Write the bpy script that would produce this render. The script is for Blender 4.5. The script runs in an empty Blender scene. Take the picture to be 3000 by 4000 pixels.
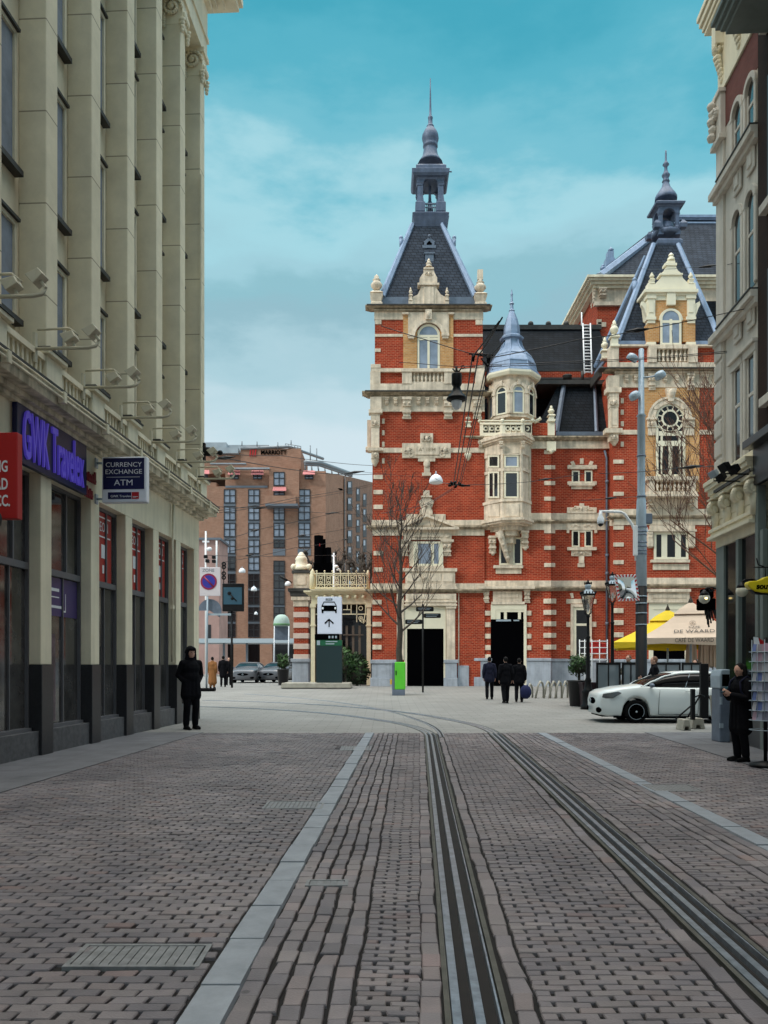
import bpy, bmesh, math, random
import numpy as np
from mathutils import Vector, Matrix
random.seed(7); rng = np.random.default_rng(7)
R = math.radians
scene = bpy.context.scene
COL = scene.collection
# ---------------------------------------------------------------- camera
F, CX, HY, CH = 3200.0, 1500.0, 2600.0, 1.6       # focal length / horizon in photo pixels, eye height
cam = bpy.data.cameras.new("camera"); camo = bpy.data.objects.new("camera", cam); COL.objects.link(camo)
camo.location = (0, 0, CH); camo.rotation_euler = (R(90), 0, 0)
cam.sensor_fit = 'HORIZONTAL'; cam.sensor_width = 36.0; cam.lens = 36.0*F/3000.0
cam.shift_y = (HY-2000.0)/3000.0; cam.clip_end = 3000.0; cam.clip_start = 0.05
scene.camera = camo
# ---------------------------------------------------------------- exposure
vs = scene.view_settings
vs.view_transform = 'Standard'; vs.look = 'None'; vs.gamma = 1.0; vs.use_curve_mapping = False
vs.exposure = 0.55
# ---------------------------------------------------------------- sun and sky
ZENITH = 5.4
SUN_EL, SUN_AZ = 36.0, -122.0        # azimuth from +Y towards +X (so: behind the camera, to the left)
wd = bpy.data.worlds.new("World"); scene.world = wd; wd.use_nodes = True
nt = wd.node_tree; nt.nodes.clear()
def wn(t, **k):
    n = nt.nodes.new(t)
    for a, b in k.items(): setattr(n, a, b)
    return n
sky = wn('ShaderNodeTexSky', sky_type='NISHITA', sun_disc=False)
sky.sun_elevation = R(SUN_EL); sky.sun_rotation = R(SUN_AZ); sky.ozone_density = 1.5; sky.air_density = 1.0
bg1 = wn('ShaderNodeBackground'); bg1.inputs[1].default_value = 0.10
nt.links.new(sky.outputs[0], bg1.inputs[0])
tc = wn('ShaderNodeTexCoord'); sep = wn('ShaderNodeSeparateXYZ'); nt.links.new(tc.outputs['Generated'], sep.inputs[0])
mp = wn('ShaderNodeMapping'); mp.inputs['Scale'].default_value = (1.0, 1.0, 2.6); nt.links.new(tc.outputs['Generated'], mp.inputs[0])
mp.inputs['Location'].default_value = (0.35, 0.1, 0.2)
noi = wn('ShaderNodeTexNoise'); noi.inputs['Scale'].default_value = 3.1; noi.inputs['Detail'].default_value = 8; noi.inputs['Roughness'].default_value = 0.56
nt.links.new(mp.outputs[0], noi.inputs[0])
# bank height: elevation warped by the noise, so the cloud banks have soft uneven edges
mw = wn('ShaderNodeMath', operation='MULTIPLY_ADD'); mw.inputs[1].default_value = 0.32; mw.inputs[2].default_value = -0.16
nt.links.new(noi.outputs[0], mw.inputs[0])
ad = wn('ShaderNodeMath', operation='ADD'); nt.links.new(sep.outputs['Z'], ad.inputs[0]); nt.links.new(mw.outputs[0], ad.inputs[1])
rp = wn('ShaderNodeValToRGB'); nt.links.new(ad.outputs[0], rp.inputs[0])
cr = rp.color_ramp; cr.interpolation = 'EASE'
stops = [(0.0, (0.522,0.583,0.618)), (.22, (0.470,0.566,0.600)), (.285, (0.392,0.522,0.561)), (.335, (0.304,0.461,0.505)), (.38, (0.217,0.374,0.422)), (.415, (0.204,0.392,0.439)), (.45, (0.261,0.461,0.513)), (.49, (0.278,0.505,0.557)), (.535, (0.131,0.392,0.470)), (.585, (0.068,0.331,0.418)), (.64, (0.039,0.287,0.374)), (.8, (0.304,0.365,0.418)), (1.0, (.86,.80,.70))]
while len(cr.elements) < len(stops): cr.elements.new(0.5)
for e, (p, c) in zip(cr.elements, stops): e.position = p; e.color = (*c, 1)
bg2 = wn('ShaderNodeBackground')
# added brightness in the unseen sky overhead (above the picture), to light the street
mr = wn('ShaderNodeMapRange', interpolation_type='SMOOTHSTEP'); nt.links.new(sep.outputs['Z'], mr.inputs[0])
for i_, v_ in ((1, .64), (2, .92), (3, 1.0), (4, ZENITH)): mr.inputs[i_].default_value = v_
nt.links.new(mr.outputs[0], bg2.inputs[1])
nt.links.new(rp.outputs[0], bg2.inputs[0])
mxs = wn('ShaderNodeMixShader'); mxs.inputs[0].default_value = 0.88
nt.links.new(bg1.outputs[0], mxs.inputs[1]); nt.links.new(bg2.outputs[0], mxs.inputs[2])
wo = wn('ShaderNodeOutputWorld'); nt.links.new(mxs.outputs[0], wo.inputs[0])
sl = bpy.data.lights.new("sun", 'SUN'); sl.energy = 1.3; sl.angle = R(12); sl.color = (1.0, .95, .88)
so = bpy.data.objects.new("sun", sl); COL.objects.link(so)
sv = Vector((math.cos(R(SUN_EL))*math.sin(R(SUN_AZ)), math.cos(R(SUN_EL))*math.cos(R(SUN_AZ)), math.sin(R(SUN_EL))))
so.rotation_euler = sv.to_track_quat('Z', 'Y').to_euler(); so.location = sv*60
# ================================================================ materials
def mat(name, col, rough=.75, metal=0.0, noise=0.0, nscale=3.0, spec=.4, bump=0.0, bscale=40.0, emit=0.0, streak=0.0, trans=0.0):
    m = bpy.data.materials.new(name); m.use_nodes = True; t = m.node_tree; b = t.nodes['Principled BSDF']
    b.inputs['Base Color'].default_value = (*col, 1); b.inputs['Roughness'].default_value = rough; b.inputs['Metallic'].default_value = metal
    b.inputs['Specular IOR Level'].default_value = spec
    if trans: b.inputs['Transmission Weight'].default_value = trans
    if noise or bump or streak:
        co = t.nodes.new('ShaderNodeTexCoord'); geo = t.nodes.new('ShaderNodeNewGeometry')
    if noise:
        n = t.nodes.new('ShaderNodeTexNoise'); n.inputs['Scale'].default_value = nscale; n.inputs['Detail'].default_value = 6; n.inputs['Roughness'].default_value = .65
        t.links.new(geo.outputs['Position'], n.inputs[0])
        r = t.nodes.new('ShaderNodeValToRGB'); t.links.new(n.outputs[0], r.inputs[0])
        r.color_ramp.elements[0].position = .3; r.color_ramp.elements[1].position = .7
        r.color_ramp.elements[0].color = (*[max(0, c*(1-noise)) for c in col], 1); r.color_ramp.elements[1].color = (*[min(1, c*(1+noise)) for c in col], 1)
        last = r.outputs[0]
        if streak:
            mp_ = t.nodes.new('ShaderNodeMapping'); mp_.inputs['Scale'].default_value = (5, 5, .35); t.links.new(geo.outputs['Position'], mp_.inputs[0])
            n2 = t.nodes.new('ShaderNodeTexNoise'); n2.inputs['Scale'].default_value = 1.0; n2.inputs['Detail'].default_value = 4; t.links.new(mp_.outputs[0], n2.inputs[0])
            r2 = t.nodes.new('ShaderNodeValToRGB'); r2.color_ramp.elements[0].position = .35; r2.color_ramp.elements[1].position = .62
            r2.color_ramp.elements[0].color = (1-streak, 1-streak, 1-streak*1.05, 1); r2.color_ramp.elements[1].color = (1, 1, 1, 1); t.links.new(n2.outputs[0], r2.inputs[0])
            mx = t.nodes.new('ShaderNodeMix'); mx.data_type = 'RGBA'; mx.blend_type = 'MULTIPLY'; mx.inputs[0].default_value = 1
            t.links.new(last, mx.inputs[6]); t.links.new(r2.outputs[0], mx.inputs[7]); last = mx.outputs[2]
        t.links.new(last, b.inputs['Base Color'])
    if bump:
        n = t.nodes.new('ShaderNodeTexNoise'); n.inputs['Scale'].default_value = bscale; n.inputs['Detail'].default_value = 4
        t.links.new(geo.outputs['Position'], n.inputs[0])
        bp = t.nodes.new('ShaderNodeBump'); bp.inputs['Strength'].default_value = bump; bp.inputs['Distance'].default_value = .02
        t.links.new(n.outputs[0], bp.inputs['Height']); t.links.new(bp.outputs[0], b.inputs['Normal'])
    if emit:
        b.inputs['Emission Color'].default_value = (*col, 1); b.inputs['Emission Strength'].default_value = emit
    return m
def brickmat(name, c1, c2, mortar, bw=.22, bh=.075, ms=.012, rough=.85, var=.35, bump=.35, offset=.5):
    m = bpy.data.materials.new(name); m.use_nodes = True; t = m.node_tree; b = t.nodes['Principled BSDF']
    geo = t.nodes.new('ShaderNodeNewGeometry'); s = t.nodes.new('ShaderNodeSeparateXYZ'); t.links.new(geo.outputs['Position'], s.inputs[0])
    a = t.nodes.new('ShaderNodeMath'); a.operation = 'ADD'; t.links.new(s.outputs['X'], a.inputs[0]); t.links.new(s.outputs['Y'], a.inputs[1])
    c = t.nodes.new('ShaderNodeCombineXYZ'); t.links.new(a.outputs[0], c.inputs['X']); t.links.new(s.outputs['Z'], c.inputs['Y'])
    br = t.nodes.new('ShaderNodeTexBrick'); br.offset = offset
    br.inputs['Scale'].default_value = 1; br.inputs['Brick Width'].default_value = bw; br.inputs['Row Height'].default_value = bh
    br.inputs['Mortar Size'].default_value = ms; br.inputs['Mortar Smooth'].default_value = .2; br.inputs['Bias'].default_value = 0
    br.inputs['Color1'].default_value = (*c1, 1); br.inputs['Color2'].default_value = (*c2, 1); br.inputs['Mortar'].default_value = (*mortar, 1)
    t.links.new(c.outputs[0], br.inputs['Vector'])
    n = t.nodes.new('ShaderNodeTexNoise'); n.inputs['Scale'].default_value = .9; n.inputs['Detail'].default_value = 7; n.inputs['Roughness'].default_value = .7
    t.links.new(geo.outputs['Position'], n.inputs[0])
    r = t.nodes.new('ShaderNodeValToRGB'); t.links.new(n.outputs[0], r.inputs[0]); r.color_ramp.elements[0].position = .32; r.color_ramp.elements[1].position = .68
    r.color_ramp.elements[0].color = (1-var, 1-var, 1-var, 1); r.color_ramp.elements[1].color = (1, 1, 1, 1)
    mx = t.nodes.new('ShaderNodeMix'); mx.data_type = 'RGBA'; mx.blend_type = 'MULTIPLY'; mx.inputs[0].default_value = 1
    t.links.new(br.outputs['Color'], mx.inputs[6]); t.links.new(r.outputs[0], mx.inputs[7]); t.links.new(mx.outputs[2], b.inputs['Base Color'])
    b.inputs['Roughness'].default_value = rough; b.inputs['Specular IOR Level'].default_value = .15
    bp = t.nodes.new('ShaderNodeBump'); bp.inputs['Strength'].default_value = bump; bp.inputs['Distance'].default_value = .02; bp.invert = True
    t.links.new(br.outputs['Fac'], bp.inputs['Height']); t.links.new(bp.outputs[0], b.inputs['Normal'])
    return m
M = dict(
 cream=mat('cream_paint', (.78,.70,.52), .7, noise=.10, nscale=1.2, streak=.12),
 creamlit=mat('cream_trim', (.76,.69,.52), .7, noise=.12, nscale=2, streak=.2),
 plinth=mat('dark_granite', (.018,.018,.021), .35, noise=.4, nscale=20, spec=.5),
 riser=mat('grey_granite', (.09,.09,.095), .55, noise=.35, nscale=9),
 frame=mat('grey_frame', (.13,.13,.14), .5, metal=.2),
 glass=mat('window_glass', (.012,.014,.017), .04, spec=.8),
 glassd=mat('dark_glass', (.004,.004,.005), .08, spec=.35),
 glassb=mat('curtained_glass', (.22,.26,.33), .12, spec=.7, noise=.3, nscale=1.2),
 shopglass=mat('shop_glass', (.055,.052,.05), .07, spec=.9, noise=.75, nscale=1.3),
 flood=mat('flood_cream', (.50,.455,.34), .6),
 black=mat('black_opening', (.0015,.0015,.002), .8, spec=.0),
 redbrick=brickmat('red_brick', (.47,.050,.018), (.30,.026,.011), (.52,.19,.11), bw=.26, bh=.098, ms=.013),
 yelbrick=brickmat('yellow_brick', (.70,.37,.14), (.58,.27,.09), (.62,.44,.26), bw=.24, bh=.092, ms=.012),
 hotbrick=brickmat('orange_brick', (.40,.225,.155), (.34,.18,.12), (.34,.22,.165), bw=.5, bh=.16, ms=.015, var=.25),
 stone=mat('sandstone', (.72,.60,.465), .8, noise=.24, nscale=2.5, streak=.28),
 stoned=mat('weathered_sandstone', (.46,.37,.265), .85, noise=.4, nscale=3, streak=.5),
 gutter=mat('dark_gutter', (.045,.042,.038), .6, noise=.4, nscale=3),
 ivory=mat('ivory_paint', (.74,.68,.52), .55, noise=.06, nscale=2),
 bluestone=mat('blue_stone', (.36,.39,.44), .75, noise=.2, nscale=1.6, streak=.2),
 zinc=mat('zinc', (.22,.295,.42), .5, metal=.15, noise=.15, nscale=2.5, streak=.15),
 lead=mat('grey_lead', (.095,.125,.19), .55, metal=.15, noise=.2, nscale=2.5, streak=.2),
 zincd=mat('dark_zinc', (.13,.16,.21), .5, metal=.2, noise=.2, nscale=3),
 slate=brickmat('slate', (.050,.064,.090), (.032,.043,.062), (.011,.014,.020), bw=.34, bh=.20, ms=.018, rough=.8, var=.45, bump=.6),
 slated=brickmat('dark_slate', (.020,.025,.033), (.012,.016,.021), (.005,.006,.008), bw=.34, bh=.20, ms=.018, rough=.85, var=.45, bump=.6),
 steel=mat('rail_steel', (.30,.335,.385), .36, metal=.75, noise=.35, nscale=9, bump=.05, bscale=60),
 rust=mat('rail_groove', (.008,.0055,.0045), .8, noise=.5, nscale=8),
 blackmetal=mat('black_iron', (.006,.006,.007), .5, spec=.2),
 galv=mat('galvanised_steel', (.35,.42,.48), .45, metal=.25, noise=.12, nscale=3),
 white=mat('white_paint', (.74,.75,.76), .5, noise=.05),
 whitepl=mat('white_plastic', (.78,.80,.84), .35),
 red=mat('red_paint', (.42,.012,.012), .45),
 navy=mat('navy_sign', (.006,.008,.055), .35),
 carpaint=mat('white_car_paint', (.66,.72,.73), .14, spec=.6),
 rubber=mat('tyre_rubber', (.004,.004,.0045), .85, spec=.1),
 cloth_black=mat('black_cloth', (.005,.005,.007), .9, spec=.1, bump=.3, bscale=25),
 cloth_navy=mat('navy_cloth', (.012,.013,.03), .9, spec=.2),
 skin=mat('skin', (.52,.29,.21), .55, noise=.08, nscale=20),
 hair=mat('dark_hair', (.006,.005,.005), .7, spec=.15, bump=.4, bscale=80),
 hairb=mat('brown_hair', (.14,.06,.03), .55, bump=.4, bscale=80),
 bark=mat('bark', (.050,.040,.032), .9, noise=.4, nscale=8, bump=.5, bscale=25),
 twig=mat('twigs', (.065,.050,.042), .9, noise=.3, nscale=5),
 leafd=mat('dark_leaves', (.022,.045,.016), .7, noise=.5, nscale=6),
 leafm=mat('green_leaves', (.05,.11,.03), .65, noise=.5, nscale=6),
 concrete=mat('pale_concrete', (.34,.32,.27), .85, noise=.2, nscale=4),
 granite_kerb=mat('kerb_granite', (.22,.245,.275), .7, noise=.16, nscale=5, bump=.15, bscale=50),
 joint=mat('joint_soil', (.009,.008,.0078), .95),
)
# ================================================================ mesh helpers
def PX(px, d): return (px-CX)*d/F
def PZ(py, d): return CH+(HY-py)*d/F
def W3(px, py, d): return Vector((PX(px, d), d, PZ(py, d)))
def ground_z(y): return 0.4*min(1.0, max(0.0, (y-24.0)/22.0))
class MB:
    def __init__(s): s.v = []; s.f = []; s.m = []; s.s = []
    def add(s, vs_, fs, m=0, smooth=False, T=None):
        o = len(s.v)
        s.v += [tuple(T @ Vector(p)) if T else tuple(p) for p in vs_]
        for f in fs: s.f.append([i+o for i in f]); s.m.append(m); s.s.append(smooth)
        return s
    def box(s, x0, x1, y0, y1, z0, z1, m=0, T=None):
        x0, x1 = min(x0,x1), max(x0,x1); y0, y1 = min(y0,y1), max(y0,y1); z0, z1 = min(z0,z1), max(z0,z1)
        vs_ = [(x0,y0,z0),(x1,y0,z0),(x1,y1,z0),(x0,y1,z0),(x0,y0,z1),(x1,y0,z1),(x1,y1,z1),(x0,y1,z1)]
        return s.add(vs_, [(3,2,1,0),(4,5,6,7),(0,1,5,4),(1,2,6,5),(2,3,7,6),(3,0,4,7)], m, T=T)
    def pb(s, x0, x1, yt, yb, d, dep, m=0):     # box whose front face (at distance d) spans these photo pixels
        return s.box(PX(x0,d), PX(x1,d), d, d+dep, PZ(yb,d), PZ(yt,d), m)
    def prism(s, pts, y0, y1, m=0, T=None):      # polygon in x,z extruded along y
        n = len(pts); a = sum(pts[i][0]*pts[(i+1)%n][1]-pts[(i+1)%n][0]*pts[i][1] for i in range(n))
        if a < 0: pts = pts[::-1]
        vs_ = [(p[0],y0,p[1]) for p in pts]+[(p[0],y1,p[1]) for p in pts]
        fs = [tuple(range(n)), tuple(range(2*n-1, n-1, -1))]+[(i, i+n, (i+1)%n+n, (i+1)%n) for i in range(n)]
        return s.add(vs_, fs, m, T=T)
    def pp(s, pix, d, dep, m=0): return s.prism([(PX(x,d), PZ(y,d)) for x, y in pix], d, d+dep, m)
    def plan(s, pts, z0, z1, m=0):               # polygon in x,y extruded along z
        n = len(pts); a = sum(pts[i][0]*pts[(i+1)%n][1]-pts[(i+1)%n][0]*pts[i][1] for i in range(n))
        if a < 0: pts = pts[::-1]
        vs_ = [(p[0],p[1],z0) for p in pts]+[(p[0],p[1],z1) for p in pts]
        fs = [tuple(range(n-1,-1,-1)), tuple(range(n, 2*n))]+[(i, (i+1)%n, (i+1)%n+n, i+n) for i in range(n)]
        return s.add(vs_, fs, m)
    def lathe(s, cx, cy, prof, n=16, m=0, ph=0.0, smooth=True, sx=1, sy=1):   # prof: (r, z) bottom to top
        vs_ = []; fs = []
        for r, z in prof:
            for i in range(n):
                a = ph+2*math.pi*i/n; vs_.append((cx+r*sx*math.cos(a), cy+r*sy*math.sin(a), z))
        for k in range(len(prof)-1):
            for i in range(n):
                j = (i+1)%n; fs.append((k*n+i, k*n+j, (k+1)*n+j, (k+1)*n+i))
        s.add(vs_, fs, m, smooth)
        o = len(s.v)-len(vs_)
        if prof[0][0] > 1e-4: s.f.append([o+i for i in range(n-1,-1,-1)]); s.m.append(m); s.s.append(False)
        if prof[-1][0] > 1e-4: s.f.append([o+(len(prof)-1)*n+i for i in range(n)]); s.m.append(m); s.s.append(False)
        return s
    def sq(s, cx, cy, prof, m=0):                 # square section (half width, z)
        return s.lathe(cx, cy, [(r*math.sqrt(2), z) for r, z in prof], 4, m, math.pi/4, False)
    def plathe(s, cxp, d, prof, n=16, m=0, ph=0., smooth=True, sq=False):     # prof in photo pixels: (half width, y) top or bottom first
        if sq: return s.sq(PX(cxp,d), d, sorted([(r*d/(F+r), PZ(y,d-r*d/(F+r))) for r, y in prof], key=lambda q: q[1]), m)
        pr = sorted([(r*d/F, PZ(y,d)) for r, y in prof], key=lambda q: q[1])
        return s.lathe(PX(cxp,d), d, pr, n, m, ph, smooth)
    def tube(s, pts, r, n=6, m=0, smooth=True, cap=True):
        pts = [Vector(p) for p in pts]; k = len(pts)
        rs = r if isinstance(r, (list, tuple)) else [r]*k
        vs_ = []; up = None
        for i in range(k):
            t = (pts[min(i+1,k-1)]-pts[max(i-1,0)])
            t = t.normalized() if t.length > 1e-9 else Vector((0,0,1))
            if up is None: up = Vector((0,0,1)) if abs(t.z) < .9 else Vector((1,0,0))
            a = t.cross(up); a = a.normalized() if a.length > 1e-6 else Vector((1,0,0)); b = a.cross(t).normalized(); up = b
            for j in range(n):
                an = 2*math.pi*j/n; vs_.append(tuple(pts[i]+a*(rs[i]*math.cos(an))+b*(rs[i]*math.sin(an))))
        fs = [(i*n+j, i*n+(j+1)%n, (i+1)*n+(j+1)%n, (i+1)*n+j) for i in range(k-1) for j in range(n)]
        if cap: fs += [tuple(range(n-1,-1,-1)), tuple((k-1)*n+j for j in range(n))]
        return s.add(vs_, fs, m, smooth)
    def ell(s, c, r, n=12, k=8, m=0, T=None):
        r = (r,r,r) if isinstance(r, (int,float)) else r
        vs_ = [(c[0],c[1],c[2]-r[2])]; fs = []
        for i in range(1,k):
            p = -math.pi/2+math.pi*i/k
            for j in range(n):
                a = 2*math.pi*j/n; vs_.append((c[0]+r[0]*math.cos(p)*math.cos(a), c[1]+r[1]*math.cos(p)*math.sin(a), c[2]+r[2]*math.sin(p)))
        vs_.append((c[0],c[1],c[2]+r[2])); L = len(vs_)-1
        for j in range(n):
            fs.append((0, 1+(j+1)%n, 1+j)); fs.append((L, 1+(k-2)*n+j, 1+(k-2)*n+(j+1)%n))
        for i in range(k-2):
            for j in range(n): fs.append((1+i*n+j, 1+i*n+(j+1)%n, 1+(i+1)*n+(j+1)%n, 1+(i+1)*n+j))
        return s.add(vs_, fs, m, True, T=T)
    def arch(s, cx, cz, ri, ro, y0, y1, a0=0, a1=180, n=16, m=0):             # flat ring sector in x,z
        vs_ = []; fs = []
        for i in range(n+1):
            a = R(a0+(a1-a0)*i/n); c_, s_ = math.cos(a), math.sin(a)
            vs_ += [(cx+ri*c_,y0,cz+ri*s_),(cx+ro*c_,y0,cz+ro*s_),(cx+ro*c_,y1,cz+ro*s_),(cx+ri*c_,y1,cz+ri*s_)]
        for i in range(n):
            b = i*4; e = b+4
            fs += [(b,e,e+1,b+1),(b+1,e+1,e+2,b+2),(b+2,e+2,e+3,b+3),(b+3,e+3,e,b)]
        if abs(a1-a0) < 359: fs += [(0,1,2,3),(n*4+3,n*4+2,n*4+1,n*4)]
        return s.add(vs_, fs, m)
    def parch(s, cxp, cyp, ri, ro, d, dep, a0=0, a1=180, n=18, m=0):
        return s.arch(PX(cxp,d), PZ(cyp,d), ri*d/F, ro*d/F, d, d+dep, a0, a1, n, m)
    def pieces(s, gap=.03):
        # the separate solid pieces of this mesh: loose parts whose boxes touch stay together
        n = len(s.v); par = list(range(n))
        def find(i):
            while par[i] != i: par[i] = par[par[i]]; i = par[i]
            return i
        for f in s.f:
            a = find(f[0])
            for i in f[1:]: par[find(i)] = a
        root = [find(i) for i in range(n)]; ids = sorted(set(root)); idx = {r: k for k, r in enumerate(ids)}; co = np.array(s.v)
        lab = np.array([idx[r] for r in root]); k = len(ids)
        lo = np.full((k,3), 1e9); hi = np.full((k,3), -1e9); np.minimum.at(lo, lab, co); np.maximum.at(hi, lab, co)
        g = np.maximum(0, np.maximum(lo[:,None]-hi[None], lo[None]-hi[:,None])).max(axis=2) <= gap
        p2 = list(range(k))
        def f2(i):
            while p2[i] != i: p2[i] = p2[p2[i]]; i = p2[i]
            return i
        for i in range(k):
            for j in np.nonzero(g[i])[0]:
                if j > i: p2[f2(int(j))] = f2(i)
        cl = {}
        for fi, f in enumerate(s.f): cl.setdefault(f2(int(lab[f[0]])), []).append(fi)
        out = []
        for fs in cl.values():
            m_ = MB(); mp_ = {}
            for fi in fs:
                nf = []
                for i in s.f[fi]:
                    if i not in mp_: mp_[i] = len(m_.v); m_.v.append(s.v[i])
                    nf.append(mp_[i])
                m_.f.append(nf); m_.m.append(s.m[fi]); m_.s.append(s.s[fi])
            out.append(m_)
        return out
    def build_all(s, name, mats, parent=None, world=True, bevel=0.0):
        return [q.build(name, mats, parent, world, bevel) for q in s.pieces()]
    def build(s, name, mats, parent=None, world=True, bevel=0.0, fix=True):
        me = bpy.data.meshes.new(name); me.from_pydata(s.v, [], s.f)
        mats = mats if isinstance(mats, (list, tuple)) else [mats]
        for m_ in mats: me.materials.append(M[m_] if isinstance(m_, str) else m_)
        if len(s.f):
            me.polygons.foreach_set('material_index', s.m); me.polygons.foreach_set('use_smooth', s.s)
        if fix:
            bm = bmesh.new(); bm.from_mesh(me); bmesh.ops.recalc_face_normals(bm, faces=bm.faces); bm.to_mesh(me); bm.free()
        o = bpy.data.objects.new(name, me); COL.objects.link(o)
        if parent is not None:
            o.parent = parent
            if world: o.matrix_parent_inverse = wmat(parent).inverted()
        if bevel:
            b = o.modifiers.new('bevel', 'BEVEL'); b.width = bevel; b.segments = 2; b.limit_method = 'ANGLE'
        return o
def wmat(o):
    m = Matrix.LocRotScale(o.location, o.rotation_euler, o.scale)
    return (wmat(o.parent) @ o.matrix_parent_inverse @ m) if o.parent else m
def tag(o, label, cat, group=None):
    o['label'] = label; o['category'] = cat
    if group: o['group'] = group
    return o
def thing(name, label, cat, loc=(0,0,0), rz=0.0, group=None):
    o = bpy.data.objects.new(name, None); COL.objects.link(o); o.location = loc; o.rotation_euler = (0,0,rz); o.empty_display_size = .2
    return tag(o, label, cat, group)
def copy_tree(o, parent=None):
    c = o.copy(); COL.objects.link(c)
    if parent is not None: c.parent = parent
    for ch in [q for q in bpy.data.objects if q.parent == o]: copy_tree(ch, c)
    return c
def struct(o): o['kind'] = 'structure'; return o
def text(name, body, size, m, parent=None, loc=(0,0,0), rot=(90,0,0), sx=1.0, ext=.004, align='CENTER', space=1.0, world=True, shear=0.0, bold=0.0):
    cu = bpy.data.curves.new(name, 'FONT'); cu.body = body; cu.size = size; cu.extrude = ext; cu.align_x = align; cu.align_y = 'CENTER'; cu.space_character = space; cu.shear = shear; cu.offset = bold
    cu.resolution_u = 3
    t = bpy.data.objects.new(name, cu); COL.objects.link(t)
    bpy.context.view_layer.update()
    me = bpy.data.meshes.new_from_object(t.evaluated_get(bpy.context.evaluated_depsgraph_get()))
    bpy.data.objects.remove(t)
    me.transform(Matrix.Translation(loc) @ Matrix.Rotation(R(rot[2]),4,'Z') @ Matrix.Rotation(R(rot[0]),4,'X') @ Matrix.Diagonal((sx,1,1,1)))
    me.materials.clear(); me.materials.append(M[m])
    o = bpy.data.objects.new(name, me); COL.objects.link(o)
    if parent is not None:
        o.parent = parent
        if world: o.matrix_parent_inverse = wmat(parent).inverted()
    return o
# ================================================================ ground: one sheet to the horizon
ys = [-60,-20,0,10,19.45,19.55,24]+[24+22*i/8 for i in range(1,9)]+[60,90,140,260,500,1500]
xs = [-600,-120,-40,-15,-7,-3,0,3,7,15,40,120,600]
gv = []; gf = []
for y in ys:
    for x in xs: gv.append((x, y, ground_z(y) if y > 19.5 else -.035))
n = len(xs)
for j in range(len(ys)-1):
    for i in range(n-1): gf.append((j*n+i, j*n+i+1, (j+1)*n+i+1, (j+1)*n+i))
gm = mat('plaza_paving', (.24,.236,.224), .8, noise=.14, nscale=.5, bump=.08, bscale=20)
t = gm.node_tree; b = t.nodes['Principled BSDF']; src = b.inputs['Base Color'].links[0].from_socket
geo = t.nodes.new('ShaderNodeNewGeometry')
br = t.nodes.new('ShaderNodeTexBrick'); br.inputs['Scale'].default_value = 1; br.inputs['Brick Width'].default_value = .6; br.inputs['Row Height'].default_value = .3; br.inputs['Mortar Size'].default_value = .012
br.inputs['Color1'].default_value = (1,1,1,1); br.inputs['Color2'].default_value = (.88,.88,.88,1); br.inputs['Mortar'].default_value = (.62,.62,.62,1)
t.links.new(geo.outputs['Position'], br.inputs['Vector'])
mx = t.nodes.new('ShaderNodeMix'); mx.data_type = 'RGBA'; mx.blend_type = 'MULTIPLY'; mx.inputs[0].default_value = 1
t.links.new(src, mx.inputs[6]); t.links.new(br.outputs[0], mx.inputs[7]); t.links.new(mx.outputs[2], b.inputs['Base Color'])
mb = MB(); mb.add(gv, gf); struct(mb.build('ground', gm, fix=False))
# ---- street of real clay pavers: reference lines X(y) of kerbs and rails
ST = 0.0545                                        # street direction (tan of its angle to the view axis)
def kerbL(y): return -1.06+.0315*y                  # left kerb band, left edge
def railL(y): return .145+.043*y                    # left rail group, left edge
def railR(y): return 1.66+.043*y                    # right rail group, left edge
def kerbR(y): return 3.13+.026*y                    # right kerb band, left edge
KW, RWL, RWR = .215, .245, .245
def wallL(y): return -5.98+ST*y
def wallR(y): return 6.05+.055*y
Y0, Y1 = 0.6, 19.5
bv, bf, bc = [], [], []
pal = np.array([(.192,.166,.168),(.174,.153,.160),(.204,.178,.178),(.164,.146,.155),(.196,.163,.162),(.184,.161,.166)])
def brick(xa, xb, ya, yb, fx, jig=1.0, tone=1.0):
    """one paver between lateral fractions/positions; fx maps (lateral, y) to x"""
    g = .0095; gy = .0026; dz = rng.normal(0, .0024)*jig; o = len(bv)
    c = pal[rng.integers(len(pal))]*np.array([1.06,1.11,1.13])*(1+rng.normal(0, .085))*tone
    if rng.random() < .02: c = c*np.array([1.12,.97,.92])
    j = lambda: rng.normal(0, .0035)*jig
    cs = [(xa+g+j(), ya+gy+j()*.5), (xb-g+j(), ya+gy+j()*.5), (xb-g+j(), yb-gy+j()*.5), (xa+g+j(), yb-gy+j()*.5)]
    cx = (xa+xb)/2; cy = (ya+yb)/2; tl = rng.normal(0, .010)*jig; tw = rng.normal(0, .010)*jig
    for lv, (inset, z) in enumerate(((0., -.034), (0., -.006), (.0055, 0.))):
        for (x, y) in cs:
            xx = x+(inset if x < cx else -inset); yy = y+(inset*.55 if y < cy else -inset*.55)
            wx = fx(xx, yy); wob = .005*math.sin(2.9*yy+4.0*wx)+.003*math.sin(7.7*yy-9*wx+1.3); woy = .004*math.sin(3.3*wx+.9*yy)+.0025*math.sin(9.1*wx+2.2*yy)
            bv.append((wx+wob, min(yy+woy, Y1), z+(dz+(xx-cx)*tl+(yy-cy)*tw if lv else 0)))
    bf.extend([(o+8,o+9,o+10,o+11)]); 
    for lv in (0,1):
        for i in range(4): k = (i+1)%4; bf.append((o+lv*4+i, o+lv*4+k, o+lv*4+4+k, o+lv*4+4+i))
    bc.extend([tuple(np.clip(c,0,1))]*12)
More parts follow.
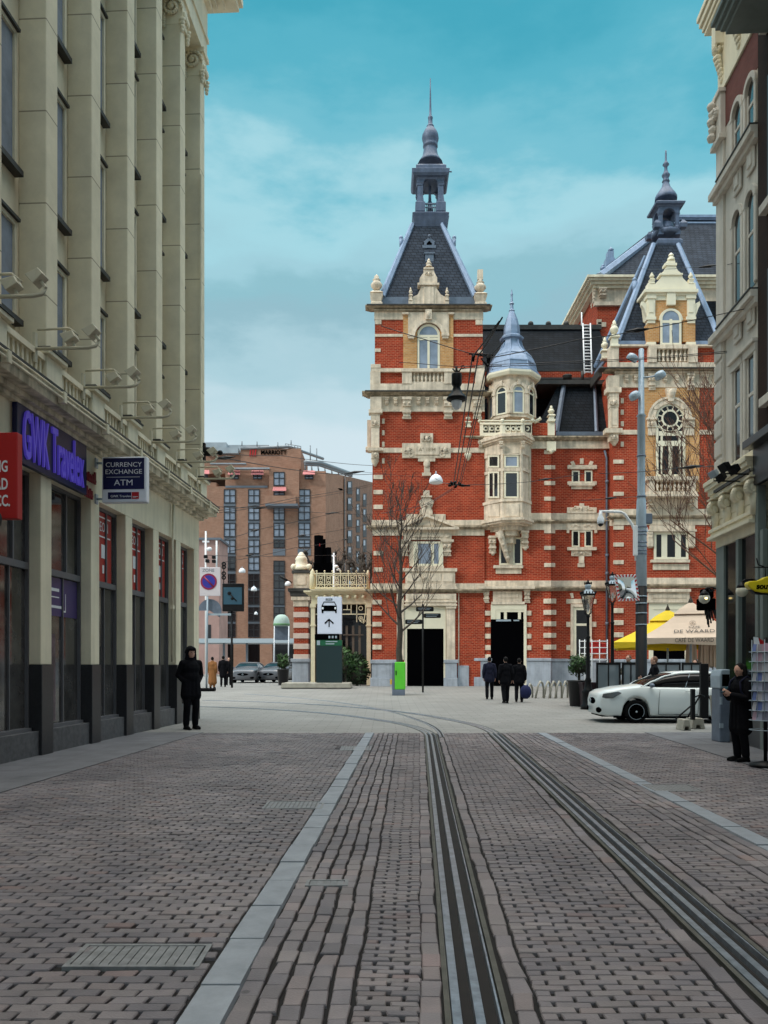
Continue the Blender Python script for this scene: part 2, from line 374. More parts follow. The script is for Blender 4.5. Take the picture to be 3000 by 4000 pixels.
def field(fa, fb, L, Wd, tone=1.0, jig=1.0, skip=None, y0=Y0, y1=Y1):          # running bond, long side across the street
    nr = int((y1-y0)/Wd)
    for r in range(nr):
        ya = y0+r*(y1-y0)/nr; yb = y0+(r+1)*(y1-y0)/nr; ym = (ya+yb)/2; w = fb(ym)-fa(ym); ncol = max(1, round(w/L)); st = w/ncol
        off = (.5 if r%2 else 0)+rng.normal(0,.02)
        for k in range(-1, ncol+1):
            a = max(0, (k+off)*st); e = min(w, (k+1+off)*st)
            if e-a < .04: continue
            if skip and skip(fa(ym)+(a+e)/2, ym): continue
            brick(a, e, ya, yb, lambda x, y: fa(y)+x, jig, tone)
def columns(fa, fb, n, L, tone=1.0, y0=Y0, y1=Y1):                              # n courses running along the street
    for k in range(n):
        y = y0-rng.random()*L
        while y < y1:
            l = L*(1+rng.normal(0,.04)); ya, yb = max(y,y0), min(y+l,y1); y += l
            if yb-ya < .03: continue
            ym = (ya+yb)/2; w = (fb(ym)-fa(ym))/n
            brick(k*w, (k+1)*w, ya, yb, lambda x, yy: fa(yy)+x, 1.1, tone)
DRAINS = []                                         # (x0,x1,y0,y1) left free for iron covers
def dr(px0, px1, py0, py1):
    ya, yb = CH*F/(py1-HY), CH*F/(py0-HY); ym = (ya+yb)/2
    d_ = ((px0-CX)*ym/F, (px1-CX)*ym/F, ya, yb); DRAINS.append(d_); return d_
d_big = dr(290, 805, 3690, 3780); d_mid = dr(1035, 1265, 3130, 3160); d_far = dr(1330, 1450, 2915, 2932); d_mid2 = dr(1195, 1360, 3438, 3462); d_right = dr(2535, 2720, 3065, 3092)
def skip(x, y): return any(a-.01 < x < b_+.01 and c-.01 < y < d+.01 for a, b_, c, d in DRAINS)
field(lambda y: wallL(y)+.6, kerbL, .185, .086, tone=.95, skip=skip)
c0 = lambda y: kerbL(y)+KW
columns(c0, lambda y: c0(y)+.115*5, 5, .17, tone=.98)
field(lambda y: c0(y)+.115*5, lambda y: railL(y)-.13, .20, .058, tone=.95)
columns(lambda y: railL(y)-.145, lambda y: railL(y)-.03, 1, .19)
columns(lambda y: railL(y)+RWL+.045, lambda y: railL(y)+RWL+.16, 1, .21)
field(lambda y: railL(y)+RWL+.16, lambda y: railR(y)-.17, .205, .066, tone=.98)
columns(lambda y: railR(y)-.17, lambda y: railR(y)-.05, 1, .21)
columns(lambda y: railR(y)+RWR+.05, lambda y: railR(y)+RWR+.165, 1, .21)
field(lambda y: railR(y)+RWR+.165, lambda y: kerbR(y)-.115*4, .20, .066, tone=.95)
columns(lambda y: kerbR(y)-.115*4, kerbR, 4, .20)
field(lambda y: kerbR(y)+KW, lambda y: wallR(y)-.9, .185, .086, tone=.95, skip=skip)
me = bpy.data.meshes.new('brick_road'); me.from_pydata(bv, [], bf)
ca = me.color_attributes.new('tone', 'FLOAT_COLOR', 'POINT'); ca.data.foreach_set('color', np.hstack([np.array(bc), np.ones((len(bc),1))]).astype(np.float32).ravel())
pm = mat('clay_pavers', (.2,.17,.16), .72, bump=.25, bscale=90, spec=.35); t = pm.node_tree; b = t.nodes['Principled BSDF']
at = t.nodes.new('ShaderNodeAttribute'); at.attribute_name = 'tone'
geo = t.nodes.new('ShaderNodeNewGeometry'); nz = t.nodes.new('ShaderNodeTexNoise'); nz.inputs['Scale'].default_value = 1.1; nz.inputs['Detail'].default_value = 8; nz.inputs['Roughness'].default_value = .7; t.links.new(geo.outputs['Position'], nz.inputs[0])
rr = t.nodes.new('ShaderNodeValToRGB'); rr.color_ramp.elements[0].position = .3; rr.color_ramp.elements[1].position = .7; rr.color_ramp.elements[0].color = (.62,.62,.64,1); rr.color_ramp.elements[1].color = (1.12,1.1,1.08,1); t.links.new(nz.outputs[0], rr.inputs[0])
mx = t.nodes.new('ShaderNodeMix'); mx.data_type = 'RGBA'; mx.blend_type = 'MULTIPLY'; mx.inputs[0].default_value = 1; t.links.new(at.outputs['Color'], mx.inputs[6]); t.links.new(rr.outputs[0], mx.inputs[7]); t.links.new(mx.outputs[2], b.inputs['Base Color'])
n9 = t.nodes.new('ShaderNodeTexNoise'); n9.inputs['Scale'].default_value = .33; n9.inputs['Detail'].default_value = 5; n9.inputs['Distortion'].default_value = .6; t.links.new(geo.outputs['Position'], n9.inputs[0])
r9 = t.nodes.new('ShaderNodeValToRGB'); r9.color_ramp.elements[0].position = .36; r9.color_ramp.elements[1].position = .62; r9.color_ramp.elements[0].color = (.74,.74,.76,1); r9.color_ramp.elements[1].color = (1.08,1.07,1.06,1); t.links.new(n9.outputs[0], r9.inputs[0])
v9 = t.nodes.new('ShaderNodeTexVoronoi'); v9.inputs['Scale'].default_value = 2.3; t.links.new(geo.outputs['Position'], v9.inputs['Vector'])
r10 = t.nodes.new('ShaderNodeValToRGB'); r10.color_ramp.elements[0].position = .045; r10.color_ramp.elements[1].position = .06; r10.color_ramp.elements[0].color = (.55,.55,.55,1); r10.color_ramp.elements[1].color = (1,1,1,1); t.links.new(v9.outputs['Distance'], r10.inputs[0])
pr9 = mx.outputs[2]
for q9 in (r9, r10):
    m9 = t.nodes.new('ShaderNodeMix'); m9.data_type = 'RGBA'; m9.blend_type = 'MULTIPLY'; m9.inputs[0].default_value = 1; t.links.new(pr9, m9.inputs[6]); t.links.new(q9.outputs[0], m9.inputs[7]); pr9 = m9.outputs[2]
t.links.new(pr9, b.inputs['Base Color'])
r3 = t.nodes.new('ShaderNodeMapRange'); r3.inputs['To Min'].default_value = .40; r3.inputs['To Max'].default_value = .72; t.links.new(nz.outputs[0], r3.inputs[0]); t.links.new(r3.outputs[0], b.inputs['Roughness'])
me.materials.append(pm); ro = bpy.data.objects.new('brick_road', me); COL.objects.link(ro); struct(ro)
# joint bed under the pavers
mb = MB(); mb.add([(wallL(Y0)+.5,Y0,-.02),(wallR(Y0)-.8,Y0,-.02),(wallR(Y1)-.8,Y1,-.02),(wallL(Y1)+.5,Y1,-.02)], [(0,1,2,3)]); struct(mb.build('road_bed', 'joint', fix=False))
def band(name, fa, w, seg, z, m, y0=Y0, y1=Y1, gap=.006):
    mb = MB(); y = y0
    while y < y1-.05:
        l = seg*(1+rng.normal(0,.12)); e = min(y+l, y1); j = rng.normal(0,.004); dz = rng.normal(0,.003)
        a0, a1 = fa(y)+j, fa(e)+j
        vs_ = [(a0,y+gap,-.03),(a0+w,y+gap,-.03),(a1+w,e-gap,-.03),(a1,e-gap,-.03)]+[(a0+.01,y+gap+.006,z+dz),(a0+w-.01,y+gap+.006,z+dz),(a1+w-.01,e-gap-.006,z+dz),(a1+.01,e-gap-.006,z+dz)]
        mb.add(vs_, [(4,5,6,7),(0,1,5,4),(1,2,6,5),(2,3,7,6),(3,0,4,7)]); y = e
    return struct(mb.build(name, m, fix=False))
band('left_kerb', kerbL, KW, .62, .006, 'granite_kerb'); band('right_kerb', kerbR, KW, .8, .006, 'granite_kerb')
# pavements along both fronts: large smooth slabs
pave = mat('pavement_slabs', (.125,.125,.135), .75, noise=.25, nscale=1.5, bump=.15, bscale=30)
for nm, fa, w in (('left_pavement', lambda y: wallL(y)-1.2, 1.8), ('right_pavement', lambda y: wallR(y)-.9, 2.6)):
    mb = MB(); y = -8.0
    while y < 19.4:
        for k in range(4):
            a, e = y+.004, y+.596; u0, u1 = w*k/4+.003, w*(k+1)/4-.003
            mb.add([(fa(a)+u0,a,.008),(fa(a)+u1,a,.008),(fa(e)+u1,e,.008),(fa(e)+u0,e,.008)]+[(fa(a)+u0,a,-.03),(fa(a)+u1,a,-.03),(fa(e)+u1,e,-.03),(fa(e)+u0,e,-.03)], [(0,1,2,3),(4,5,1,0),(5,6,2,1),(6,7,3,2),(7,4,0,3)])
        y += .6
    struct(mb.build(nm, pave, fix=False))
# ---- tram rails: interlaced grooved rails, bending left on the plaza
def track(fx, yb):
    pts = []; y = .3
    while y < yb: pts.append((fx(y), y)); y += .6
    x, y, a = fx(yb), yb, math.atan(.043)
    while len(pts) < 90 and a > -1.25:
        pts.append((x, y)); st = .5; a -= st/TR; x += math.sin(a)*st; y += math.cos(a)*st
    return pts
def ribbon(mb, pts, o0, o1, z0, z1, m):
    vs_, fs = [], []
    for i, (x, y) in enumerate(pts):
        q = pts[min(i+1,len(pts)-1)]; p = pts[max(i-1,0)]; tx, ty = q[0]-p[0], q[1]-p[1]; l = math.hypot(tx,ty); nx, ny = ty/l, -tx/l
        gz = ground_z(y)
        e = .006 if m == 0 else 0
        for off, z in ((o0, z0), (o0+e, z1), (o1-e, z1), (o1, z0)): vs_.append((x+nx*off, y+ny*off, gz+z))
    for i in range(len(pts)-1):
        for k in range(3): fs.append((i*4+k, i*4+k+1, i*4+4+k+1, i*4+4+k))
    mb.add(vs_, fs, m)
M['mortar'] = mat('rail_mortar', (.075,.075,.066), .85, noise=.3, nscale=6)
RAILSTRIPS = ((0,.054,0),(.054,.104,1),(.104,.158,0),(.158,.212,1),(.212,.234,0))
for fx, lab, TR, yb in ((railL, 'polished steel tram rail nearest the middle of the street, left of its pair', 11.5, 18.6), (railR, 'polished steel tram rail on the right side of the tram lane', 14.5, 19.4)):
    pts = track(fx, yb); mb = MB()
    for a, e, m_ in RAILSTRIPS: ribbon(mb, pts, a, e, -.03, .010 if m_ == 0 else -.018, m_)
    ribbon(mb, pts, -.028, 0, -.03, .004, 2); ribbon(mb, pts, .24, .27, -.03, .004, 2)
    tag(mb.build('tram_rail', ['steel','rust','mortar'], fix=False), lab, 'rail', 'tram rails in the brick road')
# second branch of the left rail (points) on the plaza
mb = MB(); TR = 26.0; pts = track(railL, 18.9)[30:75]
for a, e, m_ in ((.0,.06,0),(.06,.09,1),(.09,.12,0)): ribbon(mb, pts, a+.3, e+.3, -.02, .012 if m_ == 0 else .006, m_)
tag(mb.build('tram_rail', ['steel','rust'], fix=False), 'thin branch of tram rail that parts from the left rail where the plaza begins', 'rail', 'tram rails in the brick road')
# ---- iron drain covers and gullies
def drain(d_, lab, bars=True, frame_in=True):
    x0, x1, y0, y1 = d_
    r = thing('drain_cover', lab, 'drain cover', ((x0+x1)/2, (y0+y1)/2, 0), 0, 'iron drain covers in the paving')
    f = MB(); t_ = min(.03,(y1-y0)*.15)
    f.box(x0,x1,y0,y0+t_,-.03,.006); f.box(x0,x1,y1-t_,y1,-.03,.006); f.box(x0,x0+t_,y0+t_,y1-t_,-.03,.006); f.box(x1-t_,x1,y0+t_,y1-t_,-.03,.006); f.box(x0+t_,x1-t_,y0+t_,y1-t_,-.034,-.016)
    f.build('frame', irn, r)
    g = MB(); nb = int((x1-x0)/.055)
    for k in range(nb):
        xa = x0+t_+.006+(x1-x0-2*t_-.012)*k/nb; g.box(xa, xa+.045, y0+t_+.004, y1-t_-.004, -.014, .003)
    g.build('grate', irn, r)
irn = mat('cast_iron', (.19,.195,.20), .55, metal=.3, noise=.3, nscale=12)
drain(d_big, 'large ribbed iron cover in the left paving, nearest the camera')
drain(d_mid, 'long iron grate beside the left kerb, halfway up the street')
drain(d_far, 'small iron grate beside the left kerb, farthest up the street')
drain(d_mid2, 'narrow pale iron gully between the left kerb and the brick lane')
drain(d_right, 'iron grate in the right paving behind the right kerb')
# ================================================================ the theatre
def fb(mb, x0, x1, yt, yb, D, proud=0.0, dep=.3, m=0):          # box on a facade: D = depth (number or function of pixel x)
    f = D if callable(D) else (lambda x: D)
    a, b = f(x0)-proud, f(x1)-proud
    A = W3(x0,yt,a); B = W3(x1,yt,b); C = W3(x1,yb,b); E = W3(x0,yb,a)
    zt = max(A.z,B.z) if abs(a-b) < .02 else None
    vs_ = [E, C, B, A] + [p+Vector((0,dep,0)) for p in (E, C, B, A)]
    return mb.add(vs_, [(0,1,2,3),(5,4,7,6),(3,2,6,7),(1,0,4,5),(0,3,7,4),(2,1,5,6)], m)
def cornice(mb, x0, x1, yt, yb, D, out, steps=3, side=None):     # stepped moulding growing outwards towards the top
    for k in range(steps):
        y0 = yt+(yb-yt)*k/steps; y1 = yt+(yb-yt)*(k+1)/steps; o = out*(1-k/steps); e = o*F/48
        fb(mb, x0-e, x1+e, y0, y1, D, o, o+.35)
def window(parent, x0, x1, y0, y1, D, v=(), h=(), fr=7, mu=5, glass='glass', arch=False, name='window', fm='ivory', rec=.0, world=True):
    f = D if callable(D) else (lambda x: D)
    mb = MB(); w = x1-x0; P = .06-rec
    if arch:
        r = w/2; cy = y0+r; d = f((x0+x1)/2)-P; mb.parch((x0+x1)/2, cy, r-fr, r, d, .08, n=20); ya = cy
    else:
        fb(mb, x0, x1, y0, y0+fr, D, P, .08); ya = y0+fr
    fb(mb, x0, x0+fr, ya, y1-fr, D, P, .08); fb(mb, x1-fr, x1, ya, y1-fr, D, P, .08); fb(mb, x0, x1, y1-fr, y1, D, P, .08)
    for q in v: fb(mb, x0+w*q-mu/2, x0+w*q+mu/2, ya, y1-fr, D, P-.012, .06)
    for q in h: fb(mb, x0+fr, x1-fr, y0+(y1-y0)*q-mu/2, y0+(y1-y0)*q+mu/2, D, P-.016, .055)
    wo_ = mb.build(name, fm, parent, world)
    g = MB()
    if arch:
        d = f((x0+x1)/2)-.02+rec; n = 20
        g.prism([(PX(x1-2,d),PZ(y1-2,d)),(PX(x0+2,d),PZ(y1-2,d))]+[(PX((x0+x1)/2,d)-(r-2)*d/F*math.cos(math.pi*i/n), PZ(cy,d)+(r-2)*d/F*math.sin(math.pi*i/n)) for i in range(n+1)], d, d+.02)
    else: fb(g, x0+2, x1-2, y0+2, y1-2, D, .02-rec, .02)
    g.build('pane', glass, wo_, world)
    return wo_
def baluster(mb, cxp, yt, yb, d, hw=5):
    y = lambda q: yb+(yt-yb)*q
    mb.plathe(cxp, d, [(hw*.9,y(0)),(hw*.9,y(.1)),(hw*.45,y(.18)),(hw,y(.42)),(hw*.85,y(.55)),(hw*.42,y(.72)),(hw*.42,y(.84)),(hw*.85,y(.92)),(hw*.85,y(1))], 8)
def urn(mb, cxp, yt, yb, hw, d, sq=False):
    y = lambda q: yb+(yt-yb)*q
    mb.plathe(cxp, d, [(hw,y(0)),(hw,y(.07)),(hw*.75,y(.09)),(hw*.75,y(.34)),(hw*1.1,y(.37)),(hw*1.1,y(.42)),(hw*.6,y(.46))], sq=True)
    mb.plathe(cxp, d, [(hw*.45,y(.46)),(hw*.95,y(.58)),(hw*1.0,y(.66)),(hw*.65,y(.74)),(hw*.5,y(.78)),(hw*.7,y(.81)),(hw*.35,y(.86)),(hw*.42,y(.92)),(hw*.15,y(.98)),(.5,y(1))], 10)
def console(mb, x0, x1, yt, yb, D, out):
    h = yb-yt; c = (x0+x1)/2; w = (x1-x0)/2; f = D if callable(D) else (lambda x: D)
    fb(mb, x0, x1, yt, yt+h*.12, D, out, out+.1); fb(mb, c-w*.85, c+w*.85, yt+h*.12, yt+h*.42, D, out*.85, out); fb(mb, c-w*.7, c+w*.7, yt+h*.42, yt+h*.62, D, out*.6, out*.8)
    fb(mb, c-w*.9, c+w*.9, yt+h*.62, yt+h*.72, D, out*.75, out); fb(mb, c-w*.75, c+w*.75, yt+h*.72, yt+h*.9, D, out*.5, out*.7); fb(mb, c-w*.9, c+w*.9, yt+h*.9, yb, D, out*.35, out*.5)
    for sx in (-.5,.5): mb.ell(W3(c+w*sx, yt+h*.3, f(c)-out*.85), w*.3*48/F, 8, 6)
def quoins(mb, x0, x1, ys_, D, proud=.06, hh=9, alt=None):
    for i, y in enumerate(ys_): fb(mb, x0, x1-((alt or 0) if i%2 else 0), y-hh, y+hh, D, proud, proud+.05)
def ornament(mb, cxp, cy, w, h, d, seed=1):               # carved scrollwork: a cluster of curls and knobs on a slab
    rr_ = random.Random(seed)
    for sx in (-1,1):
        for k in range(5):
            q = (k+.5)/5; r_ = h*.22*(1-.4*q)
            mb.parch(cxp+sx*w*.45*q, cy+h*.15*math.sin(k*2.1), r_*.45, r_, d-.05, .08, rr_.uniform(0,360), rr_.uniform(400,620), 10)
    mb.ell(W3(cxp, cy, d-.03), (h*.2*d/F,.07,h*.24*d/F), 10, 8)
T = 48.0
th = thing('theatre_building', 'red brick neo-renaissance theatre with sandstone bands, pointed slate tower roofs and an oriel turret', 'theatre', (PX(1900,T), T, .4))
def part(name, m, fn, bevel=0, world=True, parent=None):
    mb = MB(); fn(mb); return mb.build_all(name, m, parent or th, world, bevel)[0]
# ---------------- left tower
def f(mb):
    mb.box(PX(1455,T), PX(1893,T), T, T+6.6, .3, PZ(1527,T)); mb.box(PX(1464,T), PX(1886,T), T+.08, T+6.5, PZ(1527,T), PZ(1213,T))
part('tower_wall', 'redbrick', f)
def f(mb):
    fb(mb,1446,1548,2577,2592,T,.30,.5); fb(mb,1452,1542,2592,2648,T,.24,.5); fb(mb,1446,1548,2648,2690,T,.32,.6)
    fb(mb,1734,1792,2577,2590,T,.30,.5); fb(mb,1740,1785,2590,2648,T,.26,.5); fb(mb,1734,1788,2648,2690,T,.34,.6)
    fb(mb,1788.5,1832,2600,2690,T,.10,.3)
part('plinth', 'bluestone', f, .02)
def f(mb):
    quoins(mb,1455,1491,[2352,2395.5,2438.5,2484.5,2528.5],T,.10,9); quoins(mb,1459,1495,[1863,1922,1980,2161,2225],T,.05,8.5)
    quoins(mb,1492,1502,[1645,1690,1735,1800],T,.04,10)
part('quoin', 'stone', f, .015)
def f(mb):
    fb(mb,1447,1900,2279,2302,T,.12,.3); fb(mb,1455,1893,1749,1768,T,.05,.2); fb(mb,1451,1893,2031,2052,T,.12,.3); fb(mb,1455,1893,2068,2092,T,.07,.2)
    fb(mb,1464,1886,1304,1315,T+.08,.05,.2); fb(mb,1448,1893,1438,1452,T,.10,.3); fb(mb,1446,1893,1498,1526,T,.16,.3); fb(mb,1462,1888,1213.5,1248,T+.08,.06,.2)
    fb(mb,1446,1486,1452,1498,T,.14,.3); fb(mb,1857,1893,1452,1498,T,.14,.3); fb(mb,1448,1487,1422,1437,T,.12,.3); fb(mb,1857,1893,1428,1437.5,T,.12,.3)
    fb(mb,1465,1487,1361,1374,T+.08,.04,.1); fb(mb,1866,1885,1366,1378,T+.08,.04,.1); fb(mb,1858,1885,1248,1268,T+.08,.05,.1); fb(mb,1465,1490,1248,1266,T+.08,.05,.1)
part('string_course', 'stone', f, .012)
def f(mb):
    cornice(mb,1444,1898,2302,2316,T,.30,3); cornice(mb,1449,1893,2052.5,2068,T,.28,3)
    cornice(mb,1442,1896,1526.5,1548,T,.42,4); fb(mb,1462,1888,1207,1213,T+.08,.2,.3); cornice(mb,1452,1898,1190,1207,T+.08,.38,4)
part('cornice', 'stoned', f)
def f(mb):
    fb(mb,1425,1902,1523.5,1527.8,T,.5,.6); fb(mb,1432,1916,1186.5,1190.2,T+.08,.48,.6)
part('gutter', 'gutter', f)
def f(mb):
    fb(mb,1455,1893,1548,1600,T,.10,.25); fb(mb,1490,1893,1600,1607,T,.14,.3)
    for x in (1511,1545,1635,1670,1705): console(mb,x-8,x+8,1552,1580,T-.1,.22)
    for x0,x1 in ((1570,1608),(1732,1770)): console(mb,x0,x1,1549,1635,T-.02,.38)
    console(mb,1846,1884,1549,1635,T-.02,.3)
part('frieze', 'stone', f)
def f(mb):   # corner pilaster with capital and console foot
    fb(mb,1446,1490,1550,1598,T,.32,.5); fb(mb,1440,1494,1598,1612,T,.40,.6); fb(mb,1448,1484,1612,1668,T,.28,.5); ornament(mb,1466,1650,30,34,T-.32,3)
    fb(mb,1450,1482,1668,1748,T,.24,.5); fb(mb,1436,1497,1748,1760,T,.42,.6); fb(mb,1450,1480,1760,1790,T,.30,.5); ornament(mb,1465,1774,24,28,T-.34,4)
    mb.plathe(1465,T-.05,[(4,1822),(14,1805),(16,1790)],10)
    fb(mb,1434,1449,1640,1756,T+.6,.0,.6); fb(mb,1428,1450,1744,1758,T+.55,.0,.6)
part('corner_pilaster', 'stone', f, .01)
def f(mb):   # carved plaque
    fb(mb,1571,1761,1731,1788,T,.14,.2); fb(mb,1622,1715,1742,1776,T,.20,.1); fb(mb,1642,1692,1692,1731,T,.13,.2); ornament(mb,1667,1712,44,36,T-.15,8)
    fb(mb,1633,1700,1788.2,1802,T,.12,.2); fb(mb,1657,1679,1802,1846,T,.12,.2); fb(mb,1649,1684,1846,1858,T,.15,.2); mb.ell(W3(1667,1812,T-.12),(.2,.1,.25))
    for x in (1594,1738): ornament(mb,x,1758,30,40,T-.15,int(x)); 
    for x in (1606,1728): mb.parch(x,1775,5,10,T-.18,.1,150,420)
part('plaque', 'stone', f, .01)
text('date_inscription', 'A° 1894', .30, 'stoned', th, (PX(1668,T), T-.205, PZ(1760,T)), ext=.01)
# upper arched window with stone spandrel and yellow brick jambs
def f(mb): fb(mb,1575,1631,1219,1438,T+.08,.10,.2); fb(mb,1718,1771,1219,1438,T+.08,.10,.2); fb(mb,1626,1640,1290,1438,T+.08,.05,.2); fb(mb,1709,1722,1290,1438,T+.08,.05,.2)
part('brick_jamb', 'yelbrick', f)
def f(mb):
    d = T+.08-.17; cx, cy = 1674, 1312; n = 20
    out = [(1594,1312),(1594,1219),(1754,1219),(1754,1312)]
    inner = [(cx+53*math.cos(math.pi*i/n), cy-53*math.sin(math.pi*i/n)) for i in range(n+1)]
    mb.pp(out+inner, d, .2); mb.parch(cx,cy,53,66,d-.09,.12,n=20)
    fb(mb,1662,1687,1208,1246,T,.3,.3); mb.ell(W3(1674,1228,T-.3),(.13,.08,.2))
    for x in (1606,1740): fb(mb,x-15,x+15,1303,1311,T,.22,.3); fb(mb,x-12,x+12,1311,1321,T,.18,.3)
    fb(mb,1571,1597,1219,1226,T,.2,.3); fb(mb,1752,1775,1219,1226,T,.2,.3)
part('arch_surround', 'stone', f, .01)
window(th,1629,1719,1265,1448,T+.04,v=(.5,),h=(.26,.32),fr=9,mu=9,glass='glassb',arch=True)
def f(mb):
    fb(mb,1571,1609,1452,1498,T,.20,.3); fb(mb,1735,1779,1452,1498,T,.20,.3); fb(mb,1566,1784,1440,1451,T,.26,.4)
    for k in range(8): baluster(mb,1618+15.5*k,1452,1497,T-.05,6)
    fb(mb,1609,1735,1491,1499,T,.15,.3)
part('balustrade', 'stone', f)
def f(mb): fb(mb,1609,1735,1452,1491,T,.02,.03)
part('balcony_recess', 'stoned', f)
# first floor aedicule window
def f(mb):
    mb.pp([(1569,2058),(1666,2012),(1790,2058)], T-.22, .3)
    mb.pp([(1560,2060),(1666,2007),(1794,2060),(1780,2060),(1666,2018),(1574,2060)], T-.42, .4)
    fb(mb,1560,1794,2058.5,2068,T,.45,.5); fb(mb,1587,1741,2008,2040,T,.10,.1)
    fb(mb,1574,1764,2070,2108,T,.2,.3); fb(mb,1604,1730,2080,2098,T,.24,.1); mb.parch(1747,2091,0.1,9,T-.24,.1,0,360)
    fb(mb,1562,1604,2107,2114,T,.3,.4); fb(mb,1722,1773,2107,2116,T,.3,.4)
    for x in (1580,1747): console(mb,x-18,x+18,2114,2172,T,.24)
    fb(mb,1598,1615,2114,2212,T,.10,.2)
    fb(mb,1610,1734,2210,2219,T,.3,.4)
part('pediment', 'stone', f, .01)
def f(mb):
    fb(mb,1653,1678,1915,1936,T,.16,.3); fb(mb,1644,1688,1936,1942,T,.22,.3); fb(mb,1648,1684,1942,1990,T,.15,.3); fb(mb,1640,1692,1955,1968,T,.17,.3); fb(mb,1640,1690,1990,2012,T,.19,.3); fb(mb,1658,1672,1960,1976,T,.26,.2); mb.pp([(1636,1958),(1648,1948),(1648,1990),(1642,1976)],T-.12,.2); mb.pp([(1696,1958),(1684,1948),(1684,1990),(1690,1976)],T-.12,.2)
part('pediment_finial', 'stone', f, .01)
window(th,1615,1731,2115,2210,T-.08,v=(.10,.64,.90),fr=8,mu=12,glass='glassb')
def f(mb):
    fb(mb,1574,1786,2219.5,2232,T,.38,.5); fb(mb,1584,1778,2232,2279,T,.30,.4); fb(mb,1584,1780,2279.5,2290,T,.34,.4); fb(mb,1580,1784,2290,2301.5,T,.36,.4)
    for x0,x1 in ((1590,1640),(1648,1672),(1678,1722),(1730,1772)): fb(mb,x0,x1,2240,2272,T,.335,.1)
    ornament(mb,1660,2256,20,26,T-.34,12)
part('balcony_front', 'stone', f, .01)
def f(mb):
    fb(mb,1585,1782,2319,2346,T,.24,.3); fb(mb,1600,1765,2326,2340,T,.27,.1); fb(mb,1580,1786,2346,2353,T,.30,.4); fb(mb,1584,1782,2353,2360,T,.26,.3); fb(mb,1578,1786,2360,2366.5,T,.30,.4)
    fb(mb,1742,1782,2367,2377,T,.26,.3); fb(mb,1744,1778,2377,2577,T,.20,.3); fb(mb,1550,1578,2318,2577,T,.16,.25); fb(mb,1790,1794,2318,2600,T,.02,.1)
part('door_surround', 'stone', f, .01)
def f(mb):
    fb(mb,1579,1742,2368,2456,T,.10,.2); fb(mb,1579,1590,2456,2690,T,.10,.2); fb(mb,1733,1742,2456,2690,T,.10,.2); fb(mb,1588,1736,2372,2378,T,.13,.1)
do = part('door', 'ivory', f, .008)
def f(mb): fb(mb,1590,1733,2456,2692,T,.03,.05)
part('opening', 'black', f, parent=do)
# tower roof
RT = T+.45; RW = PX(1857,RT)-PX(1493,RT); rc = RT+RW/2; rx = (PX(1493,RT)+PX(1857,RT))/2
tw = 57*(rc-.9)/F; z0, z1 = PZ(1160,RT), PZ(876, rc-.9)
def f(mb):
    b = [(rx-RW/2,RT),(rx+RW/2,RT),(rx+RW/2,RT+RW),(rx-RW/2,RT+RW)]; t_ = [(rx-tw,rc-tw),(rx+tw,rc-tw),(rx+tw,rc+tw),(rx-tw,rc+tw)]
    mb.add([(x,y,z0) for x,y in b]+[(x,y,z1) for x,y in t_], [(3,2,1,0),(4,5,6,7)]+[(i,(i+1)%4,4+(i+1)%4,4+i) for i in range(4)])
rf = part('tower_roof', 'slate', f)
def f(mb):
    b = [(rx-RW/2,RT),(rx+RW/2,RT),(rx+RW/2,RT+RW),(rx-RW/2,RT+RW)]; t_ = [(rx-tw,rc-tw),(rx+tw,rc-tw),(rx+tw,rc+tw),(rx-tw,rc+tw)]
    for i in range(4): mb.tube([(*b[i],z0),(*t_[i],z1)], [.22,.15], 6, smooth=False)
    for i in (0,1):
        for q in (.15,.3,.45,.6,.75,.9): p = Vector((*b[i],z0)).lerp(Vector((*t_[i],z1)),q); mb.ell(p,.17-.03*q if i else .17,6,4)
    for i in (0,1): p = Vector((*b[i],z0)).lerp(Vector((*t_[i],z1)),.72); mb.tube([p+Vector(((-.2 if i==0 else .2),0,-.15)), p+Vector(((-.2 if i==0 else .2),0,.3))], [.1,.13], 6); mb.ell(p+Vector(((-.2 if i==0 else .2),0,.38)),.13)
part('hip_flashing', 'zinc', f, parent=rf)
def f(mb): mb.box(rx-RW/2-.06, rx+RW/2+.06, RT-.06, RT+RW+.06, PZ(1190,RT), z0-.02)
part('roof_curb', 'zincd', f)
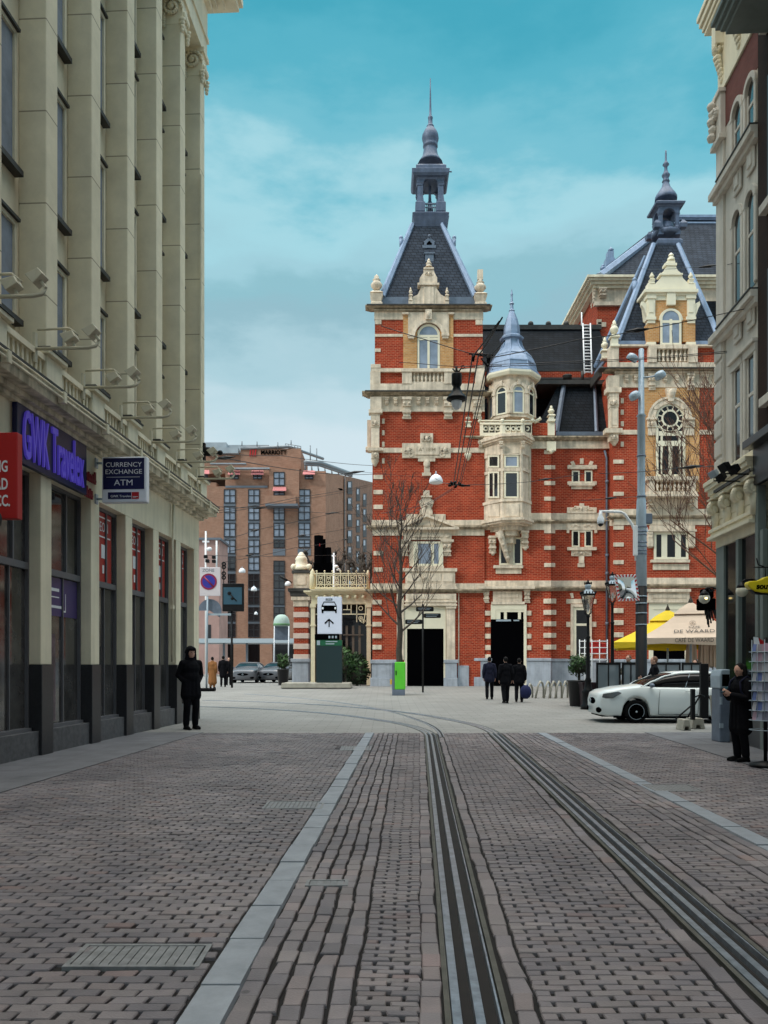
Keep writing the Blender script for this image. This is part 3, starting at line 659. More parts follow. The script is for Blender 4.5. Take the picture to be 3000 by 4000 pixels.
def f(mb):      # platform, open lantern, onion and spire
    mb.plathe(1679,rc,[(62,884),(62,874),(66,872),(66,845),(72,842),(72,829),(60,826)],sq=True)
    hw = 52*rc/F; x0 = PX(1679,rc); rcf = rc-hw
    for sx in (-1,1):
        for sy in (-1,1): mb.sq(x0+sx*hw*.76, rc+sy*hw*.76, [(hw*.36,PZ(826,rcf)),(hw*.36,PZ(792,rcf)),(hw*.26,PZ(786,rcf)),(hw*.2,PZ(760,rcf)),(hw*.2,PZ(720,rcf)),(hw*.28,PZ(712,rcf))])
    for sy in (-1,1):     # arched heads on the four sides
        n = 14; rr_ = 31*rc/F; cz = PZ(722,rcf); tz = PZ(694,rcf)
        prof = [(-hw*1.0,cz),(-hw*1.0,tz-.0),(hw*1.0,tz-.0),(hw*1.0,cz)]+[(rr_*math.cos(math.pi*i/n), cz+rr_*.9*math.sin(math.pi*i/n)) for i in range(n+1)]
        mb.prism([(x+x0,z) for x,z in prof], rc+sy*hw*.85-.12, rc+sy*hw*.85+.12)
        TT = Matrix.Translation((x0,rc,0)) @ Matrix.Rotation(R(90),4,'Z'); mb.prism(prof, sy*hw*.85-.12, sy*hw*.85+.12, T=TT)
    mb.plathe(1679,rc,[(53,699),(56,690),(66,684),(72,672),(74,656),(60,655)],sq=True)
    mb.plathe(1681,rc,[(59,655),(59,643),(48,640)],sq=True)
    mb.plathe(1681,rc,[(50,641),(40,626),(30,608),(26,585),(25,578),(29,576),(29,566),(27,564),(29,560),(29,556),(31,552),(33,540),(31,526),(24,512),(17,503),(14,496),(15,494),(12,490),(8.5,484),(8.5,466),(10,461),(9,457),(5,452),(4,420),(2.5,360),(1.6,306)],12)
    mb.tube([(x0,rc,PZ(826,rc)),(x0,rc,PZ(700,rc))],[.12,.05],8); mb.plathe(1679,rc,[(11,826),(9,792),(4,780)],8)
    mb.tube([(x0+hw,rc,PZ(669,rc)),(x0+hw*1.65,rc,PZ(671,rc))],.04,6)
part('lantern_spire', 'lead', f)
def f(mb):
    for k in range(9): x = 1652+k*6.6; mb.tube([W3(x,826,rc-.7),W3(x,796,rc-.7)],.03,5)
    fb(mb,1648,1710,792,797,rc,.75,.08); fb(mb,1648,1710,808,811,rc,.74,.06)
part('lantern_railing', 'zincd', f)
def f(mb):      # little dark roof dormer
    mb.pp([(1657,982),(1657,945),(1653,945),(1677,926),(1701,945),(1697,945),(1697,982)],RT+1.25,1.2); mb.ell(W3(1677,922,RT+1.2),.09)
    fb(mb,1650,1703,957,968,RT+1.2,0,.2)
dm = part('dormer_hood', 'zincd', f)
def f(mb): mb.pp([(1667,978),(1667,950),(1677,940),(1687,950),(1687,978)],RT+1.22,.05)
part('opening', 'black', f, parent=dm)
def f(mb): fb(mb,1661,1694,990,1035,RT+.9,0,.5); fb(mb,1657,1699,985,990,RT+.9,.06,.6)
part('vent_shaft', 'zincd', f)
def f(mb):      # stone gable in front of the roof
    d = RT-.28
    mb.pp([(1597,1188),(1597,1160),(1612,1160),(1632,1150),(1642,1128),(1644,1112),(1704,1112),(1708,1130),(1722,1150),(1740,1160),(1754,1160),(1754,1188)],d,.5)
    fb(mb,1632,1716,1104,1112,d,.12,.6); fb(mb,1640,1708,1085,1104,d,.02,.4); mb.pp([(1640,1085),(1654,1066),(1658,1050),(1692,1050),(1698,1066),(1708,1085)],d,.35)
    fb(mb,1655,1695,1044,1050,d,.06,.45); mb.plathe(1675,d+.15,[(15,1044),(9,1036),(12,1030),(6,1024),(7,1018),(1,1010)],10); fb(mb,1656,1694,1120,1186,d,.05,.2); ornament(mb,1675,1068,30,24,d,5)
    for x in (1604,1746): urn(mb,x,1122,1172,7,d-.02); fb(mb,x-8,x+8,1172,1188,d,.08,.3)
part('roof_gable', 'stone', f, .01)
def f(mb): urn(mb,1471,1072,1188,23,T+.3); urn(mb,1876,1085,1188,23,T+.3); fb(mb,1866,1887,1052,1090,T+.3,.1,.25)
part('corner_finial', 'stone', f)
# ---------------- wing with the oriel turret
D1 = lambda x: 48.25-(x-1830)/322*.75
D2 = 48.35
def f(mb):
    P = [(PX(1830,D1(1830)),D1(1830)),(PX(2152,D1(2152)),D1(2152)),(PX(2152,D1(2152))+.12,56),(PX(1830,D1(1830)),56)]
    mb.plan(P,.3,PZ(1712,48)); mb.plan([(PX(2152.5,D2),D2),(PX(2384,D2),D2),(PX(2384,D2),56),(PX(2152.5,D2),56)],.3,PZ(1712,D2))
    fb(mb,2082,2170,1652,1700,D1,-.1,.6); fb(mb,1832,1880,1668,1704,D1,-.1,.6)
part('wing_wall', 'redbrick', f)
def f(mb):
    fb(mb,1822,1922,2571,2582,D1,.2,.5); fb(mb,1828,1919,2582,2645,D1,.14,.4); fb(mb,1822,1919,2645,2694,D1,.2,.5)
    fb(mb,2057,2154,2571,2582,D1,.2,.4); fb(mb,2057,2152,2582,2694,D1,.14,.4); fb(mb,2152.5,2384,2573,2584,D2,.12,.4); fb(mb,2152.5,2384,2584,2694,D2,.07,.3)
part('plinth', 'bluestone', f, .02)
def f(mb):
    quoins(mb,1818,1850,[2351,2395,2440,2485,2530],D1,.10,9.5); quoins(mb,2124,2153,[2348,2392,2437,2482,2528],D1,.10,9.5); quoins(mb,2152.5,2173,[2348,2392,2437,2482,2528],D2,.09,9.5)
    quoins(mb,1829,1852,[1787,1848,1908,1966,2089,2153,2216],D1,.05,8); quoins(mb,2126,2153,[1765,1825,1887,1948,2075,2140,2207],D1,.05,8); quoins(mb,2152.5,2169,[1825,1887,1948,2075,2140,2207],D2,.05,8)
    quoins(mb,1894,1917,[2395,2440,2485,2530,2566],D1,.07,9.5); quoins(mb,2058,2076,[2395,2440,2485,2530],D1,.07,9.5)
part('quoin', 'stone', f, .015)
def f(mb):
    for D, x0, x1 in ((D1,1826,2153),(D2,2152.5,2384)):
        fb(mb,x0,x1,2268,2292,D,.10,.3); fb(mb,x0,x1,2004,2030,D,.08,.3); fb(mb,x0,x1,2045,2070,D,.06,.2); fb(mb,x0,x1,1724,1745,D,.08,.3); fb(mb,x0,x1,1745,1752,D,.13,.3)
part('string_course', 'stone', f, .012)
def f(mb):
    for D, x0, x1 in ((D1,1830,2153),(D2,2158,2384)):
        cornice(mb,x0,x1,2292.5,2308,D,.2,3); cornice(mb,x0,x1,2030.5,2045,D,.22,3); cornice(mb,x0,x1,1702,1724,D,.32,4)
part('cornice', 'stoned', f)
def f(mb):
    fb(mb,1868,2090,2290,2300,D1,.45,.6); fb(mb,1926,2040,2310,2350,D1,.12,.2); fb(mb,1945,2025,2318,2335,D1,.15,.1); fb(mb,1920,2050,2350,2361,D1,.18,.3)
    for x in (1900,2060): console(mb,x-13,x+13,2302,2355,D1,.25)
part('door_lintel', 'stone', f, .01)
def f(mb):
    fb(mb,1918,2057,2362,2382,D1,.12,.3); fb(mb,1918,1936,2382,2419,D1,.12,.3); fb(mb,2046,2057,2382,2690,D1,.12,.3); fb(mb,1936,2046,2382,2391,D1,.10,.3)
    for x in (1969,2024): fb(mb,x,x+11,2391,2419,D1,.09,.2)
    fb(mb,1936,1955,2391,2419,D1,.09,.2)
do = part('door', 'ivory', f, .006)
def f(mb): fb(mb,1918,2046,2419,2692,D1,.10,.14); fb(mb,1936,2046,2391,2421,D1,.02,.03)
part('opening', 'black', f, parent=do)
def f(mb): fb(mb,1938,1996,2420,2427,D1,.16,.03); fb(mb,2006,2028,2421,2426,D1,.16,.03)
part('sign_strip', 'galv', f, parent=do)
# oriel
OR = [(1886,48.15),(1962,46.95),(2036,46.75),(2070,47.65)]
def orl(grow=0, d0=0):
    c = 1978
    return [(PX(x+(x-c)/92*grow, d_-d0*(1 if 0<i<3 else .3)), d_-d0*(1 if 0<i<3 else .3)) for i, (x, d_) in enumerate(OR)]+[(PX(2070+grow,48.6),48.6),(PX(1886-grow,48.6),48.6)]
def zz(y, d=47.0): return PZ(y, d)
def f(mb):
    mb.plan(orl(-3,-.05), zz(2026), zz(1722)); mb.plan(orl(3,.08), zz(2026), zz(1958)); mb.plan(orl(7,.16), zz(1962), zz(1951)); mb.plan(orl(2,.05), zz(1840), zz(1828)); mb.plan(orl(2,.05), zz(1775), zz(1722)); mb.plan(orl(18,.34), zz(2036), zz(2026)); mb.plan(orl(12,.2), zz(2044), zz(2036)); mb.plan(orl(8,.16),zz(1728),zz(1722))
    mb.plan(orl(14,.34), zz(1722), zz(1714)); mb.plan(orl(20,.46), zz(1714), zz(1703)); mb.plan(orl(11,.28), zz(1703), zz(1690))
    for i in range(4): x, y = orl(-3,-.06)[i]; mb.tube([(x,y,zz(2026)),(x,y,zz(1722))],.12,6,smooth=False)
    for x, d_ in ((1878,48.0),(1958,46.7),(2044,46.6)): console(mb,x-8,x+8,1722,1752,d_,.22)
ow = part('oriel', 'stone', f)
DL = lambda x: 48.15+(x-1886)/(1962-1886)*(46.95-48.15)
DF = lambda x: 46.95+(x-1962)/(2036-1962)*(46.75-46.95)
DR_ = lambda x: 46.75+(x-2036)/(2070-2036)*.9
for D, x0, x1 in ((DL,1906,1950),(DF,1970,2026)):
    D_ = (lambda D: lambda x: D(x)-.02)(D)
    window(th,x0,x1,1778,1826,D_,fr=6,glass='glassb' if x0 > 1950 else 'glass'); window(th,x0,x1,1842,1945,D_,fr=6,v=(.5,) if x0 < 1950 else ())
def f(mb):
    for D, x0, x1 in ((DL,1900,1954),(DF,1968,2030)):
        fb(mb,x0,x1,1772,1777,D,.12,.2); fb(mb,x0-2,x1+2,1828,1840,D,.08,.15)
    fb(mb,1905,1950,1968,2018,DL,.14,.1); fb(mb,1974,2028,1968,2018,DF,.14,.1); fb(mb,2040,2066,1968,2018,DR_,.14,.1)
part('oriel_panel', 'stone', f, .01)
def f(mb):     # corbel under the oriel
    for sc, y0, y1 in ((.92,2044,2056),(.74,2056,2072),(.56,2072,2092),(.4,2092,2120),(.26,2120,2150)):
        c = 1984
        P = [(PX(c+(x-c)*sc, 48-(48-d_)*sc), 48-(48-d_)*sc) for x, d_ in OR]+[(PX(c+86*sc,48.2),48.2),(PX(c-98*sc,48.2),48.2)]
        mb.plan(P, zz(y1,47.4), zz(y0,47.4))
    for x, y in ((1925,2170),(2052,2150)): console(mb,x-15,x+15,y-78,y-10,D1,.5); mb.plathe(x,D1(x)-.2,[(4,y),(12,y-14)],8)
    mb.tube([W3(1950,2075,47.3),W3(1965,2120,47.45),W3(1978,2170,47.6),W3(1984,2195,47.75)],[.22,.18,.14,.08],8)
    for q in range(4): mb.ell(W3(1958+q*8,2100+q*26,47.3+q*.1),.14)
part('oriel_corbel', 'stone', f)
window(th,1950,1988,2099,2207,D1,fr=7,glass='glassd'); window(th,2003,2040,2099,2207,D1,fr=7,glass='glassd')
def f(mb): fb(mb,1928,2044,2208,2219,D1,.2,.3); fb(mb,1937,2037,2219,2241,D1,.08,.2); fb(mb,1988.5,2002.5,2099,2207,D1,.12,.2)
part('window_sill', 'stone', f, .01)
# pierced parapet of the oriel
PO = [(1874,48.0),(1962,46.6),(2042,46.4),(2078,47.5)]
def f(mb):
    for (xa,da),(xb,db) in zip(PO[:-1],PO[1:]):
        Dx = (lambda xa,da,xb,db: lambda x: da+(x-xa)/(xb-xa)*(db-da))(xa,da,xb,db)
        fb(mb,xa,xb,1690,1703,Dx,0,.2); fb(mb,xa,xb,1650,1658,Dx,.05,.25); fb(mb,xa,xa+(xb-xa)*.16,1658,1690,Dx,.0,.2); fb(mb,xb-(xb-xa)*.10,xb,1658,1690,Dx,.0,.2)
        fb(mb,xa,xb,1640,1645,Dx,.03,.1)
        n = 3 if xb-xa > 50 else 1
        for k in range(n):
            x = xa+(xb-xa)*(.27+.27*k if n == 3 else .5); mb.parch(x,1674,5,9.5,Dx(x)+.02,.1,0,360,12); fb(mb,x-12,x-9.5,1658,1690,Dx,.0,.1)
    for x, d_ in PO: mb.ell(W3(x,1644,d_),.13,8,6)
part('oriel_parapet', 'ivory', f)
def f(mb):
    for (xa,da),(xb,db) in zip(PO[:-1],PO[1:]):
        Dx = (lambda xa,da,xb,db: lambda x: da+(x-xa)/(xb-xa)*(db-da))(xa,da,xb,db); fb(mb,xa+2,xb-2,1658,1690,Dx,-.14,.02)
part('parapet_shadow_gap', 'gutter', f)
# turret drum and bell roof
TD = 48.3; tx = 1999
def zt(y): return PZ(y, TD)
def ring(r, y): return (r, y)
PH = R(22.5+9)
def f(mb):
    mb.plathe(tx,TD,[(88,1652),(88,1497),(96,1497),(98,1488)],8,0,PH,False); 
part('turret_drum', 'stone', f)
def f(mb):
    mb.plathe(tx,TD,[(106,1496),(112,1486),(112,1478),(98,1476)],8,0,PH,False)
part('turret_cornice', 'ivory', f)
def f(mb):
    mb.plathe(tx,TD,[(109,1478),(107,1470),(97,1464),(97,1460),(94,1452),(92,1438),(94,1436),(93,1432),(83,1414),(74,1402),(75,1399),(71,1396),(56,1380),(44,1366),(38,1352),(35,1336),(36,1332),(46,1329),(47,1322),(40,1317),(31,1316),(32,1302),(30,1278),(23,1250),(14,1226),(10,1218),(12,1214),(7,1208),(6,1192),(10,1187),(5,1180),(3.5,1160),(5,1150),(3,1142),(1.2,1130)],8,0,PH,False)
    for i in range(8):
        a = PH+2*math.pi*i/8; pts = [(PX(tx,TD)+r*TD/F*math.cos(a), TD+r*TD/F*math.sin(a), zt(y)) for r, y in ((109,1478),(95,1458),(90,1436),(83,1416),(72,1398),(58,1382),(46,1368),(39,1352),(36,1334))]; mb.tube(pts,.045,5)
part('turret_dome', 'zinc', f)
def oct_face(i):      # centre angle of drum face
    return PH+2*math.pi*(i+.5)/8
for i in range(8):
    a = oct_face(i); ap = 88*math.cos(math.pi/8)*TD/F
    if math.sin(a) > .35: continue
    TT = Matrix.Translation((PX(tx,TD),TD,0)) @ Matrix.Rotation(a+math.pi/2,4,'Z')
    w = .34; zb, zs = zt(1640), zt(1555); n = 12
    mb = MB(); mb.arch(0,zs,w-.09,w,-ap-.05,-ap+.03,n=n); 
    for sx in (-1,1): mb.box(sx*w,sx*(w-.09),-ap-.05,-ap+.03,zb,zs)
    mb.box(-w+.09,w-.09,-ap-.05,-ap+.03,zb,zb+.08); mb.box(-w+.09,w-.09,-ap-.045,-ap+.02,zs-.05,zs+.03)
    mb.v = [tuple(TT @ Vector(p)) for p in mb.v]; wo_ = mb.build('window','ivory',th)
    g = MB(); g.prism([(w-.04,zb+.02),(-w+.04,zb+.02)]+[(-(w-.04)*math.cos(math.pi*k/n), zs+(w-.04)*math.sin(math.pi*k/n)) for k in range(n+1)],-ap-.02,-ap+.0,T=TT); g.build('pane','glassb' if i%2 else 'glass',wo_)
    s = MB(); s.arch(0,zs,w+.02,w+.18,-ap-.12,-ap,n=n,a0=0); 
    for sx in (-1,1): s.box(sx*(w+.03),sx*(w+.2),-ap-.08,-ap,zb,zs-.13); s.box(sx*(w+.01),sx*(w+.24),-ap-.12,-ap,zs-.13,zs)
    s.box(-.08,.08,-ap-.16,-ap,zs+w+.0,zs+w+.3)
    s.v = [tuple(TT @ Vector(p)) for p in s.v]; s.build('arch_surround','stone',th)
def f(mb):
    for x, d_, yt, yb, h in ((2153,47.5,1584,1645,13),(1828,48.1,1616,1668,12)): urn(mb,x,yt,yb,h,d_)
    fb(mb,2141,2167,1643,1700,D1,.06,.5); fb(mb,1817,1840,1668,1724,D1,.06,.5); fb(mb,2136,2172,1724,1760,D1,.14,.4); mb.plathe(2154,47.3,[(3,1772),(12,1758)],8)
    mb.plathe(1828,48.0,[(3,1800),(12,1786),(14,1772)],8); fb(mb,2141,2170,1636,1643,D1,.12,.6)
    mb.pp([(2070,1652),(2074,1610),(2082,1628),(2092,1644),(2108,1650)],47.7,.3); mb.tube([W3(2086,1650,47.7),W3(2104,1640,47.7),W3(2112,1634,47.7)],[.12,.09,.1],8)
part('pedestal_urn', 'ivory', f)
# mansard roof and long slate roof behind
def hiproof(mb, xb0, xb1, yb, db, xt0, xt1, yt, dt, depth, m=0):
    A = [W3(xb0,yb,db),W3(xb1,yb,db)]; B = [W3(xt0,yt,dt),W3(xt1,yt,dt)]
    b = [A[0],A[1],A[1]+Vector((0,depth,0)),A[0]+Vector((0,depth,0))]; e = (dt-db)
    t_ = [B[0],B[1],B[1]+Vector((0,depth-2*e,0)),B[0]+Vector((0,depth-2*e,0))]
    mb.add(b+t_, [(3,2,1,0),(4,5,6,7)]+[(i,(i+1)%4,4+(i+1)%4,4+i) for i in range(4)], m)
def f(mb):
    hiproof(mb,2090,2420,1690,48.7,2182,2395,1500,50.3,7.0)
part('mansard_roof', 'slated', f)
def f(mb):
    mb.tube([W3(2172,1690,48.6),W3(2202,1505,50.1)],[.18,.15],6,smooth=False); mb.tube([W3(2330,1688,48.55),W3(2322,1505,50.1)],[.12,.1],6,smooth=False)
    fb(mb,2172,2384,1686,1701,48.45,.05,.4)
part('mansard_flashing', 'zincd', f)
def f(mb):
    fb(mb,2100,2400,1484,1500,50.0,.25,5.5); fb(mb,2090,2400,1474,1482,52.0,.2,.3)
    mb.tube([W3(2216,1480,51),W3(2216,1466,51)],.28,8); mb.plathe(2216,51,[(20,1470),(2,1462)],8); mb.tube([W3(2275,1485,51),W3(2275,1450,51)],.1,6)
part('roof_edge', 'gutter', f)
def f(mb): fb(mb,1890,2400,1450,1492,53,0,.5)
part('rear_wall', 'redbrick', f)
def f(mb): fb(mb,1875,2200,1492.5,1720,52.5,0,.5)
part('rear_roof', 'slated', f)  # upright fill behind the turret gap, dark slate colour standing in for shadow
def f(mb):
    A, B = W3(1880,1452,53.2), W3(2400,1452,53.2); Cc, E = W3(2340,1285,56), W3(1880,1285,56)
    mb.add([A,B,Cc,E,A+Vector((0,6,0)),B+Vector((0,6,0)),Cc+Vector((0,.4,0)),E+Vector((0,.4,0))], [(0,1,2,3),(4,7,6,5),(3,2,6,7),(0,3,7,4),(1,5,6,2),(0,4,5,1)])
part('rear_roof', 'slated', f)
def f(mb): fb(mb,1884,2350,1268,1286,55.9,.1,.6); fb(mb,1890,2400,1444,1452,53.1,.1,.3); [mb.ell(W3(x,1266,56),.2,8,6) for x in (2073,2142,2212)]
part('roof_ridge', 'gutter', f)
def f(mb):
    for x in (2277,2306): mb.tube([W3(x,1264,55.2),W3(x+6,1460,52.6)],.05,6)
    for k in range(16): q = (k+.5)/16; mb.tube([W3(2277+6*q,1264+196*q,55.2-2.6*q),W3(2306+6*q,1264+196*q,55.2-2.6*q)],.035,5)
    mb.tube([W3(2272,1220,55.2),W3(2272,1270,55.2),W3(2278,1276,55.2)],.05,6)
part('roof_ladder', 'white', f)
# small twin windows on the side bay
for y0, y1, top in ((1838,1888,1),(2071,2136,0)):
    for x0, x1 in ((2234,2264),(2284,2314)): window(th,x0,x1,y0,y1,D2,fr=5,glass='glassd')
def f(mb):
    fb(mb,2217,2332,1816,1832,D2,.05,.2); fb(mb,2226,2322,1824,1832,D2,.14,.2); fb(mb,2217,2331,1880,1894,D2,.05,.15); fb(mb,2225,2325,1889,1897,D2,.18,.2); fb(mb,2232,2314,1897,1910,D2,.07,.2)
    fb(mb,2266,2280,1790,1812,D2,.06,.2); mb.pp([(2228,1804),(2241,1800),(2248,1815),(2234,1818)],D2-.06,.2); mb.pp([(2306,1800),(2319,1804),(2313,1818),(2299,1815)],D2-.06,.2)
    fb(mb,2215,2331,1998,2005,D2,.12,.2); fb(mb,2215,2331,1982,1999,D2,.05,.2); ornament(mb,2272,1988,100,34,D2-.06,21); fb(mb,2244,2301,1976,1984,D2,.06,.2); fb(mb,2264,2282,1966,1977,D2,.06,.2); mb.parch(2274,1990,5,10,D2-.12,.1,0,360)
    fb(mb,2215,2331,2044,2070,D2,.10,.2); fb(mb,2262,2286,2060,2080,D2,.07,.2)
    for x in (2249,2299): mb.parch(x,2062,10,18,D2-.14,.1,20,160)
    for x in (2219,2328): fb(mb,x-5,x+5,2070,2082,D2,.1,.2)
    fb(mb,2217,2331,2137,2149,D2,.17,.3); fb(mb,2232,2311,2149,2172,D2,.06,.2); ornament(mb,2271,2160,70,22,D2-.08,31); fb(mb,2262,2282,2172,2200,D2,.1,.2); fb(mb,2257,2284,2200,2215,D2,.07,.2)
part('carved_trim', 'stone', f, .008)
window(th,2240,2304,2372,2572,D2,v=(),h=(.34,),fr=11,mu=9,glass='glassd')
def f(mb):
    fb(mb,2212,2330,2340,2358,D2,.06,.2); mb.pp([(2226,2318),(2238,2316),(2242,2336),(2232,2337)],D2-.06,.2); mb.pp([(2316,2318),(2304,2316),(2300,2336),(2310,2337)],D2-.06,.2); fb(mb,2230,2240,2360,2573,D2,.12,.2); fb(mb,2304,2312,2360,2573,D2,.12,.2); fb(mb,2240,2304,2360,2371,D2,.12,.2)
    quoins(mb,2212,2229,[2439,2530],D2,.05,10); quoins(mb,2312.5,2330,[2439,2530],D2,.05,10)
part('window_surround', 'stone', f, .01)
def f(mb):
    mb.tube([W3(2362,1760,D2-.1),W3(2370,1790,D2-.16),W3(2371,2670,D2-.16)],.07,8)
    for y in (1882,2170,2240,2436): mb.plathe(2371,D2-.16,[(7,y-6),(7,y+6)],8)
part('drain_pipe', 'zincd', f)
# ---------------- right tower
S = 47.2
def f(mb):
    mb.box(PX(2400,S),PX(2870,S),S,S+8,.3,PZ(1437,S)); fb(mb,2416,2870,1349,1437,S+.1,0,6)
part('tower_wall', 'redbrick', f)
def f(mb):
    fb(mb,2398,2440,2575,2586,S,.2,.4); fb(mb,2398,2870,2586,2692,S,.14,.4); fb(mb,2440,2870,2575,2586,S,.18,.4)
part('plinth', 'bluestone', f, .02)
def f(mb):
    quoins(mb,2397,2437,[1803,1866,1929,2061,2127,2196],S,.05,8); quoins(mb,2398,2436,[2385,2432,2480,2527],S,.09,9.5); quoins(mb,2425,2437,[1565,1610,1655,1735],S,.04,10)
part('quoin', 'stone', f, .015)
def f(mb):
    fb(mb,2400,2870,1679,1697,S,.05,.2); fb(mb,2397,2870,1988,2012,S,.10,.3); fb(mb,2399,2870,2027,2051,S,.06,.2); fb(mb,2397,2870,2257,2282,S,.12,.3); fb(mb,2416,2870,1415,1436,S,.16,.4); fb(mb,2402,2870,1450,1456,S,.2,.3)
    fb(mb,2379,2400,1988,2012,lambda x: 48.3-(x-2379)/21*1.1,.08,.3); fb(mb,2379,2400,2027,2051,lambda x: 48.3-(x-2379)/21*1.1,.05,.3); fb(mb,2418,2870,1345,1352,S,.15,.4)
    fb(mb,2381,2418,1352,1437,S,.2,.5); fb(mb,2534,2566,1352,1415,S,.22,.4); fb(mb,2690,2726,1352,1415,S,.22,.4)
part('string_course', 'stone', f, .012)
def f(mb):
    cornice(mb,2395,2870,1437,1450.5,S,.42,3); cornice(mb,2397,2870,2012.5,2027,S,.25,3); cornice(mb,2397,2870,2282.5,2296,S,.25,3)
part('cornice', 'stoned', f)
def f(mb): fb(mb,2345,2870,1433.5,1437.4,S,.52,.7); mb.tube([W3(2330,1490,49.5),W3(2352,1435,47.3)],.1,6); fb(mb,2340,2352,1436,1470,S+.6,0,2)
part('gutter', 'gutter', f)
def f(mb):
    fb(mb,2402,2870,1456,1513,S,.10,.2)
    for x in (2448,2485,2600,2646,2760,2795,2830): console(mb,x-8,x+8,1463,1492,S-.1,.2)
    for x in (2548,2700): console(mb,x-15,x+15,1457,1523,S-.02,.3)
part('frieze', 'stone', f)
def f(mb):
    fb(mb,2376,2420,1466,1512,S,.30,.5); fb(mb,2370,2428,1512,1532,S,.36,.6); fb(mb,2380,2418,1532,1548,S,.28,.5); ornament(mb,2399,1570,34,34,S-.32,3); fb(mb,2383,2418,1548,1590,S,.27,.5)
    fb(mb,2384,2416,1590,1670,S,.24,.5); fb(mb,2390,2410,1600,1660,S,.27,.1); fb(mb,2366,2432,1672,1690,S,.40,.6); fb(mb,2382,2416,1690,1722,S,.30,.5); ornament(mb,2399,1706,26,28,S-.34,4); mb.plathe(2399,S-.05,[(4,1742),(15,1728),(16,1722)],10)
part('corner_pilaster', 'stone', f, .01)
def f(mb): fb(mb,2516,2732,1514,1921,S,.06,.1)
part('brick_panel', 'yelbrick', f)
# great round-headed window
def f(mb):
    mb.parch(2618,1634,58,84,S-.2,.2,n=24); mb.parch(2618,1634,78,86,S-.26,.1,n=24)
    for x0, x1 in ((2528,2566),(2670,2716)): fb(mb,x0,x1,1630,1638,S,.3,.3); fb(mb,x0+2,x1-2,1638,1668,S,.2,.3); fb(mb,x0+4,x1-4,1668,1700,S,.14,.2); ornament(mb,(x0+x1)/2,1652,24,24,S-.22,9)
    mb.pp([(2602,1515),(2645,1515),(2632,1566),(2612,1566)],S-.32,.3); mb.ell(W3(2623,1535,S-.34),(.16,.12,.24)); 
    for a in (40,140): c = (2618+71*math.cos(R(a)),1634-71*math.sin(R(a))); mb.pp([(c[0]-9,c[1]-9),(c[0]+9,c[1]-9),(c[0]+9,c[1]+9),(c[0]-9,c[1]+9)],S-.24,.1)
part('arch_surround', 'stone', f, .008)
mb = MB(); d = S-.10
mb.parch(2618,1634,27,34,d-.02,.1,0,360,28); mb.parch(2618,1634,49,57,d-.02,.1,0,360,28)
for k in range(12):
    a = R(k*30+15); c_, s_ = math.cos(a), math.sin(a); p0, p1 = (2618+33*c_,1634-33*s_), (2618+50*c_,1634-50*s_); w = 2.2
    mb.pp([(p0[0]-s_*w,p0[1]-c_*w),(p1[0]-s_*w,p1[1]-c_*w),(p1[0]+s_*w,p1[1]+c_*w),(p0[0]+s_*w,p0[1]+c_*w)],d-.015,.08)
for x in (2563,2668): fb(mb,x,x+9,1634,1860,S,.12,.1)
fb(mb,2572,2668,1684,1702,S,.12,.1); fb(mb,2572,2668,1722,1742,S,.118,.1); fb(mb,2572,2668,1853,1860,S,.118,.1)
for x in (2581,2651): fb(mb,x,x+8,1702,1853,S,.11,.08)
fb(mb,2612,2626,1742,1853,S,.11,.08)
wo_ = mb.build('window','ivory',th); g = MB(); n = 24
g.prism([(PX(2675,S),PZ(1858,S)),(PX(2565,S),PZ(1858,S))]+[(PX(2619-55*math.cos(math.pi*i/n),S),PZ(1634-55*math.sin(math.pi*i/n),S)) for i in range(n+1)],S-.085,S-.07); g.build('pane','glassd',wo_)
def f(mb):
    fb(mb,2526,2728,1860,1874,S,.75,.8); fb(mb,2534,2724,1874,1878,S,.7,.8); fb(mb,2536,2557,1878,1919,S,.68,.75); fb(mb,2696,2718,1878,1919,S,.68,.75)
    for k in range(8): baluster(mb,2567+17*k,1878,1918,S-.55,7)
    fb(mb,2528,2726,1919,1930,S,.75,.8); fb(mb,2522,2730,1930,1938,S,.82,.9)
    for x in (2545,2705): console(mb,x-14,x+14,1940,1985,S,.6); mb.plathe(x,S-.15,[(4,1996),(12,1984)],8)
    fb(mb,2530,2726,1938.5,1987,S,.12,.3); fb(mb,2545,2705,1950,1975,S,.16,.1)
part('balcony', 'stone', f)
window(th,2555,2689,2079,2185,S-.05,v=(.30,.70),fr=9,mu=22,glass='glassd')
def f(mb):
    fb(mb,2540,2715,2052,2068,S,.2,.3); fb(mb,2532,2722,2068,2076,S,.28,.4); fb(mb,2530,2553,2076,2135,S,.2,.3); fb(mb,2690,2716,2076,2135,S,.2,.3)
    for x in (2541,2703): console(mb,x-10,x+10,2078,2140,S,.26)
    fb(mb,2544,2696,2186,2197,S,.22,.3); fb(mb,2551,2692,2202,2226,S,.06,.2); fb(mb,2800,2840,2050,2080,S,.1,.2)
part('window_surround', 'stone', f, .01)
def f(mb):
    fb(mb,2526,2700,2300,2312,S,.3,.4); fb(mb,2532,2694,2312,2345,S,.15,.2); fb(mb,2550,2680,2320,2336,S,.18,.1); fb(mb,2528,2698,2345,2354,S,.22,.3)
part('door_lintel', 'stone', f, .01)
def f(mb): fb(mb,2536,2690,2355,2470,S,.1,.2); fb(mb,2536,2552,2470,2690,S,.1,.2); fb(mb,2676,2690,2470,2690,S,.1,.2); fb(mb,2552,2676,2375,2381,S,.13,.1)
do = part('door', 'ivory', f, .006)
def f(mb): fb(mb,2552,2676,2470,2692,S,.04,.1)
part('opening', 'black', f, parent=do)
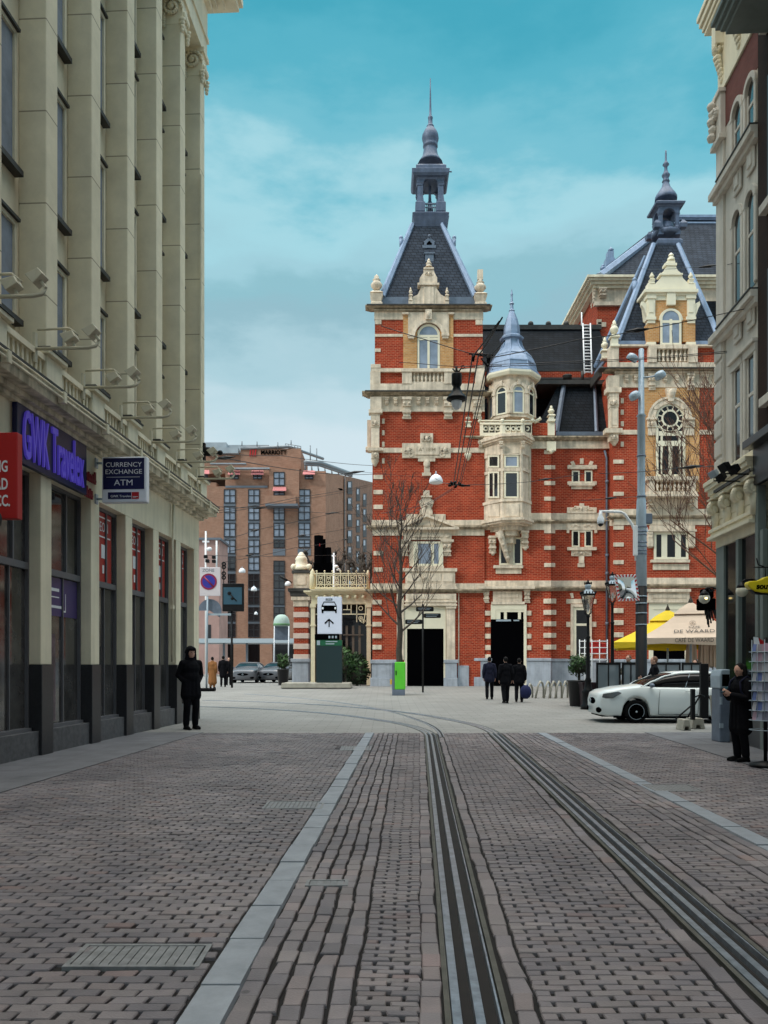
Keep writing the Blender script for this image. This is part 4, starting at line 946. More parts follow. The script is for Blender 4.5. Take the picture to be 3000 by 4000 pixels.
# parapet balusters and dormer
def f(mb):
    for k in range(7): baluster(mb,2574+17*k,1362,1414,S+.0,7)
    fb(mb,2566,2690,1352,1361,S,.18,.4)
part('balustrade', 'stone', f)
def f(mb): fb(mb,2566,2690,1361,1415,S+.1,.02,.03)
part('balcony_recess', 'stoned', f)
DD = S+.25
def f(mb): fb(mb,2529,2576,1260,1335,DD,0,2.6); fb(mb,2666,2716,1260,1335,DD,0,2.6); fb(mb,2561,2684,1172,1262,DD+.0,-.02,2.4)
part('dormer_wall', 'yelbrick', f)
def f(mb):
    for x0, x1 in ((2530,2560),(2685,2716)): fb(mb,x0,x1,1165,1236,DD,.08,2.5); fb(mb,x0+6,x1-6,1180,1220,DD,.12,.1); fb(mb,x0-4,x1+4,1236,1248,DD,.12,.5); fb(mb,x0,x1,1248,1262,DD,.06,.4); fb(mb,x0-3,x1+3,1335,1347,DD,.1,.5); fb(mb,x0-4,x1+4,1150,1165,DD,.14,.6)
    mb.pp([(2529,1240),(2516,1205),(2506,1190),(2508,1176),(2529,1186)],DD,.3); mb.pp([(2716,1240),(2728,1205),(2736,1190),(2734,1176),(2716,1186)],DD,.3)
    fb(mb,2526,2722,1140,1152,DD,.12,2.5); fb(mb,2518,2728,1128,1140,DD,.26,2.7); fb(mb,2561,2684,1152,1172,DD,.05,.4); fb(mb,2606,2640,1138,1190,DD,.2,.3)
    mb.pp([(2530,1128),(2532,1104),(2560,1108),(2582,1086),(2586,1072),(2664,1072),(2668,1086),(2690,1108),(2716,1104),(2720,1128)],DD-.02,.5)
    fb(mb,2578,2668,1066,1073,DD,.1,.6); mb.pp([(2584,1066),(2596,1056),(2604,1040),(2610,1034),(2634,1034),(2640,1040),(2648,1056),(2660,1066)],DD-.04,.4); fb(mb,2598,2645,1026,1036,DD,.1,.5); fb(mb,2606,2638,1018,1026,DD,.06,.4)
    mb.plathe(2621,DD+.15,[(15,1018),(13,1008),(6,1003),(11,999),(8,994),(2,988)],10)
    for x in (2546,2698): urn(mb,x,1064,1106,10,DD+.1)
    mb.parch(2621,1251,40,47,DD-.06,.1,n=18)
part('dormer_gable', 'ivory', f, .008)
def f(mb):
    mb.parch(2621,1251,44,66,DD-.03,.05,n=24)
part('brick_arch', 'yelbrick', f)
window(th,2580,2662,1205,1347,DD-.05,v=(.5,),h=(.36,),fr=8,mu=10,glass='glassb',arch=True)
# pyramid roof of the right tower
R2 = S+.6; bw0, bw1 = PX(2412,R2), PX(2812,R2); RW2 = bw1-bw0; rc2 = R2+RW2/2; rx2 = (bw0+bw1)/2; tw2 = 47*(rc2-.8)/F; zb2, zt2 = PZ(1332,R2), PZ(952,rc2-.8)
tx2 = PX(2602,rc2-.8)
qb = [(bw0,R2),(bw1,R2),(bw1,R2+RW2),(bw0,R2+RW2)]; qt = [(tx2-tw2,rc2-tw2),(tx2+tw2,rc2-tw2),(tx2+tw2,rc2+tw2),(tx2-tw2,rc2+tw2)]
def f(mb): mb.add([(x,y,zb2) for x,y in qb]+[(x,y,zt2) for x,y in qt], [(3,2,1,0),(4,5,6,7)]+[(i,(i+1)%4,4+(i+1)%4,4+i) for i in range(4)])
rf = part('tower_roof', 'slate', f)
def f(mb):
    for i in range(4):
        mb.tube([(*qb[i],zb2),(*qt[i],zt2)],[.2,.15],6,smooth=False)
        for q in (.12,.26,.4,.54,.68,.82): mb.ell(Vector((*qb[i],zb2)).lerp(Vector((*qt[i],zt2)),q),.16,6,4)
    p = Vector((*qb[0],zb2)).lerp(Vector((*qt[0],zt2)),.55)+Vector((-.2,0,0)); mb.tube([p-Vector((0,0,.4)),p+Vector((0,0,.3))],[.1,.16],8); mb.ell(p+Vector((0,0,.42)),.13)
    mb.box(bw0-.05,bw1+.05,R2-.06,R2+RW2,PZ(1346,R2),zb2-.01)
part('hip_flashing', 'zinc', f, parent=rf)
def f(mb):
    c = 2601
    mb.plathe(c,rc2,[(46,958),(50,948),(50,936),(44,930)],sq=True); mb.plathe(c,rc2,[(52,930),(56,922),(56,914),(40,908)],12); mb.plathe(c,rc2,[(40,908),(30,890),(26,876),(10,866)],10)
    hw = 40*rc2/F; x0 = PX(c,rc2); rcg = rc2-hw
    for sx in (-1,1):
        for sy in (-1,1): mb.sq(x0+sx*hw*.8,rc2+sy*hw*.8,[(hw*.24,PZ(915,rcg)),(hw*.24,PZ(885,rcg)),(hw*.17,PZ(878,rcg)),(hw*.17,PZ(838,rcg)),(hw*.24,PZ(832,rcg))]); mb.sq(x0+sx*hw*1.25,rc2+sy*hw*1.1,[(hw*.3,PZ(915,rc2)),(hw*.36,PZ(900,rc2)),(hw*.1,PZ(884,rc2))])
    n = 14; rr_ = 25*rc2/F; cz = PZ(836,rcg); tz = PZ(802,rcg)
    prof = [(-hw,cz),(-hw,tz),(hw,tz),(hw,cz)]+[(rr_*math.cos(math.pi*i/n), cz+rr_*.9*math.sin(math.pi*i/n)) for i in range(n+1)]
    for sy in (-1,1):
        mb.prism([(x+x0,z) for x,z in prof],rc2+sy*hw*.85-.1,rc2+sy*hw*.85+.1); mb.prism(prof,sy*hw*.85-.1,sy*hw*.85+.1,T=Matrix.Translation((x0,rc2,0)) @ Matrix.Rotation(R(90),4,'Z'))
    mb.plathe(c,rc2,[(42,806),(46,800),(56,792),(58,784),(44,782)],sq=True)
    mb.plathe(c,rc2,[(43,783),(42,772),(36,760),(26,746),(17,732),(12,715),(11,712),(15,710),(12,704),(10,696),(14,690),(16,684),(10,676),(6,664),(6,652),(13,644),(8,636),(4,628),(3.5,600),(2.5,588)],12)
part('lantern_spire', 'lead', f)
def f(mb): urn(mb,2399,1250,1352,17,S-.05); urn(mb,2362,1318,1400,14,S+1.2)
part('corner_finial', 'ivory', f)
# ---------------- high main block behind
Q = 56.0
def f(mb): mb.box(PX(2334,Q),PX(2334,Q)+14,Q,Q+9,8,PZ(1119,Q))
part('main_wall', 'redbrick', f)
def f(mb):
    fb(mb,2318,2900,1120,1178,Q,.14,.3); fb(mb,2332,2350,1247,1266,Q,.05,.1); fb(mb,2336,2368,1258,1276,Q,.05,.1); fb(mb,2336,2368,1315,1330,Q,.05,.1)
    console(mb,2342,2372,1122,1162,Q-.1,.5); fb(mb,2322,2900,1178,1192,Q,.22,.3)
    for k in range(5): console(mb,2318-k*8,2326-k*8,1130+k*26,1178+k*24,Q+k*1.6,.3)
part('main_frieze', 'stone', f)
def f(mb):
    for o, y0, y1 in ((.9,1083,1092),(.75,1092,1100),(.55,1100,1110),(.35,1110,1120)):
        x0 = PX(2334,Q)-o; mb.box(x0,PX(2334,Q)+14.5,Q-o,Q+9+o,PZ(y1,Q-.5),PZ(y0,Q-.5))
part('main_cornice', 'creamlit', f)
def f(mb):
    A, B = W3(2318,1080,Q-.2), W3(2900,1080,Q-.2); C_, E = W3(2900,858,Q+4.0), W3(2600,858,Q+4.0)
    mb.add([A,B,C_,E,A+Vector((0,9.5,0)),B+Vector((0,9.5,0)),C_+Vector((0,1,0)),E+Vector((0,1,0))], [(0,1,2,3),(4,7,6,5),(3,2,6,7),(0,3,7,4),(1,5,6,2),(0,4,5,1)])
part('main_roof', 'slate', f)
def f(mb):
    mb.tube([W3(2345,1080,Q-.4),W3(2575,905,Q+3.2)],.3,6,smooth=False); fb(mb,2590,2900,838,848,Q+4,.3,1.2); fb(mb,2590,2900,848,858,Q+4,.15,1.0); fb(mb,2590,2900,866,872,Q+3.8,.2,.2)
    fb(mb,2368,2402,1006,1075,Q+1.0,.1,.7); fb(mb,2374,2398,980,1006,Q+1.0,.0,.5); mb.plathe(2386,Q+1.2,[(8,982),(12,976),(4,970),(1,964)],8); fb(mb,2402,2420,1014,1030,Q+1.0,.1,.7); urn(mb,2355,1032,1076,12,Q+.1)
part('roof_ridge', 'zinc', f)
def f(mb): fb(mb,2730,2900,1176,1340,Q-2.5,0,2.4)
part('low_roof', 'slated', f)
# ================================================================ left building (cream bank front); local axes: y runs along the street, x to the right
AL = -math.atan(ST)
lb = thing('bank_building', 'tall cream painted building with giant pilasters over a row of dark framed shop windows', 'building', (0,0,0), AL)
XW, XP, XB = -6.87, -6.70, -7.20      # ground-floor wall plane, pilaster front, back wall upstairs
SE = 24.2                              # corner of the building
def lpart(name, m, fn, bevel=0, parent=None, split=False):
    mb = MB(); fn(mb)
    return mb.build_all(name, m, parent or lb, False, bevel) if split else mb.build(name, m, parent or lb, False, bevel)
PS = 1.944; piers = [24.2-PS*k for k in range(0, 17)]                 # far edge of every pier along the street
def f(mb):
    mb.box(-16, XB, -10, SE-.35, 6.05, 27)
lpart('upper_wall', 'cream', f)
def f(mb): mb.box(-16, XW-.62, -10, SE-.02, 0, 6.0); mb.box(XW-.62, XW, -10, SE, 5.02, 5.95)
lpart('lower_wall', 'cream', f)
GP = [24.2,22.4,20.55,18.68,16.77,14.6,12.7]+[12.7-1.9*k for k in range(1,11)]
for k, e in enumerate(GP):
    w = .42 if k else .5
    def f(mb): mb.box(XW-.62, XW, e-w, e, 1.62, 5.02)
    lpart('pier', 'cream', f, .012)
    def f(mb): mb.box(XW-.62, XW+.03, e-w-.015, e+.012, 0, 1.62)
    lpart('pier_base', 'plinth', f, .01)
for k, e in enumerate(GP[:8]):
    a, b_ = GP[k+1], e-(.42 if k else .5)
    if k == 7: continue
    door = (k == 6)
    def f(mb):
        mb.box(XW-.5, XW-.03, a, b_, 0, .44 if not door else .1)
    lpart('stall_riser', 'riser', f, .008)
    xg = XW-.26
    def f(mb):
        z0 = .44 if not door else .1
        for y in (a, b_-.05): mb.box(xg-.05, xg+.05, y, y+.05, z0, 5.02)
        mb.box(xg-.05, xg+.06, a+.05, b_-.05, 3.30, 3.42); mb.box(xg-.05, xg+.05, a+.05, b_-.05, 4.95, 5.02); mb.box(xg-.05, xg+.12, a+.05, b_-.05, z0, z0+.06)
        ym = a+(b_-a)*.62; mb.box(xg-.04, xg+.04, ym, ym+.045, 3.42, 4.95)
        if door: mb.box(xg-.04, xg+.04, a+.55, a+.62, .1, 3.3); mb.box(xg-.04, xg+.05, a+.62, b_-.1, 2.75, 2.83)
        else: mb.box(xg-.03, xg+.03, a+(b_-a)*.55, a+(b_-a)*.55+.03, z0, 3.3)
    fr = lpart('shop_window', 'frame', f)
    def f(mb): mb.box(xg-.03, xg-.01, a+.04, b_-.04, .12, 5.0)
    lpart('pane', 'shopglass', f, parent=fr)
    if k < 5 and k != 4:                     # red poster in the upper light
        def f(mb): mb.box(xg-.008, xg+.004, a+.06, a+(b_-a)*.86, 3.43, 4.94)
        po = lpart('window_poster', mat('poster_red', (.36,.018,.012), .4), f, parent=fr)
        text('poster_lettering', 'ODEON', .30, 'white', fr, (xg+.008, a+.06+(b_-a)*.42, 4.62), (90,0,90), .75, .001, world=False)
        def f(mb):
            mb.box(xg+.005, xg+.008, a+.1, a+(b_-a)*.82, 4.82, 4.85); mb.box(xg+.005, xg+.008, a+.1, a+(b_-a)*.82, 4.40, 4.43)
            for q in range(2): mb.box(xg+.005, xg+.008, a+.38+.34*q, a+.60+.34*q, 3.95, 4.25); mb.box(xg+.005, xg+.008, a+.44+.34*q, a+.53+.34*q, 3.62, 3.80)
        lpart('poster_marks', 'white', f, parent=fr)
    if k in (1,2,3):                          # pale things lying in the shop window
        def f(mb): mb.box(xg-.008, xg+.002, a+.08, a+.42, .52, 3.28)
        lpart('window_poster', mat('poster_brown', (.20,.075,.045), .4, noise=.5, nscale=4), f, parent=fr)
    if k == 4:
        def f(mb): mb.box(xg-.008, xg+.004, a+.06, b_-.1, 2.55, 3.28)
        po = lpart('window_poster', mat('poster_purple', (.05,.03,.13), .4), f, parent=fr)
        def f(mb):
            mb.box(xg+.005, xg+.008, a+.12, a+.85, 3.02, 3.08); mb.box(xg+.005, xg+.008, a+.12, a+.85, 2.90, 2.92); mb.box(xg+.005, xg+.008, a+.2, a+.95, 2.70, 2.75); mb.box(xg+.005, xg+.008, a+1.12, a+1.14, 2.64, 3.0); mb.box(xg+.005, xg+.008, a+.98, a+1.12, 2.64, 2.67)
        lpart('poster_marks', 'white', f, parent=fr)
        def f(mb): mb.box(xg-.008, xg+.002, a+.08, a+.7, .55, 2.2)
        lpart('window_poster', mat('poster_dim', (.09,.06,.075), .4, noise=.8, nscale=5), f, parent=fr)
def f(mb): mb.box(XW-.3, XW+.02, SE-.35, SE+.02, 0, .02)
# ledge and its mouldings
def f(mb):
    for z0, z1, o in ((5.95,6.03,.12),(6.03,6.12,.22),(6.12,6.30,.43),(6.30,6.38,.47)): mb.box(XW-.5, XW+o, -10, SE+o, z0, z1)
lpart('ledge', mat('stained_ledge', (.66,.59,.45), .85, noise=.35, nscale=2.5, streak=.5), f, .01)
def f(mb):
    mb.box(XW-.4, XW+.50, -10, SE+.5, 6.38, 6.42)
lpart('lead_flashing', 'gutter', f)
def f(mb):
    for k in range(11):
        y = 3+2*k
    mb.tube([(XW+.52,2,6.24),(XW+.52,SE+.3,6.24)],.022,6); mb.tube([(XW+.52,2,6.33),(XW+.52,SE+.3,6.33)],.018,6)
    for k in range(12): mb.box(XW+.44,XW+.56,2.5+1.9*k,2.6+1.9*k,6.17,6.36)
lpart('light_rail', 'creamlit', f)
# parapet: pedestals, panels of bars
for k, e in enumerate(piers[:10]):
    def f(mb):
        mb.box(XB-.05, XP+.06, e-.55, e+.05, 6.42, 7.02); mb.box(XB-.05, XP+.14, e-.62, e+.12, 7.02, 7.10)
    lpart('pedestal', 'cream', f, .015)
    def f(mb): mb.box(XB+.02, XP+.16, e-.64, e+.14, 7.10, 7.135)
    lpart('pedestal_flashing', 'gutter', f)
    def f(mb):
        y0, y1 = e-1.95, e-.56
        mb.box(XP-.1, XP+.02, y0, y1, 6.42, 6.50); mb.box(XP-.12, XP+.04, y0, y1, 6.90, 7.0); n = 9
        for q in range(n): yy = y0+(y1-y0)*(q+.5)/n; mb.box(XP-.07, XP-.01, yy-.035, yy+.035, 6.5, 6.9)
    lpart('balustrade', 'cream', f)
    # pilaster
    def f(mb):
        mb.box(XB, XP, e-.45, e, 7.10, 18.95)
    pil = lpart('pilaster', brickmat('pilaster_blocks%d' % k, (.78,.70,.52), (.75,.67,.49), (.36,.31,.22), bw=60, bh=1.62, ms=.014, var=.22, bump=.15, offset=0), f, .02)
    def f(mb):     # ionic capital: scrolls, egg band, drops
        y0, y1 = e-.45, e
        mb.box(XB-.02, XP+.12, y0-.06, y1+.06, 19.62, 19.75); mb.box(XB, XP+.06, y0, y1, 18.95, 19.62)
        for yy, sgn in ((y0-.02,-1),(y1+.02,1)):
            for q in range(26):     # scroll on the side facing along the street
                a0 = q*.42; r0 = .27*(1-q/29)
                p = (XP-.22+r0*math.cos(a0), yy+sgn*.03, 19.38+r0*math.sin(a0)); mb.ell(p, (.05,.06,.05), 6, 4)
            mb.ell((XP-.22,yy+sgn*.04,19.38),.07,8,6)
            for q in range(5): mb.ell((XB+.06,yy+sgn*.02,19.2-.08*q),(.05,.04,.05),6,4)
            for q in range(4): mb.ell((XP+.06,yy,19.05-.1*q),(.10-.015*q,.05,.07),6,4)
        for q in range(4): mb.ell((XP+.09,y0+.06+.11*q,19.2),(.06,.05,.12),6,4)
    lpart('capital', 'cream', f, parent=pil)
# windows between the pilasters upstairs
for k, e in enumerate(piers[:9]):
    y0, y1 = e-1.95, e-.5
    for z0, z1 in ((7.6,9.3),(10.2,12.6),(13.6,15.9),(16.6,18.4)):
        def f(mb):
            xx = XB+.035
            mb.box(XB,xx+.03,y0+.12,y0+.2,z0,z1); mb.box(XB,xx+.03,y1-.2,y1-.12,z0,z1); mb.box(XB,xx+.03,y0+.2,y1-.2,z1-.08,z1); mb.box(XB,xx+.03,y0+.2,y1-.2,z0,z0+.08); mb.box(XB,xx+.02,(y0+y1)/2-.04,(y0+y1)/2+.04,z0+.08,z1-.08)
        fr = lpart('window', 'creamlit', f)
        def f(mb): mb.box(XB,XB+.02,y0+.2,y1-.2,z0+.08,z1-.08)
        lpart('pane', 'glassb', f, parent=fr)
        def f(mb): mb.box(XB,XB+.16,y0+.08,y1-.08,z0-.10,z0); mb.box(XB,XB+.12,y0+.1,y1-.1,z1+.005,z1+.06)
        lpart('sill', 'gutter', f, parent=fr, split=True)
def f(mb):
    mb.box(-16, XP+.05, -10, SE+.1, 19.75, 20.3); mb.box(-16, XP+.10, -10, SE+.15, 20.3, 20.42); mb.box(-16, XP+.06, -10, SE+.1, 20.42, 21.3)
    for i, (o, z) in enumerate(((.2,21.3),(.32,21.45),(.5,21.6),(.85,21.8),(.95,22.0))): mb.box(-16, XP+o, -10, SE+o, z, z+.2-.002)
lpart('entablature', 'cream', f)
def f(mb):
    pts = [(XW+.08, SE-2.7, 5.9),(XW+.08, SE-2.75,5.0),(XW+.06,SE-2.75,4.9),(XW+.06,SE-2.75,1.7)]; mb.tube(pts,.035,6); mb.box(XW,XW+.1,SE-2.82,SE-2.68,3.1,3.2); mb.box(XP+.0,XP+.05,SE-.52,SE-.46,8,16)
lpart('drain_pipe', 'creamlit', f, split=True)
# ---------------- floodlights on bent arms above the ledge
for k in range(8):
    e = piers[k]-.25
    fl = thing('floodlight', 'two cream floodlights on a ledge arm, '+['nearest the far corner of the bank','second from the far corner','third from the far corner','fourth from the far corner','fifth from the far corner','sixth from the far corner','seventh from the far corner','nearest the camera'][k], 'floodlight', (0,0,0), AL, 'floodlights along the bank ledge')
    mb = MB(); mb.box(XP+.0, XP+.05, e-.7, e-.62, 6.75, 7.25); mb.tube([(XP+.05,e-.66,6.98),(XP+.95,e-.66,6.98),(XP+1.06,e-.62,7.02),(XP+1.1,e-.58,7.12)],.03,6); mb.tube([(XP+.05,e-.62,7.32),(XP+.6,e-.6,7.34),(XP+.75,e-.6,7.22)],.02,6); mb.build('arm','flood',fl,False)
    for q, (x, z) in enumerate(((XP+.62,7.2),(XP+1.0,7.3))):
        mb = MB(); TT = Matrix.Translation((x,e-.6,z-.03)) @ Matrix.Rotation(R(-25-12*q),4,'Y') @ Matrix.Scale(.78,4)
        mb.add([(-.13,-.14,-.1),(.13,-.14,-.07),(.13,.14,-.07),(-.13,.14,-.1),(-.15,-.16,.12),(.12,-.12,.09),(.12,.12,.09),(-.15,.16,.12)], [(3,2,1,0),(4,5,6,7),(0,1,5,4),(1,2,6,5),(2,3,7,6),(3,0,4,7)], T=TT); mb.box(-.03,.03,-.03,.03,-.25,-.08,T=TT); mb.build('lamp_head','flood',fl,False,.01)
# ---------------- signs
sg = thing('fascia_sign', 'dark blue shop fascia with violet glowing letters over the shop windows', 'sign', (0,0,0), AL)
mb = MB(); mb.box(XW+.01, XW+.10, 13.15, 15.9, 4.98, 6.0); mb.build('board','navy',sg,False,.01)
vio = mat('violet_letters', (.09,.06,.50), .4, emit=.20); M['violet'] = vio; M['redletter'] = mat('dark_red_letters', (.22,.01,.02), .5)
text('lettering', 'GWK Travelex', 1.16, 'violet', sg, (XW+.12, 14.50, 5.44), (90,0,90), .33, .02, world=False, bold=.006)
mb = MB(); rr_ = random.Random(4)
for row, (z, n) in enumerate(((5.32,7),(4.98,5))):
    for q in range(n): mb.box(XW+.01, XW+.04, 15.98+.08*q, 15.98+.08*q+.05, z, z+rr_.uniform(.14,.26)); mb.box(XW+.01, XW+.035, 15.98+.08*q, 15.98+.08*q+.08, z+.05, z+.09)
mb.build('small_lettering','redletter',sg,False)
cs = thing('hanging_sign', 'white framed dark blue light box sign for a currency exchange, hung out over the pavement', 'sign', (0,0,0), AL)
yc = 16.5; zc = 5.42; xc0 = XW+.16
mb = MB(); mb.box(xc0, xc0+.94, yc, yc+.17, zc-.47, zc+.47); mb.build('case','whitepl',cs,False,.02)
mb = MB(); mb.box(xc0+.03, xc0+.89, yc-.006, yc, zc-.20, zc+.44); mb.build('face','navy',cs,False)
mb = MB(); mb.box(xc0+.13, xc0+.62, yc-.006, yc, zc-.40, zc-.26); mb.build('name_panel','navy',cs,False)
mb = MB(); mb.box(xc0+.63, xc0+.78, yc-.007, yc, zc-.40, zc-.26); mb.build('red_panel','red',cs,False)
for tx_, sz, z, q in (('CURRENCY',.135,zc+.30,1.08),('EXCHANGE',.135,zc+.155,1.08),('ATM',.17,zc-.07,1.15)): text('lettering', tx_, sz, 'white', cs, (xc0+.46, yc-.009, z), (90,0,0), q, .001, world=False)
text('lettering', 'GWK Travelex', .068, 'white', cs, (xc0+.40, yc-.009, zc-.345), (90,0,0), 1.0, .001, world=False)
mb = MB(); mb.box(xc0+.10, xc0+.80, yc-.009, yc-.006, zc+.045, zc+.052); mb.box(xc0+.65, xc0+.76, yc-.01, yc-.007, zc-.36, zc-.35); mb.box(xc0+.65, xc0+.72, yc-.01, yc-.007, zc-.375, zc-.368); mb.build('line','white',cs,False)
mb = MB()
for z in (zc-.38, zc+.36): mb.tube([(XW,yc+.08,z),(xc0+.02,yc+.08,z)],.025,6); mb.box(XW,XW+.03,yc+.02,yc+.14,z-.1,z+.1)
for q in mb.pieces(): q.build('bracket','galv',cs,False)
rs = thing('hanging_sign', 'bright red square sign with white capital letters cut off by the picture edge', 'sign', (0,0,0), AL)
yr = 11.0; rxr = -5.66; zr0, zr1 = PZ(2028,yr+.35), PZ(1693,yr+.35)
mb = MB(); mb.box(XW+.2, rxr, yr, yr+.14, zr0, zr1); mb.build('panel','red',rs,False,.01)
hh = zr1-zr0
for tx_, q in (('NG',.60),('RD',.395),('CC.',.20)): text('lettering', tx_, hh*.185, 'white', rs, (rxr-.13 if q > .3 else rxr-.10, yr-.006, zr0+hh*q), (90,0,0), .60, .002, align='RIGHT', world=False, bold=.004)
mb = MB(); mb.tube([(XW,yr+.07,zr1-.2),(XW+.22,yr+.07,zr1-.2)],.03,6); mb.build('bracket','blackmetal',rs,False)
bs = thing('hanging_sign', 'round black sign with a pale ring, just entering the picture under the red sign', 'sign', (0,0,0), AL)
yb_ = 10.6; xb_ = -5.87; zb_ = PZ(2030,yb_+.35)
mb = MB(); mb.lathe(0,0,[(.13,-.06),(.13,.06)],28,smooth=False); mb.v = [(xb_+x*1.35, yb_+z, zb_+y*1.35) for x, y, z in mb.v]; mb.build('disc','blackmetal',bs,False)
mb = MB(); mb.arch(xb_,zb_,.155,.166,yb_-.07,yb_-.06,0,360,28); mb.build('ring','white',bs,False)
mb = MB(); mb.tube([(XW,yb_,zb_),(xb_-.1,yb_,zb_)],.03,6); mb.build('bracket','blackmetal',bs,False)
wa = thing('wire_anchor', 'black iron wire anchor with insulators bolted to the corner of the cream bank', 'wire anchor', (0,0,0), AL)
mb = MB(); za = PZ(1768,24.5); mb.box(XP-.02,XP+.06,SE-.2,SE-.06,za-.25,za+.25); mb.ell((XP+.14,SE-.13,za),(.16,.1,.14),10,8); mb.tube([(XP+.1,SE-.13,za),(XP+.55,SE-.1,za-.03)],.05,6); mb.ell((XP+.5,SE-.1,za-.03),.08,8,6); mb.build('anchor','blackmetal',wa,False)
# ================================================================ right building (grey-beige, scrolled shop cornice)
AR = -math.atan(.060)
rb = thing('corner_house', 'grey beige corner house with tall arched windows, red brick frieze and a scrolled shop cornice', 'house', (0,0,0), AR)
def rp_(name, m, fn, bevel=0, parent=None, split=False):
    mb = MB(); fn(mb)
    return mb.build_all(name, m, parent or rb, False, bevel) if split else mb.build(name, m, parent or rb, False, bevel)
# local frame: wall plane x = XR, street along y
XR = 6.30
def rs_(px):                                  # distance along the street of wall pixel column px
    a = -AR; t_ = (px-CX)/F
    return XR*(math.cos(a)+t_*math.sin(a))/(t_*math.cos(a)-math.sin(a))
def rz_(py, s): return PZ(py, s*math.cos(AR)-XR*math.sin(-AR)) if False else CH+(HY-py)*(s*math.cos(AR)+XR*math.sin(AR))/F
SR = rs_(2808)                                # far corner of the house
M['house'] = mat('grey_beige_paint', (.66,.60,.52), .75, noise=.12, nscale=1.2, streak=.15); M['housed'] = mat('grey_green_paint', (.16,.19,.175), .6, noise=.15, nscale=2)
s_end = rs_(2972)                             # where the next house starts
def f(mb): mb.box(XR, XR+9, s_end, SR, 5.5, rz_(250,SR))
rp_('wall', 'house', f)
zt_ = lambda py, px: rz_(py, rs_(px))
z_c0, z_c1 = zt_(300,2800), zt_(150,2800)     # frieze / cornice heights
def f(mb):
    zf0 = zt_(395,2808)
    mb.box(XR-.05, XR+9, s_end, SR+.05, zf0, zf0+.12); mb.box(XR-.02,XR+9,s_end,SR+.02,zf0+.12,zf0+1.25)
    for o, a, e in ((.06,1.25,1.35),(.24,1.62,1.72),(.28,1.72,1.85),(.33,1.85,2.0),(.37,2.0,2.12)): mb.box(XR-o, XR+9, s_end, SR+o, zf0+a, zf0+e-.002)
    mb.box(XR-.1,XR+9,s_end,SR+.1,zf0+1.35,zf0+1.62)
rp_('cornice', 'cream', f, .01)
zf0 = zt_(395,2808)
for k in range(4):
    y = SR-.25-1.0*k
    def f(mb):
        mb.box(XR-.20,XR,y-.12,y+.12,zf0+1.02,zf0+1.60)
        for q in range(14): a0 = q*.5; r0 = .16*(1-q/16); mb.ell((XR-.12+r0*.6*math.cos(a0),y,zf0+.95+r0*math.sin(a0)),(.05,.13,.05),6,4)
        for q in range(6): mb.ell((XR-.12+.02*q,y,zf0+.75-.09*q),(.10-.012*q,.11,.08),6,4)
    rp_('cornice_bracket', 'cream', f)
def f(mb): mb.box(XR-.012,XR,s_end,SR-.42,zf0-.85,zf0)
rp_('brick_frieze', brickmat('dull_red_brick', (.21,.075,.06), (.18,.065,.055), (.16,.09,.075), bw=.2, bh=.06, ms=.006), f)
def f(mb):      # corner pilaster with capital
    mb.box(XR-.05,XR+.02,SR-.40,SR+.04,5.6,zf0-1.0); mb.box(XR-.16,XR+.02,SR-.48,SR+.1,zf0-1.1,zf0-1.0); mb.box(XR-.16,XR,SR-.47,SR+.08,zf0-.1,zf0); mb.box(XR-.12,XR,SR-.44,SR+.05,zf0-1.0,zf0-.1)
    for q in range(12): a0 = q*.55; r0 = .15*(1-q/15); mb.ell((XR-.14,SR-.2+r0*math.cos(a0),zf0-.45+r0*math.sin(a0)),(.08,.05,.05),6,4)
    for q in range(5): mb.ell((XR-.2+.03*(q%2),SR-.1,zf0-.2-.17*q),(.1,.12,.1),6,4)
rp_('corner_pilaster', 'house', f, .01)
zs1, zs2, zs3 = zt_(764,2817), zt_(1330,2817), zt_(1925,2830)
def f(mb):
    for z in (zs1, zs2): mb.box(XR-.20,XR,s_end,SR+.12,z,z+.14); mb.box(XR-.12,XR,s_end,SR+.06,z-.12,z)
rp_('string_course', 'house', f, .01, split=True)
def f(mb):
    for z in (zs1, zs2): mb.box(XR-.22,XR-.02,s_end,SR-.4,z+.14,z+.17)
    mb.box(XR-.22,XR-.02,s_end,SR-.3,zs3,zs3+.06)
rp_('sill_flashing', 'gutter', f, 0, split=True)
def f(mb):       # rusticated corner blocks
    z = 5.75; 
    while z < zs2-.3: mb.box(XR-.085,XR-.02,SR-.36,SR+.08,z,z+.36); z += .42
for q in range(1):
    mb = MB(); f(mb); [p.build('corner_block','house',rb,False,.03) for p in mb.pieces(.01)]
wins = [(17.10,17.52),(16.40,16.80),(15.78,16.10)]
